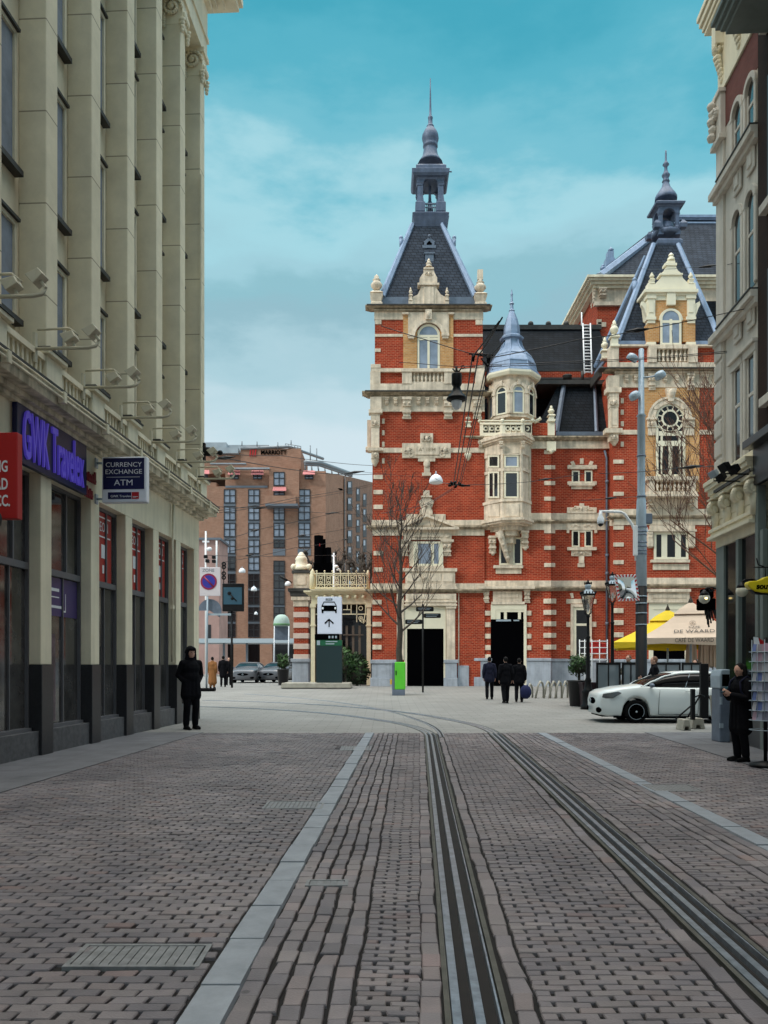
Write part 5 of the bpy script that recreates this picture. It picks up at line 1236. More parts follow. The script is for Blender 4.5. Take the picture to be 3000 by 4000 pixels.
for (a, e) in wins:
    if a < s_end: continue
    for z0, z1, ar in ((zs1+.25,zf0-1.1,True),(zs2+.35,zs1-1.15,True),(zs3+.3,zs2-1.0,False)):
        n = 12; r_ = (e-a)/2; cy = (a+e)/2
        def f(mb):
            for y in (a-.13, e+.02): mb.box(XR-.07,XR,y,y+.11,z0,z1)
            TT = Matrix.Translation((XR,cy,0)) @ Matrix.Rotation(R(90),4,'Z')
            if ar: mb.arch(0,z1,r_+.02,r_+.17,.0,.12,n=n) if False else mb.add(*[ (lambda q: (q.v,q.f))(MB().arch(0,z1,r_+.02,r_+.13,0,.08,n=n)) ][0], T=TT)
            else: mb.box(XR-.08,XR,a-.13,e+.13,z1,z1+.16); mb.box(XR-.13,XR,a-.14,e+.14,z1+.16,z1+.24)
            mb.box(XR-.03,XR,a,a+.05,z0,z1); mb.box(XR-.03,XR,e-.05,e,z0,z1); mb.box(XR-.029,XR,a+.05,e-.05,z0+(z1-z0)*.62,z0+(z1-z0)*.62+.07)
        fr = rp_('window', 'house', f, .01)
        def f(mb):
            mb.box(XR-.012,XR-.002,a+.02,e-.02,z0,z1)
            if ar: q = MB(); q.prism([(r_*math.cos(math.pi*i/n),z1+r_*math.sin(math.pi*i/n)) for i in range(n+1)],.002,.012); mb.add(q.v,q.f,T=Matrix.Translation((XR,cy,0)) @ Matrix.Rotation(R(90),4,'Z'))
        rp_('pane', 'glass', f, parent=fr)
        if ar:
            def f(mb): mb.box(XR-.05,XR-.012,a,e,z0-.8,z0-.35); mb.box(XR-.08,XR,a+.09,e-.09,z0-.7,z0-.45)
            rp_('apron_panel', 'house', f, .02)
# shop cornice with scroll brackets
zc1 = zt_(2060,2757)
def f(mb):
    mb.box(XR-.08,XR+2,s_end,SR+.02,zc1-.02,zc1+.5)
    for o, a, e in ((.17,.45,.55),(.21,.55,.66),(.27,.66,.75),(.30,.75,.85)): mb.box(XR-o,XR+2,s_end-.0,SR+o*.5,zc1+a,zc1+e-.002)
    mb.box(XR-.14,XR+.5,s_end,SR+.05,zc1+.85,5.78)
    for o, a, e in ((.16,-.16,-.08),(.20,-.08,-.0),(.23,-.24,-.16)): mb.box(XR-o,XR+2,s_end,SR+o*.5,zc1+a-.2,zc1+e-.202)
    mb.box(XR-.07,XR+2,s_end,SR+.0,zc1-.62,zc1-.02)
rp_('shop_cornice', M['cream'], f, .01)
for k in range(4):
    y = SR-.15-.72*k
    def f(mb):
        for q in range(22): a0 = q*.36; r0 = .17*(1-q/26); mb.ell((XR-.17+r0*.8*math.cos(a0),y,zc1+.22+r0*math.sin(a0)),(.06,.12,.06),6,4)
        mb.ell((XR-.17,y,zc1+.22),(.11,.10,.13),10,8); mb.tube([(XR-.11,y,zc1+.12),(XR-.11,y,zc1-.08),(XR-.13,y,zc1-.3)],[.11,.09,.07],8); mb.box(XR-.26,XR-.07,y-.15,y+.15,zc1+.42,zc1+.449)
    rp_('scroll_bracket', M['cream'], f)
def f(mb): mb.box(XR-.07,XR+.1,SR-.5,SR-.02,0,zc1-.62)
rp_('shop_pilaster', 'housed', f, .012)
def f(mb):
    for y in (SR-1.35, SR-2.6, SR-3.85):
        mb.box(XR-.10,XR-.0,y-.07,y+.07,0,zc1-.62)
rp_('shop_post', 'housed', f, .01, split=True)
def f(mb): mb.box(XR+.02,XR+.4,s_end-.3,SR-.1,0,zc1-.6)
rp_('shop_interior', 'black', f)
def f(mb): mb.box(XR-.02,XR+.01,s_end-.2,SR-.5,0.9,zc1-.62)
rp_('shop_glass', 'glassd', f)
def f(mb): mb.box(XR-.06,XR+.01,s_end-.2,SR-.5,0,.9)
rp_('stall_riser', 'plinth', f)
# ---------------- dark brick neighbour nearer the camera
db = thing('brick_house', 'dark brown brick house at the right picture edge with pale window sills', 'house', (0,0,0), AR)
XD = XR-.06
def dp(name, m, fn, bevel=0, parent=None, split=False):
    mb = MB(); fn(mb)
    return mb.build_all(name, m, parent or db, False, bevel) if split else mb.build(name, m, parent or db, False, bevel)
def f(mb): mb.box(XD,XD+9,-10,s_end-.01,5.2,26)
dp('wall', brickmat('dark_brown_brick', (.045,.022,.014), (.035,.018,.012), (.03,.02,.015), bw=.22, bh=.07, ms=.008), f)
def f(mb): mb.box(XD-.10,XD,-10,s_end-.02,5.05,5.75); mb.box(XD-.3,XD,-10,s_end-.02,5.75,5.9); mb.box(XD-.02,XD+9,-10,s_end-.02,0,.8)
dp('shop_front', 'plinth', f, .01)
def f(mb): mb.box(XD+.1,XD+1,-10,s_end-.3,.8,5.05)
dp('shop_window', 'glassd', f)
def f(mb):
    for y in (s_end-.16, s_end-1.9, s_end-3.8, s_end-5.7, s_end-7.6): mb.box(XD-.06,XD+.1,y,y+.14,.8,5.05)
dp('shop_post', 'housed', f, .01, split=True)
def f(mb): 
    zb = CH+(HY-62)*(s_end-1.0)/F
    mb.box(XD-.92,XD+.5,s_end-2.6,s_end-.35,zb-.05,zb+.06); mb.box(XD-.86,XD+.5,s_end-2.55,s_end-.45,zb-.15,zb-.05); mb.box(XD-.98,XD+.5,s_end-2.7,s_end-.28,zb+.06,zb+.15); mb.box(XD-.78,XD+.5,s_end-2.45,s_end-.5,zb-.24,zb-.15)
dp('bay_base', 'housed', f, .01)
def f(mb):
    zb = CH+(HY-62)*(s_end-1.0)/F; mb.box(XD-.8,XD+.4,s_end-2.5,s_end-.5,zb+.15,zb+2.4)
dp('bay', 'house', f)
for a, e in ((s_end-1.5,s_end-.5),(s_end-3.4,s_end-2.2),(s_end-5.6,s_end-4.2)):
    for z0, z1 in ((6.6,9.0),(10.2,12.6),(13.6,15.6)):
        def f(mb): mb.box(XD-.02,XD+.02,a,a+.07,z0,z1); mb.box(XD-.02,XD+.02,e-.07,e,z0,z1); mb.box(XD-.02,XD+.02,a+.07,e-.07,z1-.07,z1); mb.box(XD-.02,XD+.02,a+.07,e-.07,(z0+z1)/2,(z0+z1)/2+.07)
        fr = dp('window', 'plinth', f)
        def f(mb): mb.box(XD-.008,XD+.01,a+.07,e-.07,z0,z1-.07)
        dp('pane', 'glass', f, parent=fr)
        def f(mb): mb.box(XD-.14,XD,a-.1,e+.1,z0-.16,z0)
        dp('sill', 'house', f, .008, parent=fr)
# ================================================================ hotel block far behind
H = 130.0
ht = thing('hotel_building', 'far orange brown brick hotel block with columns of dark framed windows and a stepped roof', 'hotel', (PX(1060,H),H,.4))
def hp(name, m, fn, parent=None, split=True):
    mb = MB(); fn(mb)
    return mb.build_all(name, m, parent or ht, True)[0] if split else mb.build(name, m, parent or ht, True)
def f(mb):
    fb(mb,600,1272,1900,2640,H,0,18); fb(mb,600,845,1885,1902,H,-.3,17); fb(mb,880,1272,1848,1902,H,-.2,17); fb(mb,1051,1168,1830,1980,H,.7,5); fb(mb,860,1052,1830,1850,H,-1.4,14); fb(mb,940,1175,1752,1832,H,-2.5,12); fb(mb,600,945,1768,1850,H,-3,14); fb(mb,1168,1272,1840,1850,H,-.5,14)
    mb.add([W3(1272.2,1846,H+.3),W3(1272.2,2640,H+.3),W3(1347,2640,H+12),W3(1347,1858,H+12)]+[W3(1272.2,1846,H+18),W3(1272.2,2640,H+18),W3(1347,2640,H+18),W3(1347,1858,H+18)], [(0,1,2,3),(4,7,6,5),(0,3,7,4),(1,5,6,2),(3,2,6,7),(0,4,5,1)])
hp('wall', 'hotbrick', f, split=False)
def f(mb):
    def slab(x0, yt0, x1, yt1, d0, d1): 
        A = [W3(x0,yt0,d0),W3(x1,yt1,d1),W3(x1,2640,d1),W3(x0,2640,d0)]; mb.add(A+[p+Vector((0,6,0)) for p in A], [(3,2,1,0),(4,5,6,7),(0,1,5,4),(1,2,6,5),(2,3,7,6),(3,0,4,7)])
    slab(1347.5,1860,1362,1862,H+11,H+13); slab(1362.5,1862,1500,1895,H+13,H+40)
hp('side_wall', brickmat('brown_brick', (.34,.20,.145), (.29,.165,.12), (.27,.18,.14), bw=.5, bh=.16, ms=.02), f, split=False)
M['winframe'] = mat('black_window_frame', (.018,.018,.022), .5)
M['spandrel'] = mat('spandrel_panel', (.13,.15,.18), .5)
def hwin(x0, x1, y0, y1, D, gl='glassb'):
    mb = MB(); xm = (x0+x1)/2; ym = y0+(y1-y0)*.45; 
    for a, e, b_, c in ((x0,x0+3,y0,y1),(x1-3,x1,y0,y1),(x0+3,x1-3,y0,y0+3),(x0+3,x1-3,y1-4,y1),(xm-1.5,xm+1.5,y0+3,y1-4),(x0+3,xm-1.5,ym-1.5,ym+1.5),(xm+1.5,x1-3,ym-1.5,ym+1.5)): fb(mb,a,e,b_,c,D,.15,.2)
    o = mb.build('window','winframe',ht); g = MB(); fb(g,x0+1,x1-1,y0+1,y1-1,D,.05,.06); g.build('pane',gl,o)
dG = 'glass'
for ci, (x0, x1) in enumerate(((874,920),(969,1014),(1068,1112),(1165,1212))):
    rows = [(1911,1966),(1977,2033),(2042,2098),(2108,2164),(2174,2230),(2241,2298),(2306,2363),(2371,2428),(2436,2490)]
    if ci == 2: rows = [(1843,1898),(1914,1936),(1980,2033),(2042,2098),(2107,2140),(2190,2235),(2243,2300),(2306,2363),(2371,2428)]
    if ci == 3: rows = rows[:3]+[(2107,2140)]
    for ri, (y0, y1) in enumerate(rows):
        D = H-.7 if (ci == 2 and ri < 2) else H
        hwin(x0,x1,y0,y1,D,'glassb' if ri < 4+(ci%2) else dG)
    def f(mb):
        for q in range(len(rows)-1): 
            if rows[q+1][0]-rows[q][1] < 20: fb(mb,x0,x1,rows[q][1]+.3,rows[q+1][0]-.3,H,.06,.1)
        if ci >= 2: fb(mb,x0-2,x1+2,2143,2170,H,.1,.1)
    hp('spandrel_panel', 'spandrel', f)
def f(mb): fb(mb,1036,1163,1967,1976,H,2.2,2.3); fb(mb,880,1045,1897,1905,H,.1,.3)
hp('balcony_slab', 'spandrel', f)
def f(mb): fb(mb,1034,1155,1936,1967,H,2.0,1.9)
hp('balcony_parapet', 'hotbrick', f)
for x0, x1, y0, y1 in ((1358,1376,0,0),(1392,1406,0,0),(1418,1432,0,0)):
    for r in range(9):
        d_ = H+13.5+(x0-1362)*.196; dw = lambda x: 1/(1/(H+13)+(x-1362.5)/137.5*(1/(H+40)-1/(H+13))); yy = 2600-(2600-1876-66*.97*r)*(H+13)/dw((x0+x1)/2)
        mb = MB(); fb(mb,x0,x1,yy,yy+50,dw,.3,.3); o = mb.build('window','winframe',ht); g = MB(); fb(g,x0+2,x1-5,yy+4,yy+24,dw,.42,.1); g.build('pane','glassb',o)
M['pinkaw'] = mat('pink_awning', (.46,.16,.16), .8)
for x0, x1, y in ((890,938,1838),(980,1030,1838),(1182,1230,1838),(790,818,1836),(1064,1118,1902)):
    def f(mb):
        D_ = H-(.7 if y > 1900 else 0); A, B = W3(x0+3,y,D_-.1), W3(x1-1,y,D_-.1); C_, E = W3(x1,y+14,D_-1.3), W3(x0,y+14,D_-1.3); u = Vector((0,0,-.08)); mb.add([A,B,C_,E,A+u,B+u,C_+u,E+u], [(0,1,2,3),(7,6,5,4),(0,4,5,1),(1,5,6,2),(2,6,7,3),(3,7,4,0)])
    hp('awning', 'pinkaw', f)
    if y < 1900: hwin(x0+8,x1-6,y+15,y+34,H-.3 if x0 > 850 else H,'glassb')
def f(mb):
    fb(mb,780,884,1728,1770,H+3,0,8); fb(mb,884,1050,1738,1764,H+5,0,8); fb(mb,800,930,1748,1770,H+2,.0,4); fb(mb,820,960,1808,1812,H-.2,0,1); fb(mb,900,1052,1826,1831,H,1.4,1)
hp('roof_plant', mat('grey_metal_roof', (.30,.34,.37), .6, noise=.2, nscale=.4), f)
def f(mb):
    mb.tube([W3(940,1752,H+2.4),W3(1128,1745,H+2.4),W3(1262,1792,H+16)],.25,6); mb.tube([W3(1190,1806,H),W3(1250,1808,H+2),W3(1372,1852,H+16)],.35,6); mb.tube([W3(1190,1815,H),W3(1250,1818,H+2),W3(1372,1860,H+16)],.2,6)
    for k in range(8): q = k/7; mb.tube([W3(1190+182*q,1806+46*q,H+1+15*q),W3(1194+182*q,1846+16*q,H+1+15*q)],.12,5)
    for k in range(6): x = 1115+12*k; mb.tube([W3(x,1750+2*k,H+3),W3(x,1733+2*k,H+3)],.07,5)
    mb.tube([W3(1115,1733,H+3),W3(1176,1744,H+3)],.06,5); mb.tube([W3(1115,1741,H+3),W3(1176,1752,H+3)],.05,5)
    for x, y, b_ in ((1085,1728,1755),(1212,1740,1800),(1237,1752,1806),(1004,1725,1745),(945,1724,1742),(1137,1720,1736)): mb.tube([W3(x,b_,H+2),W3(x,y,H+2)],.09,5)
hp('roof_railing', mat('roof_steel', (.20,.22,.24), .5, metal=.4), f, split=True)
M['signred'] = mat('sign_red_letter', (.45,.015,.015), .4)
text('lettering', 'MARRIOTT', 1.05, 'black', ht, (PX(1060,H+.9)+.4, H-2.5+4.9, PZ(1768,H+2.4)), (90,0,0), .95, .08, bold=.02) if False else text('lettering', 'MARRIOTT', .92, 'black', ht, (PX(1061,H), H+2.40, PZ(1768,H+2.4)), (90,0,0), .92, .06, bold=.02)
def f(mb):
    for x in (974,984,994): mb.pp([(x,1782),(x+5,1782),(x+8,1752),(x+3,1752)],H+2.35,.1)
hp('sign_emblem', 'signred', f, split=True)
def f(mb):
    for q in range(3): A = W3(1306+4*q,1895,H+6.5+.6*q); mb.tube([A,A+Vector((.1,.1,1.3+.15*q))],.14,5)
hp('sign_emblem', 'signred', f, split=True)
def f(mb): mb.tube([W3(1305,1905,H+6.2),W3(1336,1913,H+10)],.18,5)
hp('sign_strip', 'black', f)
# ground floor canopy of the hotel
def f(mb): fb(mb,600,1160,2494,2511,H-38,0,6)
cn = hp('canopy', mat('pale_canopy', (.40,.46,.50), .5), f)
def f(mb):
    for x in (640,760,870,960,1066,1150): fb(mb,x,x+7,2511,2640,H-37,0,.4)
hp('canopy_post', 'spandrel', f)
def f(mb): fb(mb,600,1272,2510,2642,H,.3,.3)
hp('dark_shop_front', 'glassd', f)
for x0, x1 in ((912,962),(1015,1064)):
    def f(mb): fb(mb,x0,x1,2512,2640,H,.8,.5)
    hp('ground_floor_pier', 'hotbrick', f)
# low wing at the left and dark corner house to the right of the hotel
lw = thing('apartment_building', 'pinkish low building front with white posts behind the bank corner, left of the hotel', 'building', (PX(815,110),110,.4))
mb = MB(); fb(mb,640,856,2105,2650,110,0,6); mb.build('wall', mat('pinkish_brick', (.40,.25,.22), .85, noise=.15, nscale=.6), lw)
mb = MB(); fb(mb,640,862,2100,2108,110,.5,6.6); mb.build('roof_edge','spandrel',lw)
for x0, y0 in ((832,2172),(832,2188),(806,2188),(812,2440)):
    mb = MB(); fb(mb,x0,x0+12,y0,y0+10 if y0 < 2300 else y0+60,110,.05,.1); mb.build('window','winframe',lw)
for x in (803,846):
    mb = MB(); mb.tube([W3(x,2240,109),W3(x,2112,109)],.12,6); mb.build('post','white',lw)
# ================================================================ gate pillar
G = 54.0
gp = thing('gate_pillar', 'tall gate pillar with red and white stripes and a carved urn on top', 'gate pillar', (PX(1176,G),G,.4))
mb = MB(); mb.box(PX(1142,G),PX(1206,G),G-.1,G+1.0,.3,PZ(2574,G)); mb.box(PX(1136,G),PX(1212,G),G-.2,G+1.1,PZ(2586,G),PZ(2574,G)+.02); mb.build('plinth','bluestone',gp,True,.03)
y = 2370; k = 0
while y < 2573:
    mb = MB(); o = .0 if k%2 == 0 else .04; mb.box(PX(1148,G)-o,PX(1203,G)+o,G-o,G+.9+o,PZ(min(y+20.6,2573.5),G),PZ(y,G)); mb.build('stripe','redbrick' if k%2 == 0 else mat('pale_stripe', (.66,.52,.44), .8, noise=.12),gp); y += 20.6; k += 1
mb = MB(); mb.box(PX(1146,G),PX(1205,G),G-.05,G+.95,PZ(2369.5,G),PZ(2335,G)); mb.box(PX(1138,G),PX(1212,G),G-.15,G+1.0,PZ(2345,G),PZ(2330,G)); mb.build('capital_block','stone',gp,True,.02)
mb = MB(); mb.box(PX(1126,G),PX(1220,G),G-.3,G+1.2,PZ(2312,G),PZ(2299,G)); mb.box(PX(1134,G),PX(1212,G),G-.2,G+1.1,PZ(2329,G),PZ(2312,G)); mb.build('cap_slab','gutter',gp,True,.02)
mb = MB(); mb.box(PX(1146,G),PX(1208,G),G-.05,G+.9,PZ(2298.5,G),PZ(2240,G)); mb.box(PX(1156,G),PX(1196,G),G-.1,G,PZ(2285,G),PZ(2250,G)); mb.build('pedestal','stone',gp,True,.02)
mb = MB(); mb.box(PX(1140,G),PX(1212,G),G-.14,G+1.0,PZ(2239,G),PZ(2229,G)); mb.build('pedestal_cap','gutter',gp,True,.02)
mb = MB(); c = 1177; mb.plathe(c,G+.4,[(34,2228),(34,2216),(28,2212),(24,2206),(22,2190),(24,2184),(20,2178),(16,2172),(11,2164),(7,2158),(1,2156)],12)
for sx in (-1,1): mb.ell(W3(c+sx*30,2214,G+.1),.2,8,6)
mb.build('urn','ivory',gp)
wl = thing('wall_lamp', 'white dome lamp on a dark slanting arm beside the striped gate pillar', 'lamp', (PX(1140,G),G-.3,PZ(2270,G)))
mb = MB(); mb.tube([W3(1092,2250,G-.3),W3(1138,2278,G-.1)],.09,6); mb.build('arm','blackmetal',wl)
mb = MB(); mb.plathe(1125,G-.4,[(13,2288),(12,2280),(8,2273),(1,2270)],12); mb.build('shade','whitepl',wl)
# ================================================================ terrace pavilion between gate pillar and theatre
V = 50.5
pv = thing('terrace_pavilion', 'cream ironwork pavilion with a roof terrace between the striped gate pillar and the theatre', 'pavilion', (PX(1330,V),V,.4))
def vp(name, m, fn, split=True):
    mb = MB(); fn(mb)
    return mb.build_all(name, m, pv)[0] if split else mb.build(name, m, pv)
def f(mb): cornice(mb,1212,1455,2306,2326,V,.4,3); fb(mb,1214,1455,2326,2334,V,.1,.5); fb(mb,1216,1455,2334,2358,V,.05,.4); fb(mb,1212,1455,2302,2306,V,.5,6)
vp('roof_cornice', mat('pavilion_cream', (.70,.62,.42), .6, noise=.08), f); M['pav'] = bpy.data.materials['pavilion_cream']
def f(mb):
    for x in (1222,1440): fb(mb,x-8,x+8,2358,2690,V,.1,.4); fb(mb,x-11,x+11,2358,2372,V,.16,.5); fb(mb,x-11,x+11,2440,2446,V,.15,.5)
vp('column', 'pav', f)
def f(mb):
    for k in range(7): mb.ell(W3(1240+30*k,2330,V-.2),.13,8,6)
vp('stud', 'pav', f)
def f(mb): fb(mb,1230,1432,2440,2692,V+.6,0,.1); fb(mb,1230,1432,2358,2440,V+3,0,.1)
vp('opening', 'glassd', f)
def f(mb): 
    for x in (1300,1325,1350,1375,1400): fb(mb,x,x+9,2444,2600,V+.5,0,.1)
    fb(mb,1340,1420,2478,2482,V+.4,0,.1)
vp('glazing_bar', mat('brown_frame', (.12,.09,.07), .6), f)
def f(mb):        # wrought iron grille with scrolls
    fb(mb,1232,1432,2357.5,2361,V,.0,.06); fb(mb,1232,1432,2397,2401,V,.0,.06)
    for x in (1250,1290,1330,1370,1392,1426): fb(mb,x,x+3,2361,2397 if x != 1392 else 2430,V,.0,.06)
    for x, y, r_ in ((1409,2376,9),(1409,2415,9),(1409,2415,4),(1422,2425,6)): mb.parch(x,y,r_-2.5,r_,V,.05,0,360,14)
    fb(mb,1340,1372,2380,2383,V,.0,.06); fb(mb,1355,1358,2361,2380,V,-.01,.05); mb.tube([W3(1405,2424,V),W3(1420,2436,V),W3(1426,2400,V)],.03,5)
vp('grille', 'pav', f, False)
def f(mb):        # terrace railing
    fb(mb,1222,1432,2238,2243,V,.25,.12); fb(mb,1236,1432,2246,2249,V,.22,.06); fb(mb,1230,1432,2293,2300,V,.25,.12); fb(mb,1236,1432,2282,2285,V,.22,.06)
    for k in range(7):
        x = 1237+31*k; fb(mb,x-2,x+2,2232,2293,V,.24,.1); mb.ell(W3(x,2231,V-.2),.06,6,4)
        if k < 6:
            xm = x+15.5; mb.parch(xm,2259,2.5,5,V-.2,.05,0,360,10); mb.parch(xm,2275,3,6,V-.2,.05,0,360,10); fb(mb,xm-9,xm-7,2249,2282,V,.2,.05); fb(mb,xm+7,xm+9,2249,2282,V,.2,.05); mb.tube([W3(xm-6,2250,V-.18),W3(xm,2268,V-.18),W3(xm+6,2250,V-.18)],.025,4); mb.tube([W3(xm-8,2293,V-.18),W3(xm,2284,V-.18),W3(xm+8,2293,V-.18)],.03,4)
vp('railing', 'pav', f, False)
def f(mb): mb.plathe(1221,V,[(12,2300),(12,2246),(9,2240),(10,2236),(4,2226),(1,2221)],8); mb.plathe(1438,V,[(7,2300),(7,2240),(3,2228),(1,2226)],8)
vp('railing_post', 'pav', f)
# black stack behind the railing
bk = thing('pipe_stack', 'black stack of upright tubes of stepped heights rising behind the cream railing', 'pipe stack', (PX(1262,60),60,.4))
for x0, x1, yt in ((1227,1263,2093),(1262,1272,2106),(1271,1275,2140),(1274,1294,2139)):
    mb = MB(); d_ = 60; mb.lathe(PX((x0+x1)/2,d_),d_,[((x1-x0)/2*d_/F,.35),((x1-x0)/2*d_/F,PZ(yt,d_))],14); mb.build('tube','black',bk)
mb = MB(); fb(mb,1226,1295,2200,2330,59.4,0,1.2); mb.build('casing','black',bk)
mb = MB(); fb(mb,1247,1250,2123,2133,59.3,.02,.1); mb.build('red_mark','signred',bk)
lm = thing('lamp_mast', 'slim white mast with a white dome lamp behind the cream terrace railing', 'lamp post', (PX(1305,56),56,.4))
mb = MB(); mb.tube([(PX(1304,56),56,.4),W3(1304,2160,56)],[.09,.06],8); mb.tube([W3(1296,2172,56),W3(1312,2172,56)],.05,6); mb.build('pole','whitepl',lm)
mb = MB(); mb.plathe(1313,55.6,[(10,2216),(9,2211),(4,2207),(1,2206)],10); mb.plathe(1322,55.8,[(9,2228),(7,2222),(1,2219)],10); 
for q in mb.pieces(): q.build('lamp_head','whitepl',lm)
# ================================================================ trees
def branch(mb, p, d, l, r, lev, maxlev, rnd, up=.35, spread=.6, kids=3, m=0):
    n = 4 if lev < 2 else 3; pts = [p.copy()]; rs = [r]; q = p.copy(); dd = d.copy()
    for i in range(n):
        dd = (dd+Vector((rnd.gauss(0,.10),rnd.gauss(0,.10),rnd.gauss(0,.06)+up*.10))).normalized(); q = q+dd*(l/n); pts.append(q.copy()); rs.append(max(.010, r*(1-.6*(i+1)/n)))
    mb.tube(pts, rs, 6 if lev < 2 else (4 if lev < 3 else 3), m, True, False)
    if lev >= maxlev: return
    for k in range(kids+(1 if lev == 0 else 0)):
        t_ = rnd.uniform(.25,1.0) if k else 1.0; i = min(n-1, int(t_*n)); b_ = pts[i].lerp(pts[i+1], t_*n-i if i < n else 1)
        a = rnd.uniform(0,2*math.pi); side = Vector((math.cos(a),math.sin(a),0)); nd = (dd*(1-spread*.5)+side*spread*rnd.uniform(.6,1.2)+Vector((0,0,up*rnd.uniform(.3,1)))).normalized()
        branch(mb, b_, nd, l*rnd.uniform(.55,.82), rs[min(i+1,n)]*.72, lev+1, maxlev, rnd, up, spread, kids, m)
def bare_tree(name, label, x, y, z0, trunk_h, top, rad, seed, maxlev=4, kids=3, nlimb=13, tr=.16, side=None, tm='twig'):
    rnd = random.Random(seed); t_ = thing(name, label, 'tree', (x,y,z0))
    mb = MB(); n = 9; pts = []; rs = []
    for i in range(n+1): q = i/n; pts.append(Vector((x+rnd.gauss(0,.035),y+rnd.gauss(0,.035),z0+(top-z0)*.82*q))); rs.append(tr*(1.25 if i == 0 else 1)*(1-.86*q))
    mb.tube(pts, rs, 9); mb.build('trunk','bark',t_)
    mb = MB()
    for k in range(nlimb):
        q = (trunk_h-z0)/(top-z0)/.82+(1-(trunk_h-z0)/(top-z0)/.82)*(k/(nlimb-.5)); i = min(n-1,int(q*n)); b_ = pts[i].lerp(pts[i+1],q*n-i)
        a = k*2.4+rnd.uniform(-.3,.3) if side is None else side+rnd.uniform(-1.1,1.1); f_ = 1-.55*k/nlimb
        d_ = Vector((math.cos(a)*.8,math.sin(a)*.8,.55+.5*k/nlimb)).normalized()
        branch(mb, b_, d_, rad*.62*f_*rnd.uniform(.85,1.15), rs[i]*.42, 1, maxlev, rnd, .55, .55, kids)
    mb.build('branches',tm,t_); return t_
bare_tree('bare_tree', 'slender leafless street tree in front of the left theatre door, behind the green cabinet', PX(1562,38.2), 38.2, .25, PZ(2470,38), PZ(1800,38), 3.2, 11, 4, 3, 21, .18)
bare_tree('bare_tree', 'leafless tree with reddish twigs spreading out from behind the beige corner house', PX(2890,33), 33, .16, PZ(2330,33), PZ(1480,33), 5.4, 23, 4, 4, 26, .19, tm=mat('reddish_twigs', (.13,.065,.045), .9, noise=.3, nscale=5))
for k, (px, d_, yt) in enumerate(((1335,62,2150),(1388,60,2180),(1440,58,2160),(1202,63,2150))):
    rnd = random.Random(40+k); t_ = thing('pollard_tree', ['knobbly pollarded tree right beside the black pipe stack','knobbly pollarded tree behind the middle of the cream railing','knobbly pollarded tree next to the theatre corner, behind the railing end','dark pollarded tree between the urn of the gate pillar and the pipe stack'][k], 'tree', (PX(px,d_),d_,.4), 0, 'pollarded trees behind the terrace')
    mb = MB(); mb.tube([(PX(px,d_),d_,.4),(PX(px,d_)+.05,d_,4),W3(px,2270,d_)],[.3,.24,.2],8); mb.build('trunk','bark',t_)
    mb = MB()
    for q in range(9):
        a = rnd.uniform(-1,1); tip = W3(px+a*42,yt+rnd.uniform(0,60)+abs(a)*14,d_+rnd.uniform(-1,1)); b_ = W3(px,2270,d_); mid = b_.lerp(tip,.5)+Vector((rnd.gauss(0,.2),0,-.1)); mb.tube([b_,mid,tip],[.14,.10,.08],6); mb.ell(tip,(.17,.17,.15),7,5)
        for w in range(3): mb.tube([tip,tip+Vector((rnd.gauss(0,.25),rnd.gauss(0,.2),rnd.uniform(.2,.6)))],[.03,.012],4)
    mb.build('branches','bark',t_)
def leaves(mb, c, r, n, size, rnd, m=0):
    for i in range(n):
        v = Vector((rnd.gauss(0,1),rnd.gauss(0,1),rnd.gauss(0,1))).normalized(); q = rnd.uniform(.55,1.05)
        p = Vector((c[0]+v.x*r[0]*q,c[1]+v.y*r[1]*q,c[2]+v.z*r[2]*q)); a = Vector((rnd.gauss(0,1),rnd.gauss(0,1),rnd.gauss(0,1))).normalized(); b_ = a.cross(v); b_ = b_.normalized() if b_.length > .01 else Vector((1,0,0)); s_ = size*rnd.uniform(.6,1.3)
        mb.add([p-a*s_,p+b_*s_*.45,p+a*s_,p-b_*s_*.45],[(0,1,2,3)],m)
def shrub(name, label, px, d, yb, r, n, seed, group=None, size=.09, pot=None, mats=('leafd','leafm')):
    rnd = random.Random(seed); z0 = ground_z(d); x = PX(px,d); t_ = thing(name, label, 'shrub', (x,d,z0), 0, group)
    mb = MB(); c = (x,d,PZ(yb,d)); leaves(mb,c,r,int(n*.6),size,rnd,0); leaves(mb,(c[0],c[1]-.05,c[2]+r[2]*.25),(r[0]*.9,r[1]*.9,r[2]*.8),int(n*.4),size,rnd,1)
    for k in range(6): leaves(mb,(c[0]+rnd.uniform(-.8,.8)*r[0],c[1]+rnd.uniform(-.6,.6)*r[1],c[2]+rnd.uniform(-.5,.9)*r[2]),(r[0]*.35,r[1]*.35,r[2]*.35),int(n*.07),size,rnd,k%2)
    mb.build('foliage',list(mats),t_,fix=False)
    mb = MB(); mb.ell(c,(r[0]*.72,r[1]*.72,r[2]*.72),10,8); mb.tube([(x,d,z0),(x,d,c[2])],.05,6); mb.build('stems','bark',t_)
    if pot:
        w, h_ = pot; pt = thing('planter', 'dark round planter holding '+label, 'planter', (x,d,z0)); mb = MB(); mb.lathe(x,d,[(w*.8,z0),(w,z0+h_*.95),(w*1.06,z0+h_*.95),(w*1.06,z0+h_),(w*.9,z0+h_),(w*.88,z0+h_*.9)],18); mb.build('pot','plinth',pt)
    return t_
shrub('dark_hedge', 'dark leafy bush growing in front of the pavilion, beside the tower corner', 1395, 48.6, 2620, (.75,.6,.95), 900, 3, size=.13)
shrub('dark_hedge', 'green topped bush right beside the dark taxi sign column', 1350, 48.2, 2585, (.5,.45,.9), 600, 4, size=.12)
shrub('potted_shrub', 'small dark shrub left of the gate pillar', 1106, 50, 2590, (.38,.38,.45), 400, 5, size=.11, pot=(.36,1.0))
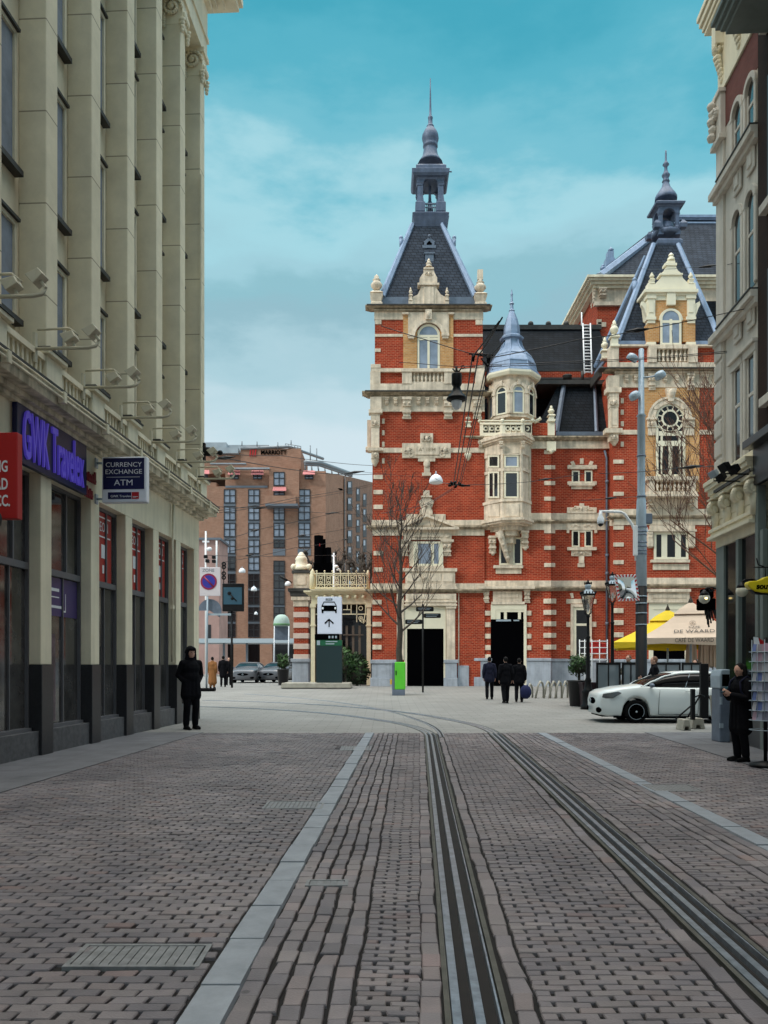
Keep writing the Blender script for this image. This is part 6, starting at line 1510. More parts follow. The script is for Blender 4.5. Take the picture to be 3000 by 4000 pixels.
shrub('potted_shrub', 'round clipped green shrub beside the first street lantern', 2262, 30.2, 2600, (.42,.42,.42), 700, 6, size=.06, pot=(.42,.95))
# ================================================================ taxi sign column on its island
tz = 44.3
isl = thing('kerb_island', 'pale stone island slab under the taxi sign column', 'slab', (PX(1230,tz),tz,.37)); mb = MB(); mb.pp([(1095,2688),(1100,2668),(1368,2668),(1372,2688)],tz-.6,2.2); mb.build('slab','concrete',isl,True,.03)
tx_ = thing('taxi_sign', 'white taxi rank sign with a car symbol on a dark green column', 'sign', (PX(1290,tz),tz,.6))
mb = MB(); fb(mb,1236,1336,2500,2672,tz,.1,.55); mb.build('column',mat('green_black_column', (.012,.03,.034), .3),tx_,True,.02)
mb = MB(); fb(mb,1236,1336,2500,2522,tz,.115,.3); mb.build('green_band',mat('sign_green', (.008,.10,.045), .4),tx_)
mb = MB(); fb(mb,1238,1250,2502,2520,tz,.125,.1); fb(mb,1272,1318,2504,2508,tz,.125,.1); fb(mb,1272,1306,2513,2517,tz,.125,.1)
for q in mb.pieces(.001): q.build('band_mark','galv',tx_)
mb = MB(); fb(mb,1229,1324,2477,2499,tz,.14,.5); mb.build('header','black',tx_,True,.01)
mb = MB()
for x in (1283,1296,1309): fb(mb,x,x+7,2484,2493,tz,.15,.1)
for q in mb.pieces(.001): q.build('header_symbol','galv',tx_)
mb = MB(); fb(mb,1240,1335,2331,2476.5,tz,.06,.45); mb.build('panel',mat('taxi_white', (.62,.66,.78), .4),tx_,True,.015)
def tp(fn, name='symbol'): mb = MB(); fn(mb); mb.build(name,'black',tx_)
def f(mb):
    d = tz-.075
    mb.pp([(1256,2368),(1262,2365),(1309,2365),(1315,2368),(1315,2394),(1310,2395),(1308,2387),(1264,2387),(1262,2395),(1257,2395),(1256,2388)],d,.01)
    for a, b_ in (((1257,2368),(1265,2352)),((1314,2368),(1306,2352))): mb.pp([(a[0]-1.5,a[1]),(b_[0]-1.5,b_[1]),(b_[0]+1.5,b_[1]),(a[0]+1.5,a[1])],d,.01)
    mb.pp([(1264,2350),(1307,2350),(1307,2353),(1264,2353)],d,.01)
tp(f)
def f(mb): d = tz-.075; mb.pp([(1283.5,2449),(1283.5,2425),(1270,2438),(1267,2433),(1285.5,2416),(1304,2433),(1301,2438),(1287.5,2425),(1287.5,2449)],d,.01)
tp(f, 'arrow')
mb = MB(); fb(mb,1272,1298,2337,2346,tz,.072,.01); mb.build('taxi_plate','zincd',tx_)
text('lettering', 'TAXI', .10, 'white', tx_, (PX(1285,tz),tz-.078,PZ(2341.5,tz)), (90,0,0), 1.1, .001)
mb = MB()
for x in (1261,1310): mb.ell(W3(x,2376,tz-.08),(.055,.01,.065),8,6)
for q in mb.pieces(.001): q.build('headlight_dot','whitepl',tx_)
# ================================================================ parking zone sign, info screen, distant lamps
pz_ = 41.2; zg = ground_z(pz_)
ps_ = thing('zone_sign', 'white parking zone sign with a blue disc on a slim pole by the bank corner', 'sign', (PX(806,pz_),pz_,zg))
mb = MB(); mb.box(PX(780,pz_),PX(840,pz_),pz_-.25,pz_+.25,zg,zg+.16); mb.build('foot','rubber',ps_,True,.04)
mb = MB(); mb.tube([(PX(807,pz_),pz_,zg+.1),W3(812,2215,pz_)],.045,8); mb.build('pole','galv',ps_)
mb = MB(); fb(mb,780,861,2216,2328,pz_,.06,.05); mb.build('panel',mat('sign_white', (.60,.55,.58), .45),ps_,True,.02)
mb = MB(); mb.parch(815,2272,25,32,pz_-.075,.015,0,360,28); mb.tube([W3(797,2253,pz_-.07),W3(833,2291,pz_-.07)],.045,6); mb.build('red_ring',mat('ring_red', (.25,.015,.06), .4),ps_)
mb = MB(); mb.parch(815,2272,.1,25,pz_-.072,.01,0,360,28); mb.build('blue_disc',mat('sign_blue', (.03,.03,.30), .4),ps_)
text('lettering', 'ZONE', .22, 'zincd', ps_, (PX(815,pz_),pz_-.066,PZ(2229,pz_)), (90,0,0), 1.0, .001)
mb = MB(); mb.parch(820,2385,.1,45,pz_+.1,.04,-35,180,24); mb.build('round_back_plate','zincd',ps_)
mb = MB(); fb(mb,808,902,2396,2404,pz_,-.05,.05); mb.build('cross_arm','galv',ps_)
ii = thing('info_screen', 'dark framed information screen with a dull blue display left of the gate pillar', 'screen', (PX(908,45),45,.38))
mb = MB(); mb.tube([(PX(905,45),45.1,.38),W3(905,2380,45.1)],.06,8); mb.build('pole','blackmetal',ii)
mb = MB(); fb(mb,868,952,2279,2388,45,.1,.2); mb.build('case','blackmetal',ii,True,.03)
mb = MB(); fb(mb,873,945,2294,2361,45,.115,.1); mb.build('display',mat('dull_screen', (.035,.09,.13), .25),ii)
mb = MB(); mb.ell(W3(896,2318,44.87),(.11,.01,.10),10,6); mb.ell(W3(907,2338,44.87),(.08,.01,.08),10,6); mb.tube([W3(900,2322,44.88),W3(924,2348,44.88)],.03,5); mb.build('display_mark','blackmetal',ii)
wm = thing('street_clock_sign', 'small dark vertical sign with stacked loops above the information screen', 'sign', (PX(873,46),46,.38))
mb = MB()
for y in (2203,2215,2240,2256): mb.parch(874,y,4,9,46,.05,0,360,12)
mb.tube([W3(874,2194,46.02),W3(874,2280,46.02)],.025,5); mb.build('loops','blackmetal',wm)
wh = thing('traffic_signal', 'dark traffic lights on slim white posts behind the zone sign', 'traffic light', (PX(806,44),44,.36))
mb = MB(); mb.tube([(PX(804,44),44,.36),W3(804,2075,44)],.05,6); mb.build('post','white',wh)
mb = MB(); fb(mb,790,816,2112,2118,44,0,.1); mb.ell(W3(818,2145,44),(.15,.1,.12),8,6); mb.build('lamp_head','whitepl',wh)
for (x, y) in ((802,2174),(834,2176),(834,2192),(808,2190)):
    mb = MB(); fb(mb,x-7,x+7,y-6,y+6,44,.1,.2); mb.build('signal_box','blackmetal',wh,True,.02)
def dome(label, px, py, r, d, wire=None, group='white dome lamps over the plaza'):
    t_ = thing('dome_lamp', label, 'street lamp', W3(px,py,d), 0, group)
    mb = MB(); h_ = r*1.15; mb.plathe(px,d,[(r*.96,py+3),(r,py),(r*.98,py-h_*.25),(r*.85,py-h_*.55),(r*.6,py-h_*.82),(r*.3,py-h_*.96),(r*.16,py-h_)],18); mb.build('shade','whitepl',t_)
    mb = MB(); mb.plathe(px,d,[(r*.16,py-h_),(r*.2,py-h_*1.1),(r*.07,py-h_*1.15),(r*.07,py-h_*1.4)],8); mb.build('stem','galv',t_)
dome('large white dome lamp hanging before the brick wall under the stone plaque', 1703, 1884, 27, 37)
dome('small white dome lamp before the hotel, above the others', 946, 2234, 13, 75)
dome('small white dome lamp before the hotel, right of the information screen', 992, 2305, 12, 80)
dome('smallest white dome lamp before the hotel, partly behind a window column', 1000, 2398, 7, 90)
aw = thing('dome_awning', 'pale green rounded awning with faint letters left of the gate pillar', 'awning', (PX(1100,70),70,PZ(2440,70)))
mb = MB(); mb.plathe(1100,70,[(32,2446),(32,2436),(30,2422),(24,2410),(14,2402),(2,2400)],18); mb.build('hood',mat('pale_green_canvas', (.36,.47,.42), .7),aw)
mb = MB(); mb.plathe(1100,70,[(32.5,2444),(32.5,2436)],18); mb.build('green_hem',mat('green_hem', (.12,.25,.12), .7),aw)
mb = MB(); fb(mb,1070,1130,2446,2500,70.2,.0,.4); mb.build('back_wall','zincd',aw)
for x in (1072,1128): mb = MB(); mb.tube([(PX(x,70),69.6,.4),W3(x,2446,69.6)],.05,6); mb.build('post','whitepl',aw)
# ================================================================ green cabinet
gd = 37.2; gz = ground_z(gd)
gc = thing('utility_cabinet', 'bright green utility cabinet with a dark grey base at the foot of the tree', 'cabinet', (PX(1558,gd),gd,gz))
mb = MB(); fb(mb,1532,1582,2694,2717,gd,0,.6); mb.build('base','zincd',gc,True,.015)
mb = MB(); fb(mb,1542,1584,2586,2694,gd,0,.58); mb.build('door',mat('lime_green_paint', (.10,.52,.035), .35, noise=.08),gc,True,.04)
mb = MB(); fb(mb,1531,1542,2588,2694,gd,-.02,.56); mb.build('side_panel','zincd',gc,True,.02)
mb = MB(); fb(mb,1545,1549,2620,2637,gd,.02,.03); mb.build('handle','blackmetal',gc)
mb = MB(); fb(mb,1524,1531.5,2654,2674,gd,-.1,.3); mb.build('yellow_box',mat('yellow_box', (.6,.38,.02), .5),gc,True,.01)
# ================================================================ finger post
fd = 40.0
fp = thing('finger_post', 'black finger post with three direction arms before the left theatre door', 'signpost', (PX(1652,fd),fd,ground_z(fd)))
mb = MB(); mb.tube([(PX(1652,fd),fd,ground_z(fd)),W3(1652,2366,fd)],.045,8); mb.ell(W3(1652,2364,fd),.06); mb.build('post','blackmetal',fp)
for x0, x1, y0, y1 in ((1625,1694,2370,2388),(1656,1722,2396,2414),(1583,1649,2420,2438)):
    mb = MB(); mb.pp([(x0,y0+2),(x0+4,y0),(x1-4,y0),(x1,y0+2),(x1,y1-2),(x1-4,y1),(x0+4,y1),(x0,y1-2)],fd-.05,.06); a = mb.build('direction_arm','blackmetal',fp)
    mb = MB(); ym = (y0+y1)/2
    fb(mb,x0+8,x1-10,ym-4,ym-2.5,fd,.06,.02); fb(mb,x0+8,x1-16,ym+2,ym+3.5,fd,.06,.02); mb.build('lettering_strip','galv',a)
# ================================================================ bike racks and cafe clutter near the theatre
for k, (x, w) in enumerate(((2068,24),(2108,30),(2138,24),(2160,26),(2182,24),(2206,22))):
    d_ = 35.0; br_ = thing('bike_rack', 'pale arched bicycle rack hoop beside the theatre door', 'bike rack', (PX(x,d_),d_,ground_z(d_)), 0, 'row of bicycle rack hoops beside the theatre')
    mb = MB(); yt = 2662 if k else 2672; y0 = 2600+ (CH-ground_z(d_))*F/d_
    mb.tube([W3(x-w*.55,y0,d_),W3(x-w*.2,yt+16,d_),W3(x+w*.1,yt,d_+.2),W3(x+w*.35,yt+6,d_+.4),W3(x+w*.5,yt+24,d_+.5),W3(x+w*.5,y0,d_+.5)],.045,7); mb.build('hoop','concrete',br_)
wr = thing('metal_rack', 'white tubular rack with red crates in front of the narrow theatre window', 'rack', (PX(2318,40),40,ground_z(40)))
mb = MB()
for x in (2264,2284,2312,2342,2372): mb.tube([(PX(x,40),40,.3),W3(x,2498,40)],.025,6)
for y in (2505,2530,2553,2576): mb.tube([W3(2264,y,40),W3(2372,y,40)],.025,6)
mb.build('frame','white',wr)
for k, (x0,x1,y0,y1) in enumerate(((2312,2348,2510,2552),(2350,2368,2515,2550))):
    cr_ = thing('red_crate', ['large red crate in the white tubular rack','small red crate at the rack end'][k], 'crate', (PX((x0+x1)/2,40.2),40.2,PZ(y1,40)))
    mb = MB(); fb(mb,x0,x1,y0,y1,40.2,0,.4); fb(mb,x0-1,x1+1,y0-2,y0+3,40.2,.03,.46); mb.build('crate','red',cr_,True,.02)
for k, (x, d_, w, h_) in enumerate(((2302,29.4,.30,.9),(2345,31,.4,.8),(2262,32,.34,.7))):
    pt = thing('planter', ['tall dark planter box at the foot of the first street lantern','wide dark planter between the two street lanterns','dark red planter behind the clipped shrub'][k], 'planter', (PX(x,d_),d_,ground_z(d_)))
    z0 = ground_z(d_); mb = MB(); mb.sq(PX(x,d_),d_,[(w*.85,z0),(w,z0+h_*.92),(w*1.08,z0+h_*.92),(w*1.08,z0+h_),(w*.9,z0+h_),(w*.88,z0+h_*.85)]); mb.build('pot',mat('planter%d' % k, (.03,.014,.018), .5),pt)
# ================================================================ car
def make_car(label):
    L_ = 4.30; t_ = thing('parked_car', label, 'car', (0,0,0))       # front bumper at x = 0, car points to -x
    W_ = .89; fw, rw, wr_ = 1.02, 3.70, .325
    def lerp(tab, x):
        for (a, u), (b_, v) in zip(tab[:-1], tab[1:]):
            if x <= b_: q = (x-a)/(b_-a); q = q*q*(3-2*q)*.5+q*.5; return u+(v-u)*q
        return tab[-1][1]
    top = [(0,.70),(.05,.82),(.22,.90),(.7,.985),(1.21,1.04),(1.6,1.0),(2.6,.985),(3.6,1.0),(4.1,1.02),(4.25,.98),(4.30,.80)]
    hw = [(0,.62),(.08,.76),(.3,.84),(.8,.885),(2,.89),(3.5,.885),(4.0,.84),(4.22,.76),(4.30,.66)]
    xs_ = sorted(set([round(L_*i/64,3) for i in range(65)]+[.03,.06,.1,L_-.03,L_-.06]))
    secs = []
    for x in xs_:
        w, zt_2 = lerp(hw,x), lerp(top,x); zb = .19+.05*max(0,1-x/.25)+.08*max(0,(x-4.0)/.3)
        for c in (fw, rw):
            r_ = wr_+.055
            if abs(x-c) < r_: zb = max(zb, .32+math.sqrt(max(0,r_*r_-(x-c)**2)))
        zm = zb+(zt_2-zb)*.35
        half = [(w-.05,zb),(w-.005,zb+.05),(w+.0,min(zt_2-.16,max(zb+.05,.45))),(w+.01,min(zt_2-.10,max(zb+.10,.70))),(w-.015,zt_2-.05),(w-.07,zt_2-.005),(w*.55,zt_2+.025),(0,zt_2+.035)]
        pts = [(x,y,z) for y, z in half]+[(x,-y,z) for y, z in half[-2::-1]]; secs.append(pts)
    mb = MB(); n = len(secs[0]); vs_ = [p for s_ in secs for p in s_]; fs = []
    for i in range(len(secs)-1):
        for j in range(n-1): fs.append((i*n+j,(i+1)*n+j,(i+1)*n+j+1,i*n+j+1))
        fs.append((i*n+n-1,(i+1)*n+n-1,(i+1)*n,i*n))
    fs += [tuple(range(n)), tuple((len(secs)-1)*n+j for j in range(n-1,-1,-1))]
    mb.add(vs_, fs, 0, True); bd = mb.build('body','carpaint',t_)
    # greenhouse
    roof = [(1.15,1.0),(1.5,1.19),(1.9,1.345),(2.3,1.415),(2.75,1.432),(3.2,1.415),(3.6,1.35),(3.95,1.22),(4.2,1.04)]
    rw_ = [(1.15,.70),(1.9,.62),(2.7,.61),(3.6,.60),(4.2,.66)]
    gx = [1.15+ (4.2-1.15)*i/30 for i in range(31)]; secs = []
    for x in gx:
        zr_ = lerp(roof,x); zb = lerp(top,x)-.02; w0 = lerp(hw,x)-.075; w1 = lerp(rw_,x); q = min(1,max(0,(zr_-zb)/.42)); w1 = w0+(w1-w0)*q
        half = [(w0,zb),(w0+(w1-w0)*.55+.012,zb+(zr_-zb)*.55),(w1,max(zb+.002,zr_-.035)),(w1-.08,zr_),(0,zr_+.012)]
        secs.append([(x,y,z) for y, z in half]+[(x,-y,z) for y, z in half[-2::-1]])
    mb = MB(); n = len(secs[0]); fs = [(i*n+j,(i+1)*n+j,(i+1)*n+j+1,i*n+j+1) for i in range(30) for j in range(n-1)]+[(i*n+n-1,(i+1)*n+n-1,(i+1)*n,i*n) for i in range(30)]+[tuple(range(n)),tuple(30*n+j for j in range(n-1,-1,-1))]
    mb.add([p for s_ in secs for p in s_], fs, 0, True); mb.build('windows','glassd',t_)
    # roof skin and pillars proud of the glass
    mb = MB(); vs_ = []; gi = [i for i, x in enumerate(gx) if 1.98 < x < 3.75]
    for i in gi: vs_ += [(x, y*1.0, z+.012) for x, y, z in secs[i][2:7]]
    k = len(gi); fs = [(i*5+j,(i+1)*5+j,(i+1)*5+j+1,i*5+j+1) for i in range(k-1) for j in range(4)]
    mb.add(vs_, fs, 0, True); o = mb.build('roof','carpaint',t_); sm = o.modifiers.new('solid','SOLIDIFY'); sm.thickness = .012; sm.offset = 0
    for sy in (-1,1):
        side = [(s_[2] if sy > 0 else s_[-3]) for s_ in secs]
        mb = MB(); mb.tube([Vector(p)+Vector((0,sy*.008,.004)) for p in side[:27]],[.028]*27,6); mb.build('pillar','carpaint',t_)
        mb = MB(); p0 = Vector(secs[28][0 if sy > 0 else -1]); mb.tube([Vector(side[24])+Vector((0,sy*.0,0)),Vector(side[24]).lerp(p0,.5)+Vector((0,sy*.02,0)),p0+Vector((0,sy*.02,0))],[.05,.07,.09],6); mb.build('pillar','carpaint',t_)
        for x in (2.42,):
            mb = MB(); i = min(range(31), key=lambda q: abs(gx[q]-x)); j = min(range(31), key=lambda q: abs(gx[q]-x-.12)); mb.tube([Vector(side[j])+Vector((0,sy*.004,0)),Vector(secs[i][0 if sy > 0 else -1])+Vector((0,sy*.004,0))],.012,5); mb.build('door_pillar','galv',t_)
        y = sy*(W_+.012)
        for x, z0, z1 in ((1.62,.25,.93),(2.70,.25,.95),(3.42,.66,.96)): mb = MB(); mb.tube([(x,y-sy*.004,z0),(x+.02,y,.7),(x+.05,y-sy*.03,z1)],.006,4); mb.build('door_seam','black',t_)
        mb = MB(); mb.tube([(1.62,y-sy*.006,.25),(2.7,y-sy*.006,.25)],.006,4); mb.build('door_seam','black',t_)
        mb = MB(); mb.tube([(2.36,y,.885),(2.42,y+sy*.025,.895),(2.56,y+sy*.025,.898),(2.62,y,.895)],.016,6); mb.build('door_handle','carpaint',t_)
        mb = MB(); mb.tube([(1.45,sy*(W_-.12),1.0),(1.42,sy*(W_+.02),1.03)],.025,6); mb.ell((1.42,sy*(W_+.09),1.05),(.07,.10,.065),10,8); mb.build('mirror','zincd',t_)
        mb = MB(); mb.tube([(.4,sy*.835,.175),(1.4,sy*.885,.165),(3.3,sy*.885,.165)],.03,6); mb.build('side_skirt','black',t_)
        for c in (fw, rw):
            wh_ = bpy.data.objects.new('wheel', None); COL.objects.link(wh_); wh_.parent = t_; wh_.location = (c, sy*(W_-.11), wr_-.005); wh_.empty_display_size = .1
            mb = MB(); TT = Matrix.Rotation(R(90),4,'X'); pr = [(.21,-.10),(.30,-.10),(.32,-.07),(.325,0),(.32,.07),(.30,.10),(.21,.10),(.21,-.10)]
            q = MB(); q.lathe(0,0,pr,28); mb.add(q.v,[f for f in q.f if len(f) == 4],0,True,T=TT); mb.build('tyre','rubber',wh_,False)
            mb = MB(); q = MB(); q.lathe(0,0,[(.0,-.03),(.215,-.03),(.215,.09),(.195,.095),(.19,.02),(.0,.02)],28); mb.add(q.v,q.f,0,True,T=TT)
            for k in range(5):
                a = 2*math.pi*k/5; c_, s_ = math.cos(a), math.sin(a)
                for yy in (.085,-.085): mb.tube([(0,-yy,0),(.195*c_,-yy,.195*s_)],[.035,.022],5)
            mb.build('rim','black',wh_,False); mb = MB(); q = MB(); q.arch(0,0,.208,.218,-.112,-.104,0,360,28); mb.add(q.v,q.f,0); q = MB(); q.arch(0,0,.208,.218,.104,.112,0,360,28); mb.add(q.v,q.f,0)
            for q in mb.pieces(.001): q.build('rim_edge','galv',wh_,False)
            mb = MB(); [mb.ell((0,yy,0),(.03,.02,.03),8,6) for yy in (-.11,.11)]
            for q in mb.pieces(.001): q.build('hub_cap','galv',wh_,False)
        # headlight
        mb = MB(); mb.add([(.10,sy*.735,.68),(.13,sy*.77,.81),(.52,sy*.880,.88),(.62,sy*.893,.84),(.38,sy*.872,.69)],[(0,1,2,3,4)]); mb.v = [(x-.004,y+sy*.012,z) for x, y, z in mb.v]; o = mb.build('headlight',mat('lamp_glass%d' % sy, (.05,.06,.07), .05, spec=.9),t_); sm = o.modifiers.new('solid','SOLIDIFY'); sm.thickness = .03; sm.offset = 0
        mb = MB(); mb.ell((.07,sy*.60,.36),(.10,.17,.10),12,8); mb.build('air_intake','black',t_)
        mb = MB(); mb.ell((4.22,sy*.70,.86),(.08,.12,.09),10,8); mb.build('tail_light','red',t_)
    mb = MB(); mb.ell((.03,0,.60),(.08,.42,.10),16,8); gr = mb.build('grille','black',t_)
    mb = MB(); mb.arch(0,.60,.05,.062,-.062,-.052,0,360,16); mb.v = [(y,x,z) for x, y, z in mb.v]
    for a in (90,210,330): mb.tube([(-.055,0,.60),(-.055,.055*math.cos(R(a)),.60+.055*math.sin(R(a)))],.006,4)
    mb.build('badge','galv',gr,True)
    mb = MB(); mb.box(.02,.06,-.26,.26,.34,.45); mb.build('number_plate',mat('plate', (.55,.42,.03), .5),t_,True,.01)
    mb = MB(); mb.box(.12,4.1,-.70,.70,.17,.5); mb.build('underbody','black',t_,True)
    return t_
car = make_car('white compact hatchback with black wheels, nose towards the tram rails, behind the barrier posts')
cd = 22.75; car.location = (PX(2306,cd)+.28, cd+.88, .0); car.rotation_euler = (0,0,R(-2))
dim_paint = mat('grey_car_paint', (.10,.105,.12), .2, spec=.6)
for k, (px, d_, rz, lab) in enumerate(((948,56,88,'grey hatchback parked head on under the hotel canopy, left of the other one'),(1048,57,80,'grey hatchback parked behind the small potted shrub under the hotel canopy'))):
    c2 = copy_tree(car); c2.location = (PX(px,d_),d_,.4); c2.rotation_euler = (0,0,R(rz)); c2['label'] = lab
    for ch in c2.children_recursive:
        for sl_ in (ch.material_slots if ch.type == 'MESH' else []):
            if sl_.material and sl_.material.name == 'white_car_paint': sl_.link = 'OBJECT'; sl_.material = dim_paint
# ================================================================ people
def limb(mb, pts, rs, n=10):
    mb.tube(pts, rs, n)
    for p, r in zip(pts, rs): mb.ell(p, r, n, 6)
def finish(mb, name, m, parent, vox, smooth=4):
    o = mb.build(name, m, parent, False)
    md = o.modifiers.new('remesh','REMESH'); md.mode = 'VOXEL'; md.voxel_size = vox; md.use_smooth_shade = True
    s_ = o.modifiers.new('smooth','SMOOTH'); s_.iterations = smooth; s_.factor = .5
    return o
def hand(mb, wrist, dirv, palm_n, curl, s=1.0):
    """palm and five unequal bent fingers; dirv = direction of the fingers, palm_n = the way the palm looks"""
    d = Vector(dirv).normalized(); nn = Vector(palm_n).normalized(); nn = (nn-d*nn.dot(d)).normalized(); sd = d.cross(nn); w = Vector(wrist)
    for q in (-.028,-.01,.01,.028): limb(mb,[w+sd*q*.6*s, w+(d*.085+sd*q)*s],[.016*s,.013*s],8)
    for i, (q, l) in enumerate(((-.032,.062),(-.011,.075),(.011,.078),(.032,.070))):
        b_ = w+(d*.09+sd*q)*s; a1 = curl*.5; a2 = curl*1.1; d1 = (d*math.cos(a1)+nn*math.sin(a1)); d2 = (d*math.cos(a2)+nn*math.sin(a2)); m_ = b_+d1*l*.55*s
        limb(mb,[b_,m_,m_+d2*l*.5*s],[.0095*s,.0085*s,.007*s],8)
    b_ = w+(d*.03+sd*.034)*s; dt_ = (d*.6+sd*.75+nn*.35).normalized(); m_ = b_+dt_*.04*s; limb(mb,[b_,m_,m_+(d*.8+nn*.5+sd*.1).normalized()*.034*s],[.014*s,.011*s,.009*s],8)
def person(label, x, y, z, rz, h=1.75, pose=None, vox=.014, coat='cloth_black', trousers='cloth_black', hairm='hair', coatlen=.75, hood=False, stride=0.0, arms='down', skirtw=1.0, head_tilt=0.0, seat=False, bag=False, group=None):
    t_ = thing('person', label, 'person', (x,y,z), R(rz), group); k = h/1.75; t_.scale = (k,k,k)
    V = Vector; st = stride
    hipL, hipR = V((-.09,0,.92)), V((.09,0,.92)); kL, kR = V((-.10,-.03-st*.25,.50)), V((.10,-.03+st*.15,.49)); aL, aR = V((-.10,.02-st*.42,.085)), V((.105,.02+st*.45,.085+abs(st)*.06))
    shL, shR = V((-.185,.01,1.405)), V((.185,.01,1.405))
    if arms == 'down': eL, eR = V((-.245,.05,1.13)), V((.245,.05,1.13)); wL, wR = V((-.24,-.03,.89)), V((.24,-.03,.89))
    elif arms == 'pockets': eL, eR = V((-.255,.07,1.15)), V((.255,.07,1.15)); wL, wR = V((-.15,-.03,1.0)), V((.15,-.03,1.0))
    elif arms == 'phone': eL, eR = V((-.22,-.06,1.13)), V((.22,-.06,1.13)); wL, wR = V((-.07,-.27,1.20)), V((.07,-.27,1.19))
    else: eL, eR = V((-.22,-.12,1.15)), V((.22,-.02,1.13)); wL, wR = V((-.12,-.32,1.13)), V((.22,-.2,1.0))
    hc = V((0,-.015-.05*head_tilt,1.632-.012*head_tilt)); fw_ = V((0,-math.cos(head_tilt),-math.sin(head_tilt))); up_ = V((0,-math.sin(head_tilt),math.cos(head_tilt)))
    b = MB()
    for hp_, kn, an, sx in ((hipL,kL,aL,-1),(hipR,kR,aR,1)):
        limb(b,[hp_,hp_.lerp(kn,.45),kn,kn.lerp(an,.35)+V((0,.02,0)),an],[.085,.075,.055,.055,.038]); limb(b,[an+V((0,.03,-.04)),an+V((sx*.01,-.10,-.055)),an+V((sx*.015,-.165,-.06))],[.036,.034,.024])
    b.ell((0,0,.97),(.155,.105,.12)); b.ell((0,0,1.10),(.140,.095,.15)); b.ell((0,-.005,1.29),(.165,.115,.18)); limb(b,[shL,V((0,.01,1.43)),shR],[.058,.07,.058]); limb(b,[V((0,.01,1.42)),V((0,-.005,1.54))],[.058,.052])
    for s_, e_, w_ in ((shL,eL,wL),(shR,eR,wR)): limb(b,[s_,s_.lerp(e_,.5),e_,e_.lerp(w_,.3),w_],[.055,.048,.040,.039,.027])
    b.ell(hc,(.074,.092,.108),14,10); b.ell(hc+fw_*.03-up_*.055,(.055,.06,.055),10,8); b.ell(hc+fw_*.088-up_*.012,(.012,.016,.024),8,6); b.ell(hc+fw_*.076-up_*.058,(.024,.012,.009),8,6); b.ell(hc+fw_*.068-up_*.095,(.022,.018,.016),8,6); b.ell(hc+fw_*.074+up_*.026,(.05,.014,.010),8,6)
    for sx in (-1,1): b.ell(hc+V((sx*.076,.01,-.005)),(.010,.02,.03),8,6)
    if arms == 'phone': hand(b,wL,V((.25,-.75,.45)),V((.8,.1,.35)),.9); hand(b,wR,V((-.25,-.75,.45)),V((-.8,.1,.35)),.9)
    else:
        for w_, e_, sx in ((wL,eL,-1),(wR,eR,1)):
            if arms != 'pockets': hand(b,w_,(w_-e_),V((-sx,.1,0)),.55)
            else: hand(b,w_,(w_-e_)*.6+V((0,.02,-.1)),V((-sx,.2,0)),.7)
    finish(b,'body','skin',t_,min(vox,.010),3)
    # eyes
    for sx in (-1,1): e = MB(); e.ell(hc+fw_*.080+up_*.006+V((sx*.031,0,0)),(.013,.007,.007),8,6); e.build('eye','hair',t_,False)
    c = MB()
    for hp_, kn, an, sx in ((hipL,kL,aL,-1),(hipR,kR,aR,1)): limb(c,[hp_+V((0,0,.03)),hp_.lerp(kn,.5),kn,kn.lerp(an,.5)+V((0,.01,0)),an+V((0,.0,.03))],[.105,.095,.078,.074,.07])
    c.ell((0,0,.96),(.165,.12,.12)); finish(c,'trousers',trousers,t_,vox)
    for an, sx in ((aL,-1),(aR,1)):
        c = MB(); limb(c,[an+V((0,.035,-.035)),an+V((sx*.01,-.09,-.045)),an+V((sx*.016,-.18,-.053))],[.048,.045,.032]); c.ell(an+V((0,.01,0)),.052); c.box(an.x-.045,an.x+.045,an.y-.2,an.y+.07,an.z-.087,an.z-.06); finish(c,'shoe','rubber',t_,vox)
    c = MB(); lo = .97-coatlen*.45
    c.ell((0,0,1.30),(.195,.145,.19)); c.ell((0,0,1.12),(.185*skirtw,.145,.2)); limb(c,[shL+V((0,0,-.005)),V((0,.01,1.43)),shR+V((0,0,-.005))],[.076,.09,.076]); limb(c,[V((-.08,0,1.05)),V((-.10,-st*.06,lo))],[.12,.125*skirtw]); limb(c,[V((.08,0,1.05)),V((.10,st*.04,lo))],[.12,.125*skirtw]); limb(c,[V((0,0,1.05)),V((0,.02,lo))],[.13,.14*skirtw]); c.tube([V((0,.015,1.40)),V((0,.0,1.53))],[.09,.082],12)
    for s_, e_, w_ in ((shL,eL,wL),(shR,eR,wR)): limb(c,[s_,s_.lerp(e_,.5),e_,e_.lerp(w_,.5),e_.lerp(w_,.93)],[.078,.072,.066,.060,.052])
    finish(c,'coat',coat,t_,vox)
    c = MB()
    if hood:
        for q in range(9): a = math.pi*(q/8); c.ell(hc+V((0,.035-.03*math.sin(a),0))+V((math.cos(a)*.088,0,math.sin(a)*.10+.01)),(.035,.075,.035),8,6)
        c.ell(hc+V((0,.05,.02)),(.11,.095,.135)); c.ell(hc+V((0,-.055,.075)),(.085,.06,.045)); limb(c,[hc+V((-.09,.02,-.03)),V((-.08,.0,1.49))],[.035,.05]); limb(c,[hc+V((.09,.02,-.03)),V((.08,.0,1.49))],[.035,.05]); c.ell((0,.05,1.50),(.12,.09,.09)); finish(c,'hood',coat,t_,min(vox,.012))
    else:
        c.ell(hc-fw_*.028+up_*.022,(.086,.090,.105),12,8)
        if hairm == 'long':
            for q in range(-3,4): limb(c,[hc+V((q*.026,.05,.06)),hc+V((q*.032,.075-abs(q)*.008,-.08)),V((q*.034,.085,1.40))],[.04,.042,.03])
            for sx in (-1,1): limb(c,[hc+V((sx*.05,-.0,.085)),hc+V((sx*.085,.03,.0)),V((sx*.09,.04,1.45))],[.028,.026,.025])
        finish(c,'hair','hair' if hairm in ('hair','long') else hairm,t_,min(vox,.012))
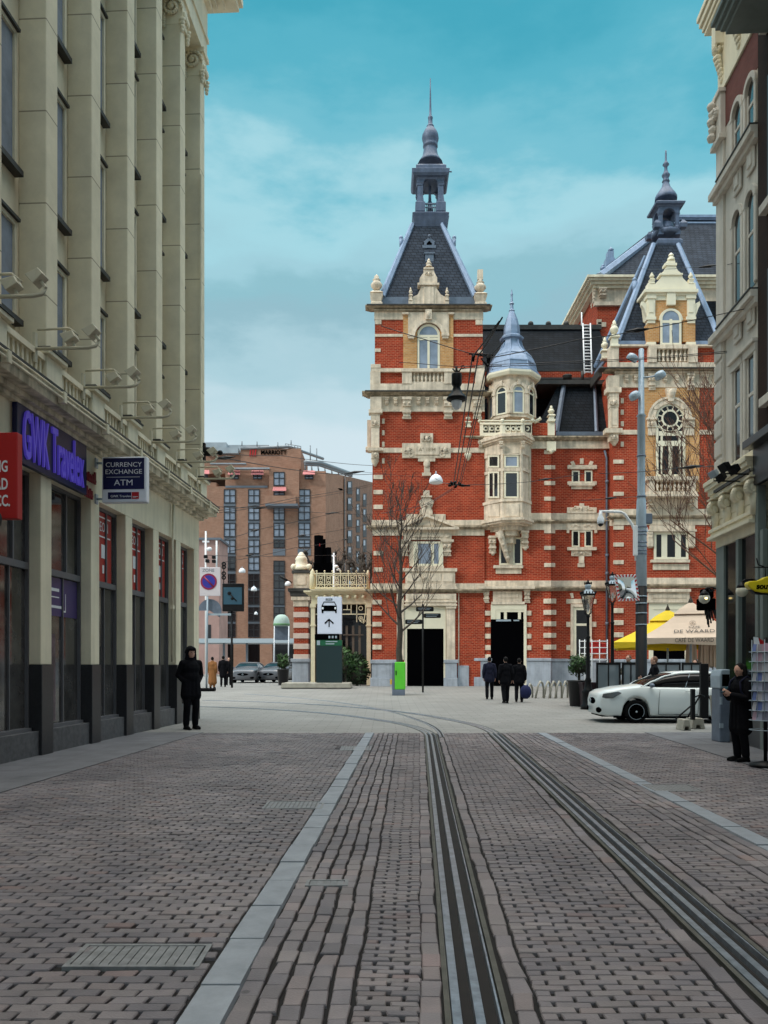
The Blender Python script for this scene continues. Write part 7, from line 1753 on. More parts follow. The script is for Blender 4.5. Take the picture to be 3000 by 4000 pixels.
    return t_, k, dict(wL=wL, wR=wR)
md_ = 20.5
person('tall person in a hooded black coat and black trousers standing at the bank corner', PX(746,md_), md_, .01, 38, 2.05, vox=.012, hood=True, arms='pockets', coatlen=.55, skirtw=1.05)
wd_ = 13.65; wmn, k_, j_ = person('dark haired woman in a black coat looking down at a phone', PX(2893,wd_), wd_, .01, -72, 1.63, vox=.009, hairm='long', arms='phone', coatlen=.85, head_tilt=.32, skirtw=1.1)
ph = thing('mobile_phone', 'dark phone held in both hands by the woman in the black coat', 'phone', (PX(2893,wd_),wd_,.01), R(-72)); ph.scale = (k_,)*3
mb = MB(); TT = Matrix.Translation((0,-.345,1.275)) @ Matrix.Rotation(R(40),4,'X'); mb.box(-.037,.037,-.075,.075,-.005,.005,T=TT); mb.build('case','blackmetal',ph,False,.002)
mb = MB(); mb.box(-.033,.033,-.07,.07,.0052,.0062,T=TT); mb.build('display','glassd',ph,False)
bp = thing('backpack', 'large rounded black backpack worn by the woman with the phone', 'backpack', (PX(2893,wd_),wd_,.01), R(-72)); bp.scale = (k_,)*3
mb = MB(); mb.ell((0,.235,1.16),(.17,.115,.27),14,10); mb.ell((0,.25,1.05),(.165,.12,.18),14,10); mb.ell((0,.23,1.36),(.13,.08,.09)); finish(mb,'bag','cloth_black',bp,.015)
for sx in (-1,1): mb = MB(); mb.tube([(sx*.11,.17,1.45),(sx*.13,.02,1.515),(sx*.125,-.12,1.42),(sx*.15,-.13,1.25),(sx*.17,.02,1.08),(sx*.13,.18,1.02)],.018,6); mb.build('strap','cloth_navy',bp,False)
sc_ = [(1912,34.2,175,1.78,.35,'person in black seen from behind, leftmost of three walkers','down','cloth_navy'),(1975,31.6,185,1.80,.45,'person in a black jacket walking towards the dark theatre door, in the middle of three','down','cloth_black'),(2028,32.4,170,1.74,.4,'person in black walking beside the dark theatre door, rightmost of three walkers','down','cloth_black')]
for px, d_, rz, h_, st, lab, ar, ct in sc_: person(lab, PX(px,d_), d_, ground_z(d_), rz, h_, stride=st, coat=ct, arms=ar, coatlen=.35)
bgp = mat('blue_bag', (.01,.015,.07), .8); M['bluebag'] = bgp
hb = thing('shoulder_bag', 'dark blue bag carried low beside the rightmost walker', 'bag', (PX(2050,32.4),32.2,ground_z(32.4)+.15)); mb = MB(); c = (PX(2050,32.4),32.2,.15); mb.ell((c[0],c[1],.56),(.24,.14,.28)); mb.tube([(c[0]-.15,c[1],.7),(c[0],c[1],1.0),(c[0]+.15,c[1],.7)],.02,6); finish(mb,'bag','bluebag',hb,.03); hb.location = (0,0,0)
person('person with short brown hair and a black jacket beside the grey mast base', PX(2556,25.2), 25.2, ground_z(25.2), -100, 1.86, coat='cloth_black', hairm='hairb', arms='front')
olive = mat('olive_cloth', (.05,.05,.035), .9); M['olive'] = olive
person('person in an olive jacket left of the grey mast, behind the terrace screen', PX(2456,29.5), 29.5, ground_z(29.5), -60, 1.88, coat='olive', hairm='hairb', arms='front')
person('dark capped person under the folded beige parasols', PX(2716,29.0), 29.0, ground_z(29.0), -40, 1.72, coat='cloth_navy', arms='front')
person('dark dressed person walking far off, right of the zone sign pole', PX(872,46), 46, .4, 190, 1.75, stride=.3, vox=.025)
person('dark dressed person far off beside the hotel canopy', PX(893,50), 50, .4, 20, 1.7, vox=.025)
orange = mat('orange_cloth', (.22,.09,.025), .85); M['orange'] = orange
person('person in a long orange brown coat behind the zone sign pole', PX(830,44), 44, .37, 170, 1.7, coat='orange', trousers='orange', coatlen=1.4, vox=.025, skirtw=1.25)
# ================================================================ mast with floodlights and camera
mdp = 27.0; X0 = PX(2505,mdp); mz = ground_z(mdp)
ms_ = thing('light_mast', 'tall grey steel mast with a black lower part, carrying floodlights and a camera arm', 'mast', (X0,mdp,mz))
def mz_(y): return PZ(y,mdp)
mb = MB(); mb.lathe(X0,mdp,[(.175,mz_(2290)),(.165,mz_(2010)),(.15,mz_(1955)),(.125,mz_(1945)),(.125,mz_(1628)),(.16,mz_(1625)),(.10,mz_(1617)),(.085,mz_(1365)),(.05,mz_(1362))],16); mb.build('pole','galv',ms_)
mb = MB(); mb.lathe(X0,mdp,[(.22,mz),(.22,mz+.5),(.185,mz+.55),(.18,mz_(2292))],16); mb.build('black_sleeve','blackmetal',ms_)
mb = MB(); 
for y in (1782,1940,2060,2078,2090,2120,2135,2152,2165): mb.lathe(X0,mdp,[(.182 if y > 2000 else .15,mz_(y+3)),(.182 if y > 2000 else .15,mz_(y-3))],16)
for q in mb.pieces(.01): q.build('band_clamp','zincd',ms_)
mb = MB()
for y in (2330,2357,2395,2440): mb.lathe(X0,mdp,[(.19,mz_(y+2)),(.19,mz_(y-2))],16)
for q in mb.pieces(.01): q.build('tape_ring','galv',ms_)
for k, (px, py, ax, tilt) in enumerate(((2470,1398,-1,28),(2578,1466,1,-35),(2478,1546,-1,-40))):
    mb = MB(); c = W3(px,py,mdp-.1); TT = Matrix.Translation(c) @ Matrix.Rotation(R(tilt),4,'Y') @ Matrix.Rotation(R(20),4,'X'); q = MB(); q.lathe(0,0,[(.08,.13),(.15,.10),(.18,.02),(.185,-.06),(.17,-.09)],16); mb.add(q.v,q.f,0,True,T=TT); h0 = mb.build('lamp_head','galv',ms_); mb = MB(); q = MB(); q.lathe(0,0,[(.165,-.092),(.165,-.10)],16); mb.add(q.v,q.f,0,False,T=TT); mb.build('lamp_glass','glassd',h0)
    mb = MB(); mb.tube([(X0,mdp-.05,mz_(py+12)),c.lerp(Vector((X0,mdp,mz_(py+12))),.4),c+Vector((0,.05,.02))],.03,6); mb.build('lamp_arm','galv',ms_)
mb = MB(); mb.tube([W3(2484,2190,mdp),W3(2484,2090,mdp),W3(2470,2050,mdp),W3(2440,2008,mdp),W3(2425,2000,mdp),W3(2342,1997,mdp)],[.045,.045,.05,.05,.045,.04],8); mb.build('camera_arm','white',ms_)
mb = MB(); mb.plathe(2346,mdp,[(6,1998),(7,2012),(13,2026),(14,2038),(12,2046)],14); cm_ = mb.build('dome_camera','whitepl',ms_); mb = MB(); mb.ell(W3(2346,2046,mdp),(11*mdp/F,)*3,12,8); mb.build('camera_lens','glassd',cm_)
mb = MB(); fb(mb,2476,2492,2052,2170,mdp,.25,.12); mb.build('equipment_box','white',ms_,True,.02)
mb = MB(); fb(mb,2523,2549,2005,2045,mdp,.1,.2); mb.build('equipment_box','zincd',ms_,True,.02)
mb = MB(); fb(mb,2521,2532,2060,2078,mdp,.1,.15); mb.build('equipment_box','whitepl',ms_,True,.01)
# traffic mirror
tm = thing('traffic_mirror', 'convex traffic mirror with a red and white chequered border in front of the mast', 'traffic mirror', W3(2452,2300,mdp-.6))
dM = mdp-.6; cor = [(2400,2246),(2484,2243),(2499,2346),(2416,2348)]; inn = [(2410,2256),(2476,2253),(2489,2336),(2424,2338)]
TQ = lambda a, b_, q: (a[0]+(b_[0]-a[0])*q, a[1]+(b_[1]-a[1])*q)
mb = MB(); mb.pp(cor,dM,.05); mb.build('frame','white',tm,True,.01)
for i in range(4):
    a, b_, c, d_ = cor[i], cor[(i+1)%4], inn[i], inn[(i+1)%4]
    for k in range(6):
        q0, q1 = (k+.1)/6, (k+.55)/6; mb = MB(); mb.pp([TQ(a,b_,q0),TQ(a,b_,q1),TQ(c,d_,q1),TQ(c,d_,q0)],dM-.008,.01); mb.build('red_square','red',tm)
mb = MB(); n = 8; gv_ = []; gf_ = []
for i in range(n+1):
    for j in range(n+1):
        u, v = i/n, j/n; p = TQ(TQ(inn[0],inn[1],u),TQ(inn[3],inn[2],u),v); bulge = .08*(1-(2*u-1)**2)*(1-(2*v-1)**2); gv_.append(W3(p[0],p[1],dM)-Vector((0,.012+bulge,0)))
for i in range(n):
    for j in range(n): gf_.append((i*(n+1)+j,i*(n+1)+j+1,(i+1)*(n+1)+j+1,(i+1)*(n+1)+j))
mb.add(gv_,gf_,0,True); mb.build('mirror_glass',mat('mirror', (.75,.78,.8), .03, metal=1.0),tm)
mb = MB(); mb.tube([W3(2450,2300,dM+.04),W3(2495,2305,mdp-.1)],.03,6); mb.build('bracket','galv',tm)
# ================================================================ ornate street lanterns
def lantern(label, px, d, ytop, yb0=None):
    z = ground_z(d); t_ = thing('street_lantern', label, 'street lamp', (PX(px,d),d,z), 0, 'black cast iron street lanterns'); s = d/F
    x = PX(px,d); zt_5 = PZ(ytop,d); hh = 230*28.5/F*1.0; zl = zt_5-1.02
    mb = MB(); mb.lathe(x,d,[(.26,z),(.26,z+.12),(.20,z+.18),(.20,z+.55),(.23,z+.6),(.15,z+.7),(.10,z+.95),(.12,z+1.0),(.075,z+1.1),(.065,zl-1.0),(.09,zl-.95),(.06,zl-.9),(.05,zl-.28),(.08,zl-.22),(.05,zl-.15)],12); mb.build('post','blackmetal',t_)
    mb = MB()
    for sx, sy in ((-1,-1),(1,-1),(1,1),(-1,1)): mb.tube([(x,d,zl-.2),(x+sx*.10,d+sy*.10,zl-.1),(x+sx*.10,d+sy*.10,zl+.0)],.018,5); mb.tube([(x+sx*.10,d+sy*.10,zl),(x+sx*.19,d+sy*.19,zl+.5)],.016,5)
    mb.sq(x,d,[(.20,zl+.5),(.22,zl+.52),(.22,zl+.56)])
    for i in range(4):
        for k in range(5):
            q = -1+.5*k; px_, py_ = ((q*.21,-.22),(.22,q*.21),(q*.21,.22),(-.22,q*.21))[i]; mb.ell((x+px_,d+py_,zl+.60),(.022,.022,.05),6,4)
    mb.build('lantern_frame','blackmetal',t_)
    mb = MB(); mb.sq(x,d,[(.09,zl+.01),(.175,zl+.49)]); mb.build('glass',lantern_glass,t_)
    mb = MB(); mb.sq(x,d,[(.19,zl+.56),(.12,zl+.68),(.07,zl+.72)]); mb.lathe(x,d,[(.07,zl+.72),(.11,zl+.78),(.11,zl+.86),(.05,zl+.9)],12); mb.build('hood','galv',t_)
    mb = MB(); mb.lathe(x,d,[(.05,zl+.9),(.08,zl+.93),(.03,zl+.97),(.04,zl+1.0),(.005,zl+1.06)],8)
    for a in range(8): mb.ell((x+.12*math.cos(a*.785),d+.12*math.sin(a*.785),zl+.93),(.02,.02,.05),6,4)
    for a in range(8): mb.tube([(x+.03*math.cos(a*.785),d+.03*math.sin(a*.785),zl+.9),(x+.12*math.cos(a*.785),d+.12*math.sin(a*.785),zl+.93)],.012,4)
    mb.build('crown','blackmetal',t_)
    mb = MB(); mb.lathe(x,d,[(.02,zl-.1),(.045,zl+.05),(.05,zl+.15),(.03,zl+.22)],8); mb.build('bulb','whitepl',t_)
lantern_glass = mat('lantern_glass', (.75,.68,.62), .05, spec=.5, trans=.85)
lantern('black lantern post with a crowned glass lantern, standing alone left of the mast', 2297, 28.5, 2268)
lantern('black lantern post close to the traffic mirror, taller one of the two', 2392, 32.0, 2236)
# ================================================================ parasols and terrace
def parasol(label, apex, half, ysk, yhem, d, m, hem=True):
    t_ = thing('parasol', label, 'parasol', (PX(apex[0],d),d,ground_z(d)))
    x = PX(apex[0],d); w = half*d/F; za, zs, zh = PZ(apex[1],d), PZ(ysk,d), PZ(yhem,d); mb = MB(); c = [(-w,-w),(w,-w),(w,w),(-w,w)]
    n = 6; vs_ = []; 
    for k in range(n+1):
        q = k/n; r = .06+(w-.06)*q; zz_ = za+(zs-za)*q-.10*math.sin(math.pi*q)
        for i in range(4):
            a, b_ = c[i], c[(i+1)%4]
            for e in range(4): f_ = e/4; px_, py_ = (a[0]+(b_[0]-a[0])*f_)/w*r, (a[1]+(b_[1]-a[1])*f_)/w*r; vs_.append((x+px_,d+py_,zz_-.06*q*math.sin(math.pi*f_)*0))
    for i in range(4):
        a, b_ = c[i], c[(i+1)%4]
        for e in range(4): f_ = e/4; vs_.append((x+(a[0]+(b_[0]-a[0])*f_)*1.005,d+(a[1]+(b_[1]-a[1])*f_)*1.005,zh+.04*math.sin(f_*math.pi*2+i)))
    fs = [(k*16+i,k*16+(i+1)%16,(k+1)*16+(i+1)%16,(k+1)*16+i) for k in range(n+1) for i in range(16)]
    mb.add(vs_,fs,0,False); o = mb.build('canopy',m,t_,True,fix=True); sm = o.modifiers.new('solid','SOLIDIFY'); sm.thickness = .015
    mb = MB(); mb.sq(x,d,[(w*.34,za-.42),(w*.22,za-.2),(.08,za+.03)]); mb.build('vent_cap',m,t_)
    mb = MB(); mb.tube([(x,d,ground_z(d)),(x,d,za-.1)],.04,8); mb.build('pole','galv',t_)
    mb = MB(); mb.lathe(x,d,[(.09,za+.02),(.10,za+.06),(.06,za+.16),(.03,za+.22),(.01,za+.3)],10); mb.build('finial','bark',t_)
    return t_, x, w, za, zs, zh
beige = mat('beige_canvas', (.62,.48,.37), .85, noise=.06, nscale=1.5); yellow = mat('yellow_canvas', (.78,.55,.02), .8, noise=.06, nscale=1.5)
pd = 29.0
pr_, px0, pw, pza, pzs, pzh = parasol('large beige cafe parasol with dark lettering right of the mast', (2698,2358), 180, 2496, 2521, 31.2, beige)
yf = 31.2-pw*1.005-.02
text('lettering', 'CAFÉ DE WAARD', .21, 'gutter', pr_, (px0+.12, yf-.012, (pzs+pzh)/2+.02), (90,0,0), .80, .003)
slope = math.degrees(math.atan2(pza-pzs, pw-.06)); 
for tx3, q, sz in (('DE WAARD',.80,.27),('CAFE',.66,.17)):
    zz3 = pza+(pzs-pza)*q-.10*math.sin(math.pi*q); yy3 = 31.2-(.06+(pw-.06)*q); text('lettering', tx3, sz, 'gutter', pr_, (px0+.12, yy3-.035, zz3+.03), (slope,0,0), 1.0, .002)
mb = MB(); q = .52; zz3 = pza+(pzs-pza)*q-.10*math.sin(math.pi*q); yy3 = 31.2-(.06+(pw-.06)*q); mb.arch(0,0,.09,.11,-.01,0,0,360,20); mb.arch(0,0,.03,.045,-.01,0,0,360,12); TT = Matrix.Translation((px0+.06,yy3-.04,zz3+.03)) @ Matrix.Rotation(R(slope-90),4,'X'); mb.v = [tuple(TT @ Vector(p)) for p in mb.v]; mb.build('emblem',mat('faint_print', (.40,.31,.24), .85),pr_)
pr_.rotation_euler.z = R(-20.5)
yp_ = parasol('bright yellow cafe parasol partly behind the mast and the beige one', (2608,2388), 196, 2512, 2536, 34.2, yellow)[0]; yp_.rotation_euler.z = R(-19)
for k, (x, yt, yb) in enumerate(((2700,2522,2605),(2748,2524,2612),(2785,2524,2606))):
    d_ = 31.5; t_ = thing('folded_parasol', ['folded beige parasol hanging in pleats, left of the other folded ones','folded beige parasol in the middle of three under the lettered canopy','folded beige parasol closest to the beige corner house'][k], 'parasol', (PX(x,d_),d_,ground_z(d_)), 0, 'folded parasols on the terrace')
    mb = MB(); rnd = random.Random(k); n = 18; vs_ = []; fs = []
    for r_, y in ((6,yt-60),(16,yt-20),(21,yt+20),(23,yb-20),(20,yb)):
        for i in range(n): a = 2*math.pi*i/n; rr2 = r_*(1 if i%2 else .62)*d_/F; vs_.append((PX(x,d_)+rr2*math.cos(a),d_+rr2*math.sin(a),PZ(y+(rnd.uniform(-5,5) if y == yb else 0),d_)))
    fs = [(q*n+i,q*n+(i+1)%n,(q+1)*n+(i+1)%n,(q+1)*n+i) for q in range(4) for i in range(n)]; mb.add(vs_,fs); mb.build('canvas',beige,t_); mb = MB(); mb.tube([(PX(x,d_),d_,ground_z(d_)),W3(x,yt-66,d_)],.035,6); mb.build('pole','galv',t_)
for k, (x0, x1) in enumerate(((2330,2425),(2430,2500),(2545,2660),(2664,2740))):
    d_ = 28.2; z = ground_z(d_); t_ = thing('terrace_screen', ['black framed glass terrace screen right of the first lantern','black framed glass terrace screen just left of the mast','wide black framed glass terrace screen right of the mast','black framed glass terrace screen under the folded parasols'][k], 'screen', (PX((x0+x1)/2,d_),d_,z), 0, 'glass screens round the cafe terrace')
    mb = MB(); a, b_ = PX(x0,d_), PX(x1,d_); zt_6 = PZ(2588,d_)
    for xx in (a, b_-.06): mb.box(xx,xx+.06,d_,d_+.06,z,zt_6)
    mb.box(a+.06,b_-.06,d_,d_+.06,zt_6-.08,zt_6); mb.box(a+.06,b_-.06,d_,d_+.06,z+.1,z+.16); mb.box((a+b_)/2-.02,(a+b_)/2+.02,d_,d_+.05,z+.16,zt_6-.08); mb.build('frame','blackmetal',t_); mb = MB(); mb.box(a+.06,b_-.06,d_+.02,d_+.03,z+.16,zt_6-.08); mb.build('pane',mat('screen_glass%d' % k, (.16,.19,.21), .1, spec=.6),t_)
for k, (x, d_) in enumerate(((2425,30.2),(2445,30.6),(2405,31.2))):
    z = ground_z(d_); t_ = thing('cafe_chair', 'pale woven cafe chair beside the terrace screens', 'chair', (PX(x,d_),d_,z), 0, 'cafe chairs on the terrace'); X = PX(x,d_)
    mb = MB(); mb.box(X-.22,X+.22,d_-.22,d_+.22,z+.44,z+.48); mb.build('seat','concrete',t_,True,.01); mb = MB(); mb.pp([],d_,.1) if False else mb.box(X-.22,X+.22,d_+.2,d_+.23,z+.5,z+.95); mb.build('backrest','concrete',t_,True,.01)
    for sx in (-1,1):
        for sy in (-1,1): mb = MB(); mb.tube([(X+sx*.2,d_+sy*.2,z),(X+sx*.19,d_+sy*.19,z+.44)],.016,5); mb.build('leg','galv',t_)
# ================================================================ barrier posts on concrete blocks, ticket column
def barrier(label, px, d, w, h, bx0, bx1):
    t_ = thing('barrier_post', label, 'barrier post', (PX(px,d),d,0)); X = PX(px,d)
    mb = MB(); mb.box(X-w/2,X+w/2,d-.06,d+.06,.25,h); mb.build('post','blackmetal',t_,True,.01)
    for sx in (-1,1):
        if sx < 0 or w > .12: mb = MB(); mb.tube([(X,d,h*.62),(X+sx*.42,d,.27)],.022,5); mb.build('brace','blackmetal',t_)
    mb = MB(); mb.tube([(X+w/2,d,h*.8),(X+w/2+.15,d,h*.86),(X+w/2+.26,d,h*.8)],.02,5); mb.build('arm','blackmetal',t_)
    mb = MB(); a, b_ = PX(bx0,d), PX(bx1,d); pts = [(a-.02,0),(a+.03,.27),(b_-.03,.27),(b_+.02,0),((a+b_)/2+.05,0),((a+b_)/2+.05,.10),((a+b_)/2-.05,.10),((a+b_)/2-.05,0)]; mb.prism(pts,d-.25,d+.25); mb.build('base_block','concrete',t_,True,.02)
barrier('short black barrier post braced on the left concrete block', 2706, 20.4, .09, 1.02, 2655, 2684)
barrier('tall black barrier post on the wide concrete block next to the ticket column', 2750, 20.9, .20, 1.65, 2690, 2738)
tv = thing('ticket_column', 'grey metal ticket column with a rounded hood at the corner of the shop front', 'ticket machine', (PX(2830,17.0),17.0,0))
dK = 17.0; k0 = lambda y: max(.01,PZ(y,dK))
mb = MB(); mb.box(PX(2812,dK),PX(2852,dK),dK,dK+.45,.01,k0(2690)); mb.build('cabinet','zincd',tv,True,.02)
mb = MB(); mb.pp([(2812,2690),(2811,2640),(2818,2617),(2852,2614),(2852,2690)],dK-.04,.5); mb.build('hood','galv',tv,True,.02)
mb = MB(); fb(mb,2822,2850,2634,2680,dK,.06,.02); mb.build('display','black',tv)
mb = MB(); fb(mb,2814,2822,2722,2752,dK,.02,.03); mb.build('coin_slot','galv',tv); mb = MB(); fb(mb,2812,2826,2826,2844,dK,.02,.03); mb.build('ticket_tray','galv',tv)
lp = thing('leaning_board', 'pale edged board leaning beside the ticket column', 'board', (PX(2782,19),19,0)); mb = MB(); mb.add([W3(2774,2716,19.0),W3(2803,2716,19.0),W3(2812,2860,18.9),W3(2786,2856,18.9)]+[W3(2774,2716,19.06),W3(2803,2716,19.06),W3(2812,2860,18.96),W3(2786,2856,18.96)],[(0,1,2,3),(7,6,5,4),(0,4,5,1),(1,5,6,2),(2,6,7,3),(3,7,4,0)]); mb.build('board','plinth',lp); mb = MB(); mb.tube([W3(2776,2716,18.98),W3(2788,2856,18.88)],.03,5,smooth=False); mb.build('edge_strip','concrete',lp)
# postcard rack
cdk = 12.9; pc = thing('postcard_rack', 'revolving postcard rack crowded with small cards at the right picture edge', 'postcard rack', (PX(2990,cdk),cdk,.01))
X = PX(2990,cdk); mb = MB(); mb.lathe(X,cdk,[(.24,.01),(.24,.05),(.05,.1)],14); mb.tube([(X,cdk,.05),(X,cdk,PZ(2490,cdk))],.03,8); mb.build('stand','blackmetal',pc)
rnd = random.Random(9); cards = [mat('card%d' % k, c, .5) for k, c in enumerate(((.32,.33,.42),(.16,.15,.20),(.40,.26,.32),(.12,.16,.36),(.30,.27,.30),(.42,.40,.42)))]
mb = MB()
for r in range(8):
    z = PZ(2528+38*r,cdk)
    for a in range(-3,4):
        an = R(-90+a*26); cx_, cy_ = X+.21*math.cos(an), cdk+.21*math.sin(an); u = Vector((-math.sin(an),math.cos(an),0)); o_ = Vector((cx_,cy_,z)); tl = Vector((math.cos(an),math.sin(an),0))
        p = [o_-u*.045-Vector((0,0,.075)),o_+u*.045-Vector((0,0,.075)),o_+u*.045-tl*.03+Vector((0,0,.06)),o_-u*.045-tl*.03+Vector((0,0,.06))]
        mb.add(p+[q-tl*.004 for q in p],[(0,1,2,3),(7,6,5,4),(0,4,5,1),(1,5,6,2),(2,6,7,3),(3,7,4,0)],rnd.randrange(6))
mb.build('postcards',cards,pc)
mb = MB()
for r in range(9):
    z = PZ(2528+38*r,cdk)+.075; mb.tube([(X+.235*math.cos(R(a)),cdk+.235*math.sin(R(a)),z-.15) for a in range(-180,190,24)],.006,4)
for a in range(-170,0,26): mb.tube([(X+.235*math.cos(R(a)),cdk+.235*math.sin(R(a)),PZ(2800,cdk)),(X+.235*math.cos(R(a)),cdk+.235*math.sin(R(a)),PZ(2500,cdk))],.006,4)
mb.build('wire_pockets','galv',pc)
mb = MB(); mb.pp([(2944,2488),(2962,2490),(2968,2516),(2946,2516)],cdk-.2,.01); mb.build('header_card','whitepl',pc); mb = MB(); mb.pp([(2963,2490),(2982,2504),(2984,2516),(2969,2516)],cdk-.2,.01); mb.build('header_card','red',pc)
# ================================================================ shop front of the corner house: globe lamps, lantern, shoe sign, floodlights
globe = mat('opal_glass', (.72,.68,.55), .25, spec=.5); warm = mat('lit_bulb', (1.0,.75,.30), .5, emit=2.5)
def globe_lamp(label, px, py, r, d, lit):
    c = W3(px,py,d); t_ = thing('globe_lamp', label, 'wall lamp', c, 0, 'globe lamps on the shop front'); rr2 = r*d/F
    mb = MB(); mb.ell(c,rr2,20,14); mb.build('globe',globe,t_)
    mb = MB(); mb.lathe(c.x,c.y,[(rr2*.9,c.z+rr2*.5),(rr2*.75,c.z+rr2*.95),(rr2*.4,c.z+rr2*1.3),(rr2*.15,c.z+rr2*1.6)],14); mb.tube([c+Vector((0,0,rr2*1.5)),c+Vector((.06,0,rr2*1.9)),c+Vector((.2,.02,rr2*2.0)),c+Vector((.36,.03,rr2*1.5))],.022,6)
    for q in range(14): a = q*.5; mb.ell(c+Vector((.16+.07*math.cos(a)*(1-q/16),.02,rr2*1.5+.07*math.sin(a)*(1-q/16))),.016,6,4)
    mb.build('scroll_bracket','blackmetal',t_)
    if lit: mb = MB(); mb.ell(c+Vector((0,-rr2*.97,-.01)),(rr2*.3,.015,rr2*.2),10,6); mb.build('bulb_glow',warm,t_)
globe_lamp('opal globe lamp with a lit bulb beside the beige parasol', 2751, 2337, 21, 18.2, True)
globe_lamp('opal globe lamp without light near the yellow shoe sign', 2898, 2309, 23, 15.6, False)
ic = thing('icicle_lantern', 'black lantern bracket hung with thin dark icicle lights at the corner of the shop front', 'lantern', W3(2772,2340,18.6))
mb = MB(); fb(mb,2738,2798,2336,2382,18.6,0,.3); fb(mb,2745,2790,2300,2336,18.6,-.05,.2); mb.build('housing','black',ic,True,.03)
mb = MB(); rnd = random.Random(2)
for k in range(12): x = 2752+4*k; l = (22,38,60,70,40,55,30,45,20,36,24,18)[k]; mb.tube([W3(x,2380,18.62+.02*(k%3)),W3(x+4+k*.3,2380+l,18.62+.02*(k%3))],[.012,.02],5)
for q in mb.pieces(.0): q.build('icicle_light','blackmetal',ic)
sh_ = thing('shoe_sign', 'yellow wooden shoe shaped sign with black letters at the right picture edge', 'sign', W3(2970,2285,14.6))
dS = 14.6; mb = MB(); mb.pp([(2921,2281),(2923,2273),(2932,2270),(2960,2268),(2976,2262),(2990,2254),(3010,2249),(3060,2252),(3090,2262),(3094,2290),(3086,2312),(3040,2318),(2975,2315),(2952,2310),(2935,2300),(2925,2291)],dS-.06,.16); mb.build('shoe','whitepl' if False else mat('yellow_lacquer', (.78,.60,.02), .3),sh_,True,.03)
mb = MB(); mb.pp([(2935,2302),(2952,2312),(2975,2317),(3040,2320),(3086,2314),(3086,2321),(2975,2322),(2950,2317)],dS-.04,.12); mb.build('sole','blackmetal',sh_)
text('lettering', 'souvenirs', .145, 'black', sh_, (PX(2948,dS), dS-.066, PZ(2292,dS)), (90,0,-0), .95, .002, align='LEFT', bold=.006, shear=.1)
mb = MB(); mb.tube([W3(2943,2216,dS),W3(3075,2216,dS)],.012,6); mb.tube([W3(2955,2180,dS),W3(2962,2206,dS),W3(2985,2214,dS)],.012,6); mb.tube([W3(2990,2216,dS),W3(2990,2256,dS)],.008,5); mb.build('bracket','blackmetal',sh_)
for k, (px, py, s_) in enumerate(((2836,1822,1.0),(2873,1830,1.0),(2792,1848,.8),(2822,1862,.9))):
    dF = 15.6 if k < 2 else 16.4; c = W3(px,py,dF); t_ = thing('floodlight', ['dark box floodlight on the upper arm of the corner house, left one','dark box floodlight on the upper arm of the corner house, right one','pale fronted floodlight at the end of the lower arm of the corner house','dark box floodlight under the lower arm of the corner house'][k], 'floodlight', c, 0, 'floodlights on the corner house')
    TT = Matrix.Translation(c) @ Matrix.Rotation(R(-30),4,'Y') @ Matrix.Rotation(R(20),4,'Z'); mb = MB(); mb.add([(-.10*s_,-.10,-.09*s_),(.06*s_,-.06,-.06*s_),(.06*s_,.06,-.06*s_),(-.10*s_,.10,-.09*s_),(-.10*s_,-.10,.09*s_),(.06*s_,-.06,.06*s_),(.06*s_,.06,.06*s_),(-.10*s_,.10,.09*s_)],[(3,2,1,0),(4,5,6,7),(0,1,5,4),(1,2,6,5),(2,3,7,6),(3,0,4,7)],T=TT); mb.build('lamp_head','galv' if k == 2 else 'blackmetal',t_,True,.01)
    mb = MB(); ya = 1850 if k < 2 else 1878; mb.tube([c,W3(px-4,ya,dF),W3(px+80 if k != 1 else px+52,ya+3,dF)],.014,6); mb.build('arm','blackmetal',t_)
# ================================================================ hanging tram lamp and overhead wires
hl = thing('hanging_lamp', 'dark bell lamp with a white globe hanging before the left theatre tower', 'street lamp', W3(1785,1530,19)); dl = 19.0
mb = MB(); mb.plathe(1784,dl,[(19,1460),(20,1464),(20,1500),(17,1506),(14,1512),(20,1532),(32,1546),(36,1552),(40,1556),(40,1561),(30,1566)],20); mb.build('housing','blackmetal',hl)
mb = MB(); mb.plathe(1784,dl,[(21,1567),(21,1575),(17,1588),(9,1598),(1,1601)],16); mb.build('globe',mat('frosted_glass', (.78,.80,.84), .3),hl)
mb = MB(); mb.tube([W3(1783,1432,dl),W3(1783,1462,dl)],.03,6); mb.tube([W3(1768,1440,dl),W3(1776,1450,dl),W3(1794,1450,dl),W3(1800,1440,dl)],.02,5); mb.arch(PX(1808,dl),PZ(1434,dl),.03,.045,dl-.01,dl+.01,0,360,12); mb.build('hanger','blackmetal',hl)
wn_ = 0
WIRE = mat('wire', (.012,.012,.014), .5)
def wire(label, pts, r=.011, knots=()):
    t_ = None; P = [W3(*p) for p in pts]; out = []
    for a, b_ in zip(P[:-1],P[1:]):
        l = (b_-a).length
        for i in range(6): q = i/6; out.append(a.lerp(b_,q)-Vector((0,0,.012*l*4*q*(1-q)*.35)))
    out.append(P[-1]); mb = MB(); mb.tube(out,r*.75,5)
    for (px, py, d_, l) in knots: mb.tube([W3(px-l,py+l*.12,d_),W3(px,py,d_),W3(px+l,py-l*.12,d_)],[.012,r*4,.012],6)
    o = mb.build('overhead_wire',WIRE); tag(o,label,'wire','overhead tram wires'); return o
wire('wire from the bank anchor across the hotel roof to the tower side', [(786,1766,24.9),(1100,1780,34),(1456,1819,47.5)], .016)
wire('lower wire from the bank anchor with insulators, ending at the tower edge', [(790,1772,24.9),(1245,1848,36),(1459,1852,47.5)], .018, ((1385,1845,40,40),(880,1788,27,40)))
wire('wire crossing the hotel front from the bank corner up to the tower', [(838,1996,24.5),(1150,1945,34),(1462,1888,47.6)], .014)
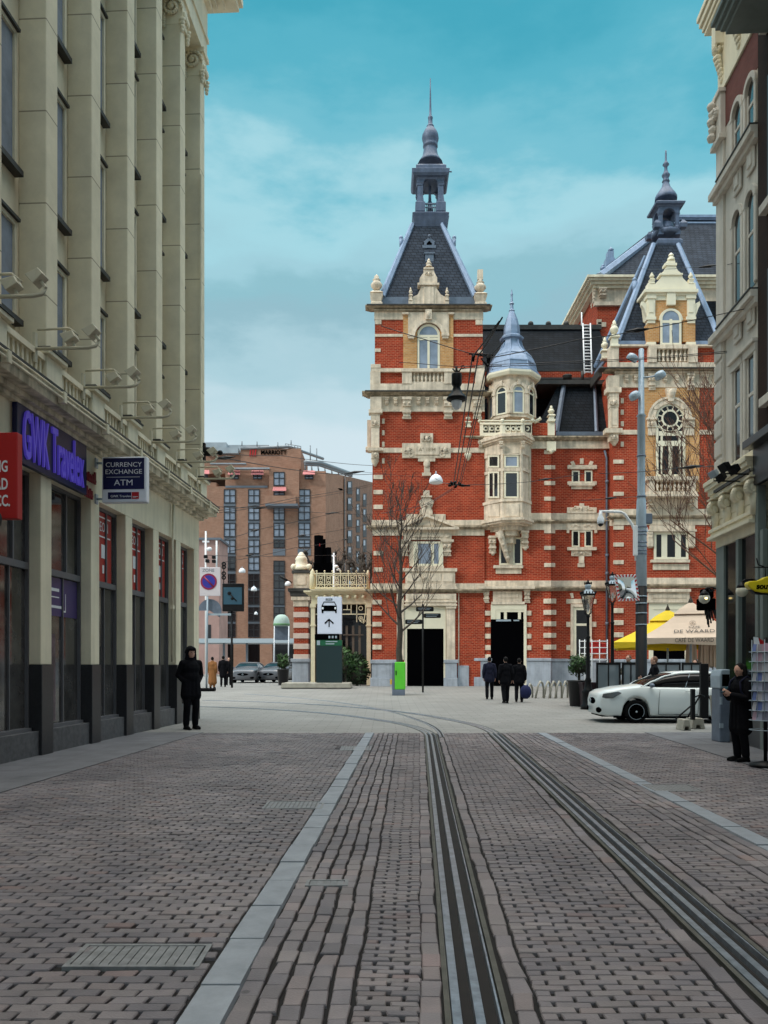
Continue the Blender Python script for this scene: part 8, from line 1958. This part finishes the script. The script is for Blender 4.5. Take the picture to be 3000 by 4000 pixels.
wire('pair wire just under the first one across the hotel front', [(838,2004,24.5),(1150,1955,34),(1462,1895,47.6)], .012)
wire('level wire across the upper hotel windows with an insulator', [(838,1978,24.5),(1000,1983,30),(1200,1998,36),(1300,2004,42),(1458,2010,47.6)], .012, ((1015,1984,30,28),(1298,2004,42,28)))
wire('long slanting wire over the middle hotel windows', [(880,2106,28),(1000,2070,34),(1456,1965,47)], .014, ((995,2072,34,18),))
wire('slanting wire ending behind the pipe stack', [(900,2152,28),(1180,2092,36),(1452,2045,47)], .014, ((1180,2092,36,18),))
wire('low slanting wire reaching the brown corner of the hotel', [(880,2195,28),(1150,2140,36),(1350,2108,44)], .012, ((1350,2107,44,14),))
wire('faint level wire over the lower hotel windows', [(800,2168,28),(980,2172,32),(1180,2170,38),(1460,2160,47)], .010, ((975,2168,32,16),))
wire('dark contact wire over the left rail running towards the camera', [(1770,1900,22),(1845,1395,13),(1950,1255,11.4)], .016)
wire('contact wire right beside the left one over the tram rails', [(1780,1900,22),(1868,1392,13),(1962,1240,11.4)], .016)
wire('contact wire over the right rail running towards the camera', [(1792,1895,22),(1905,1400,13),(1972,1330,12)], .013)
wire('contact wire farthest right of the four over the rails', [(1800,1890,22),(1915,1400,13)], .012)
wire('span wire slanting down across the top window of the left tower', [(1488,1273,14),(1660,1326,13.5),(1842,1382,13)], .010)
wire('span wire from the contact wires up to the beige corner house, with a long insulator', [(1842,1382,13),(1915,1398,13),(2255,1328,14),(2480,1295,15),(2960,1195,16.5)], .011, ((2490,1290,15,45),))
wire('pair of span wires above the slate roofs, upper one', [(1800,1432,19),(1914,1424,18.5),(2250,1411,18),(2500,1399,17.5),(2840,1372,17)], .010)
wire('pair of span wires above the slate roofs, lower one', [(1800,1440,19),(1914,1432,18.5),(2250,1418,18),(2500,1404,17.5),(2840,1378,17)], .010)
wire('wire holding the hanging dark lamp across the tower balcony', [(1560,1415,20),(1627,1419,19.5),(1782,1432,19),(1960,1428,18.5)], .010)
wire('wire from the tower edge past the white dome lamp to the wire knot', [(1400,1842,37),(1700,1868,37),(1778,1892,22.2)], .010)
wire('wire from the wire knot across the oriel to the brick bay', [(1790,1895,22),(2000,1888,23),(2130,1874,24),(2300,1846,25)], .010, ((2130,1872,24,26),))
wire('wire from the light mast past the great window to the corner house floodlights', [(2340,1850,25),(2500,1843,25),(2660,1826,22),(2800,1819,18.6)], .013, ((2700,1824,20.5,46),))
wire('wire from the brick bay to the light mast clamp', [(2270,1955,27.5),(2380,1948,27.5),(2492,1939,27.2)], .012, ((2385,1946,27.5,24),))
wire('thin wire from the corner house cornice to the main roof', [(2330,1068,40),(2500,1050,30),(2735,1042,22),(2860,1030,17)], .009, ((2770,1040,20,40),))
wire('wire low across the pediment of the left tower', [(1490,2005,30),(1650,1975,28),(1778,1900,22.4)], .011)
wire('second wire low across the pediment of the left tower', [(1455,2090,36),(1560,2030,31),(1785,1902,22.4)], .011)
kn = thing('wire_knot', 'black cluster of tram wire clamps before the brick tower', 'wire clamp', W3(1778,1895,22))
mb = MB()
for px, py, dx, dy in ((1765,1888,10,16),(1780,1900,8,-14),(1795,1890,10,14),(1758,1896,16,-4),(1805,1896,30,4),(1775,1885,-14,8)): mb.tube([W3(px-dx/2,py-dy/2,22),W3(px,py,22),W3(px+dx/2,py+dy/2,22)],[.02,.045,.02],6)
mb.tube([W3(1752,1890,22),W3(1836,1898,22)],.022,6); mb.build('clamps','blackmetal',kn)
kn2 = thing('wire_knot', 'black pair of wire hangers in front of the slate roof beside the left tower', 'wire clamp', W3(1850,1390,13))
mb = MB(); mb.tube([W3(1832,1382,13),W3(1925,1388,13)],.014,6); mb.tube([W3(1850,1385,13),W3(1848,1412,13)],[.035,.02],6); mb.tube([W3(1908,1385,13),W3(1905,1418,13)],[.035,.02],6); mb.tube([W3(1880,1400,13),W3(1905,1432,13)],.014,6); mb.build('hangers','blackmetal',kn2)
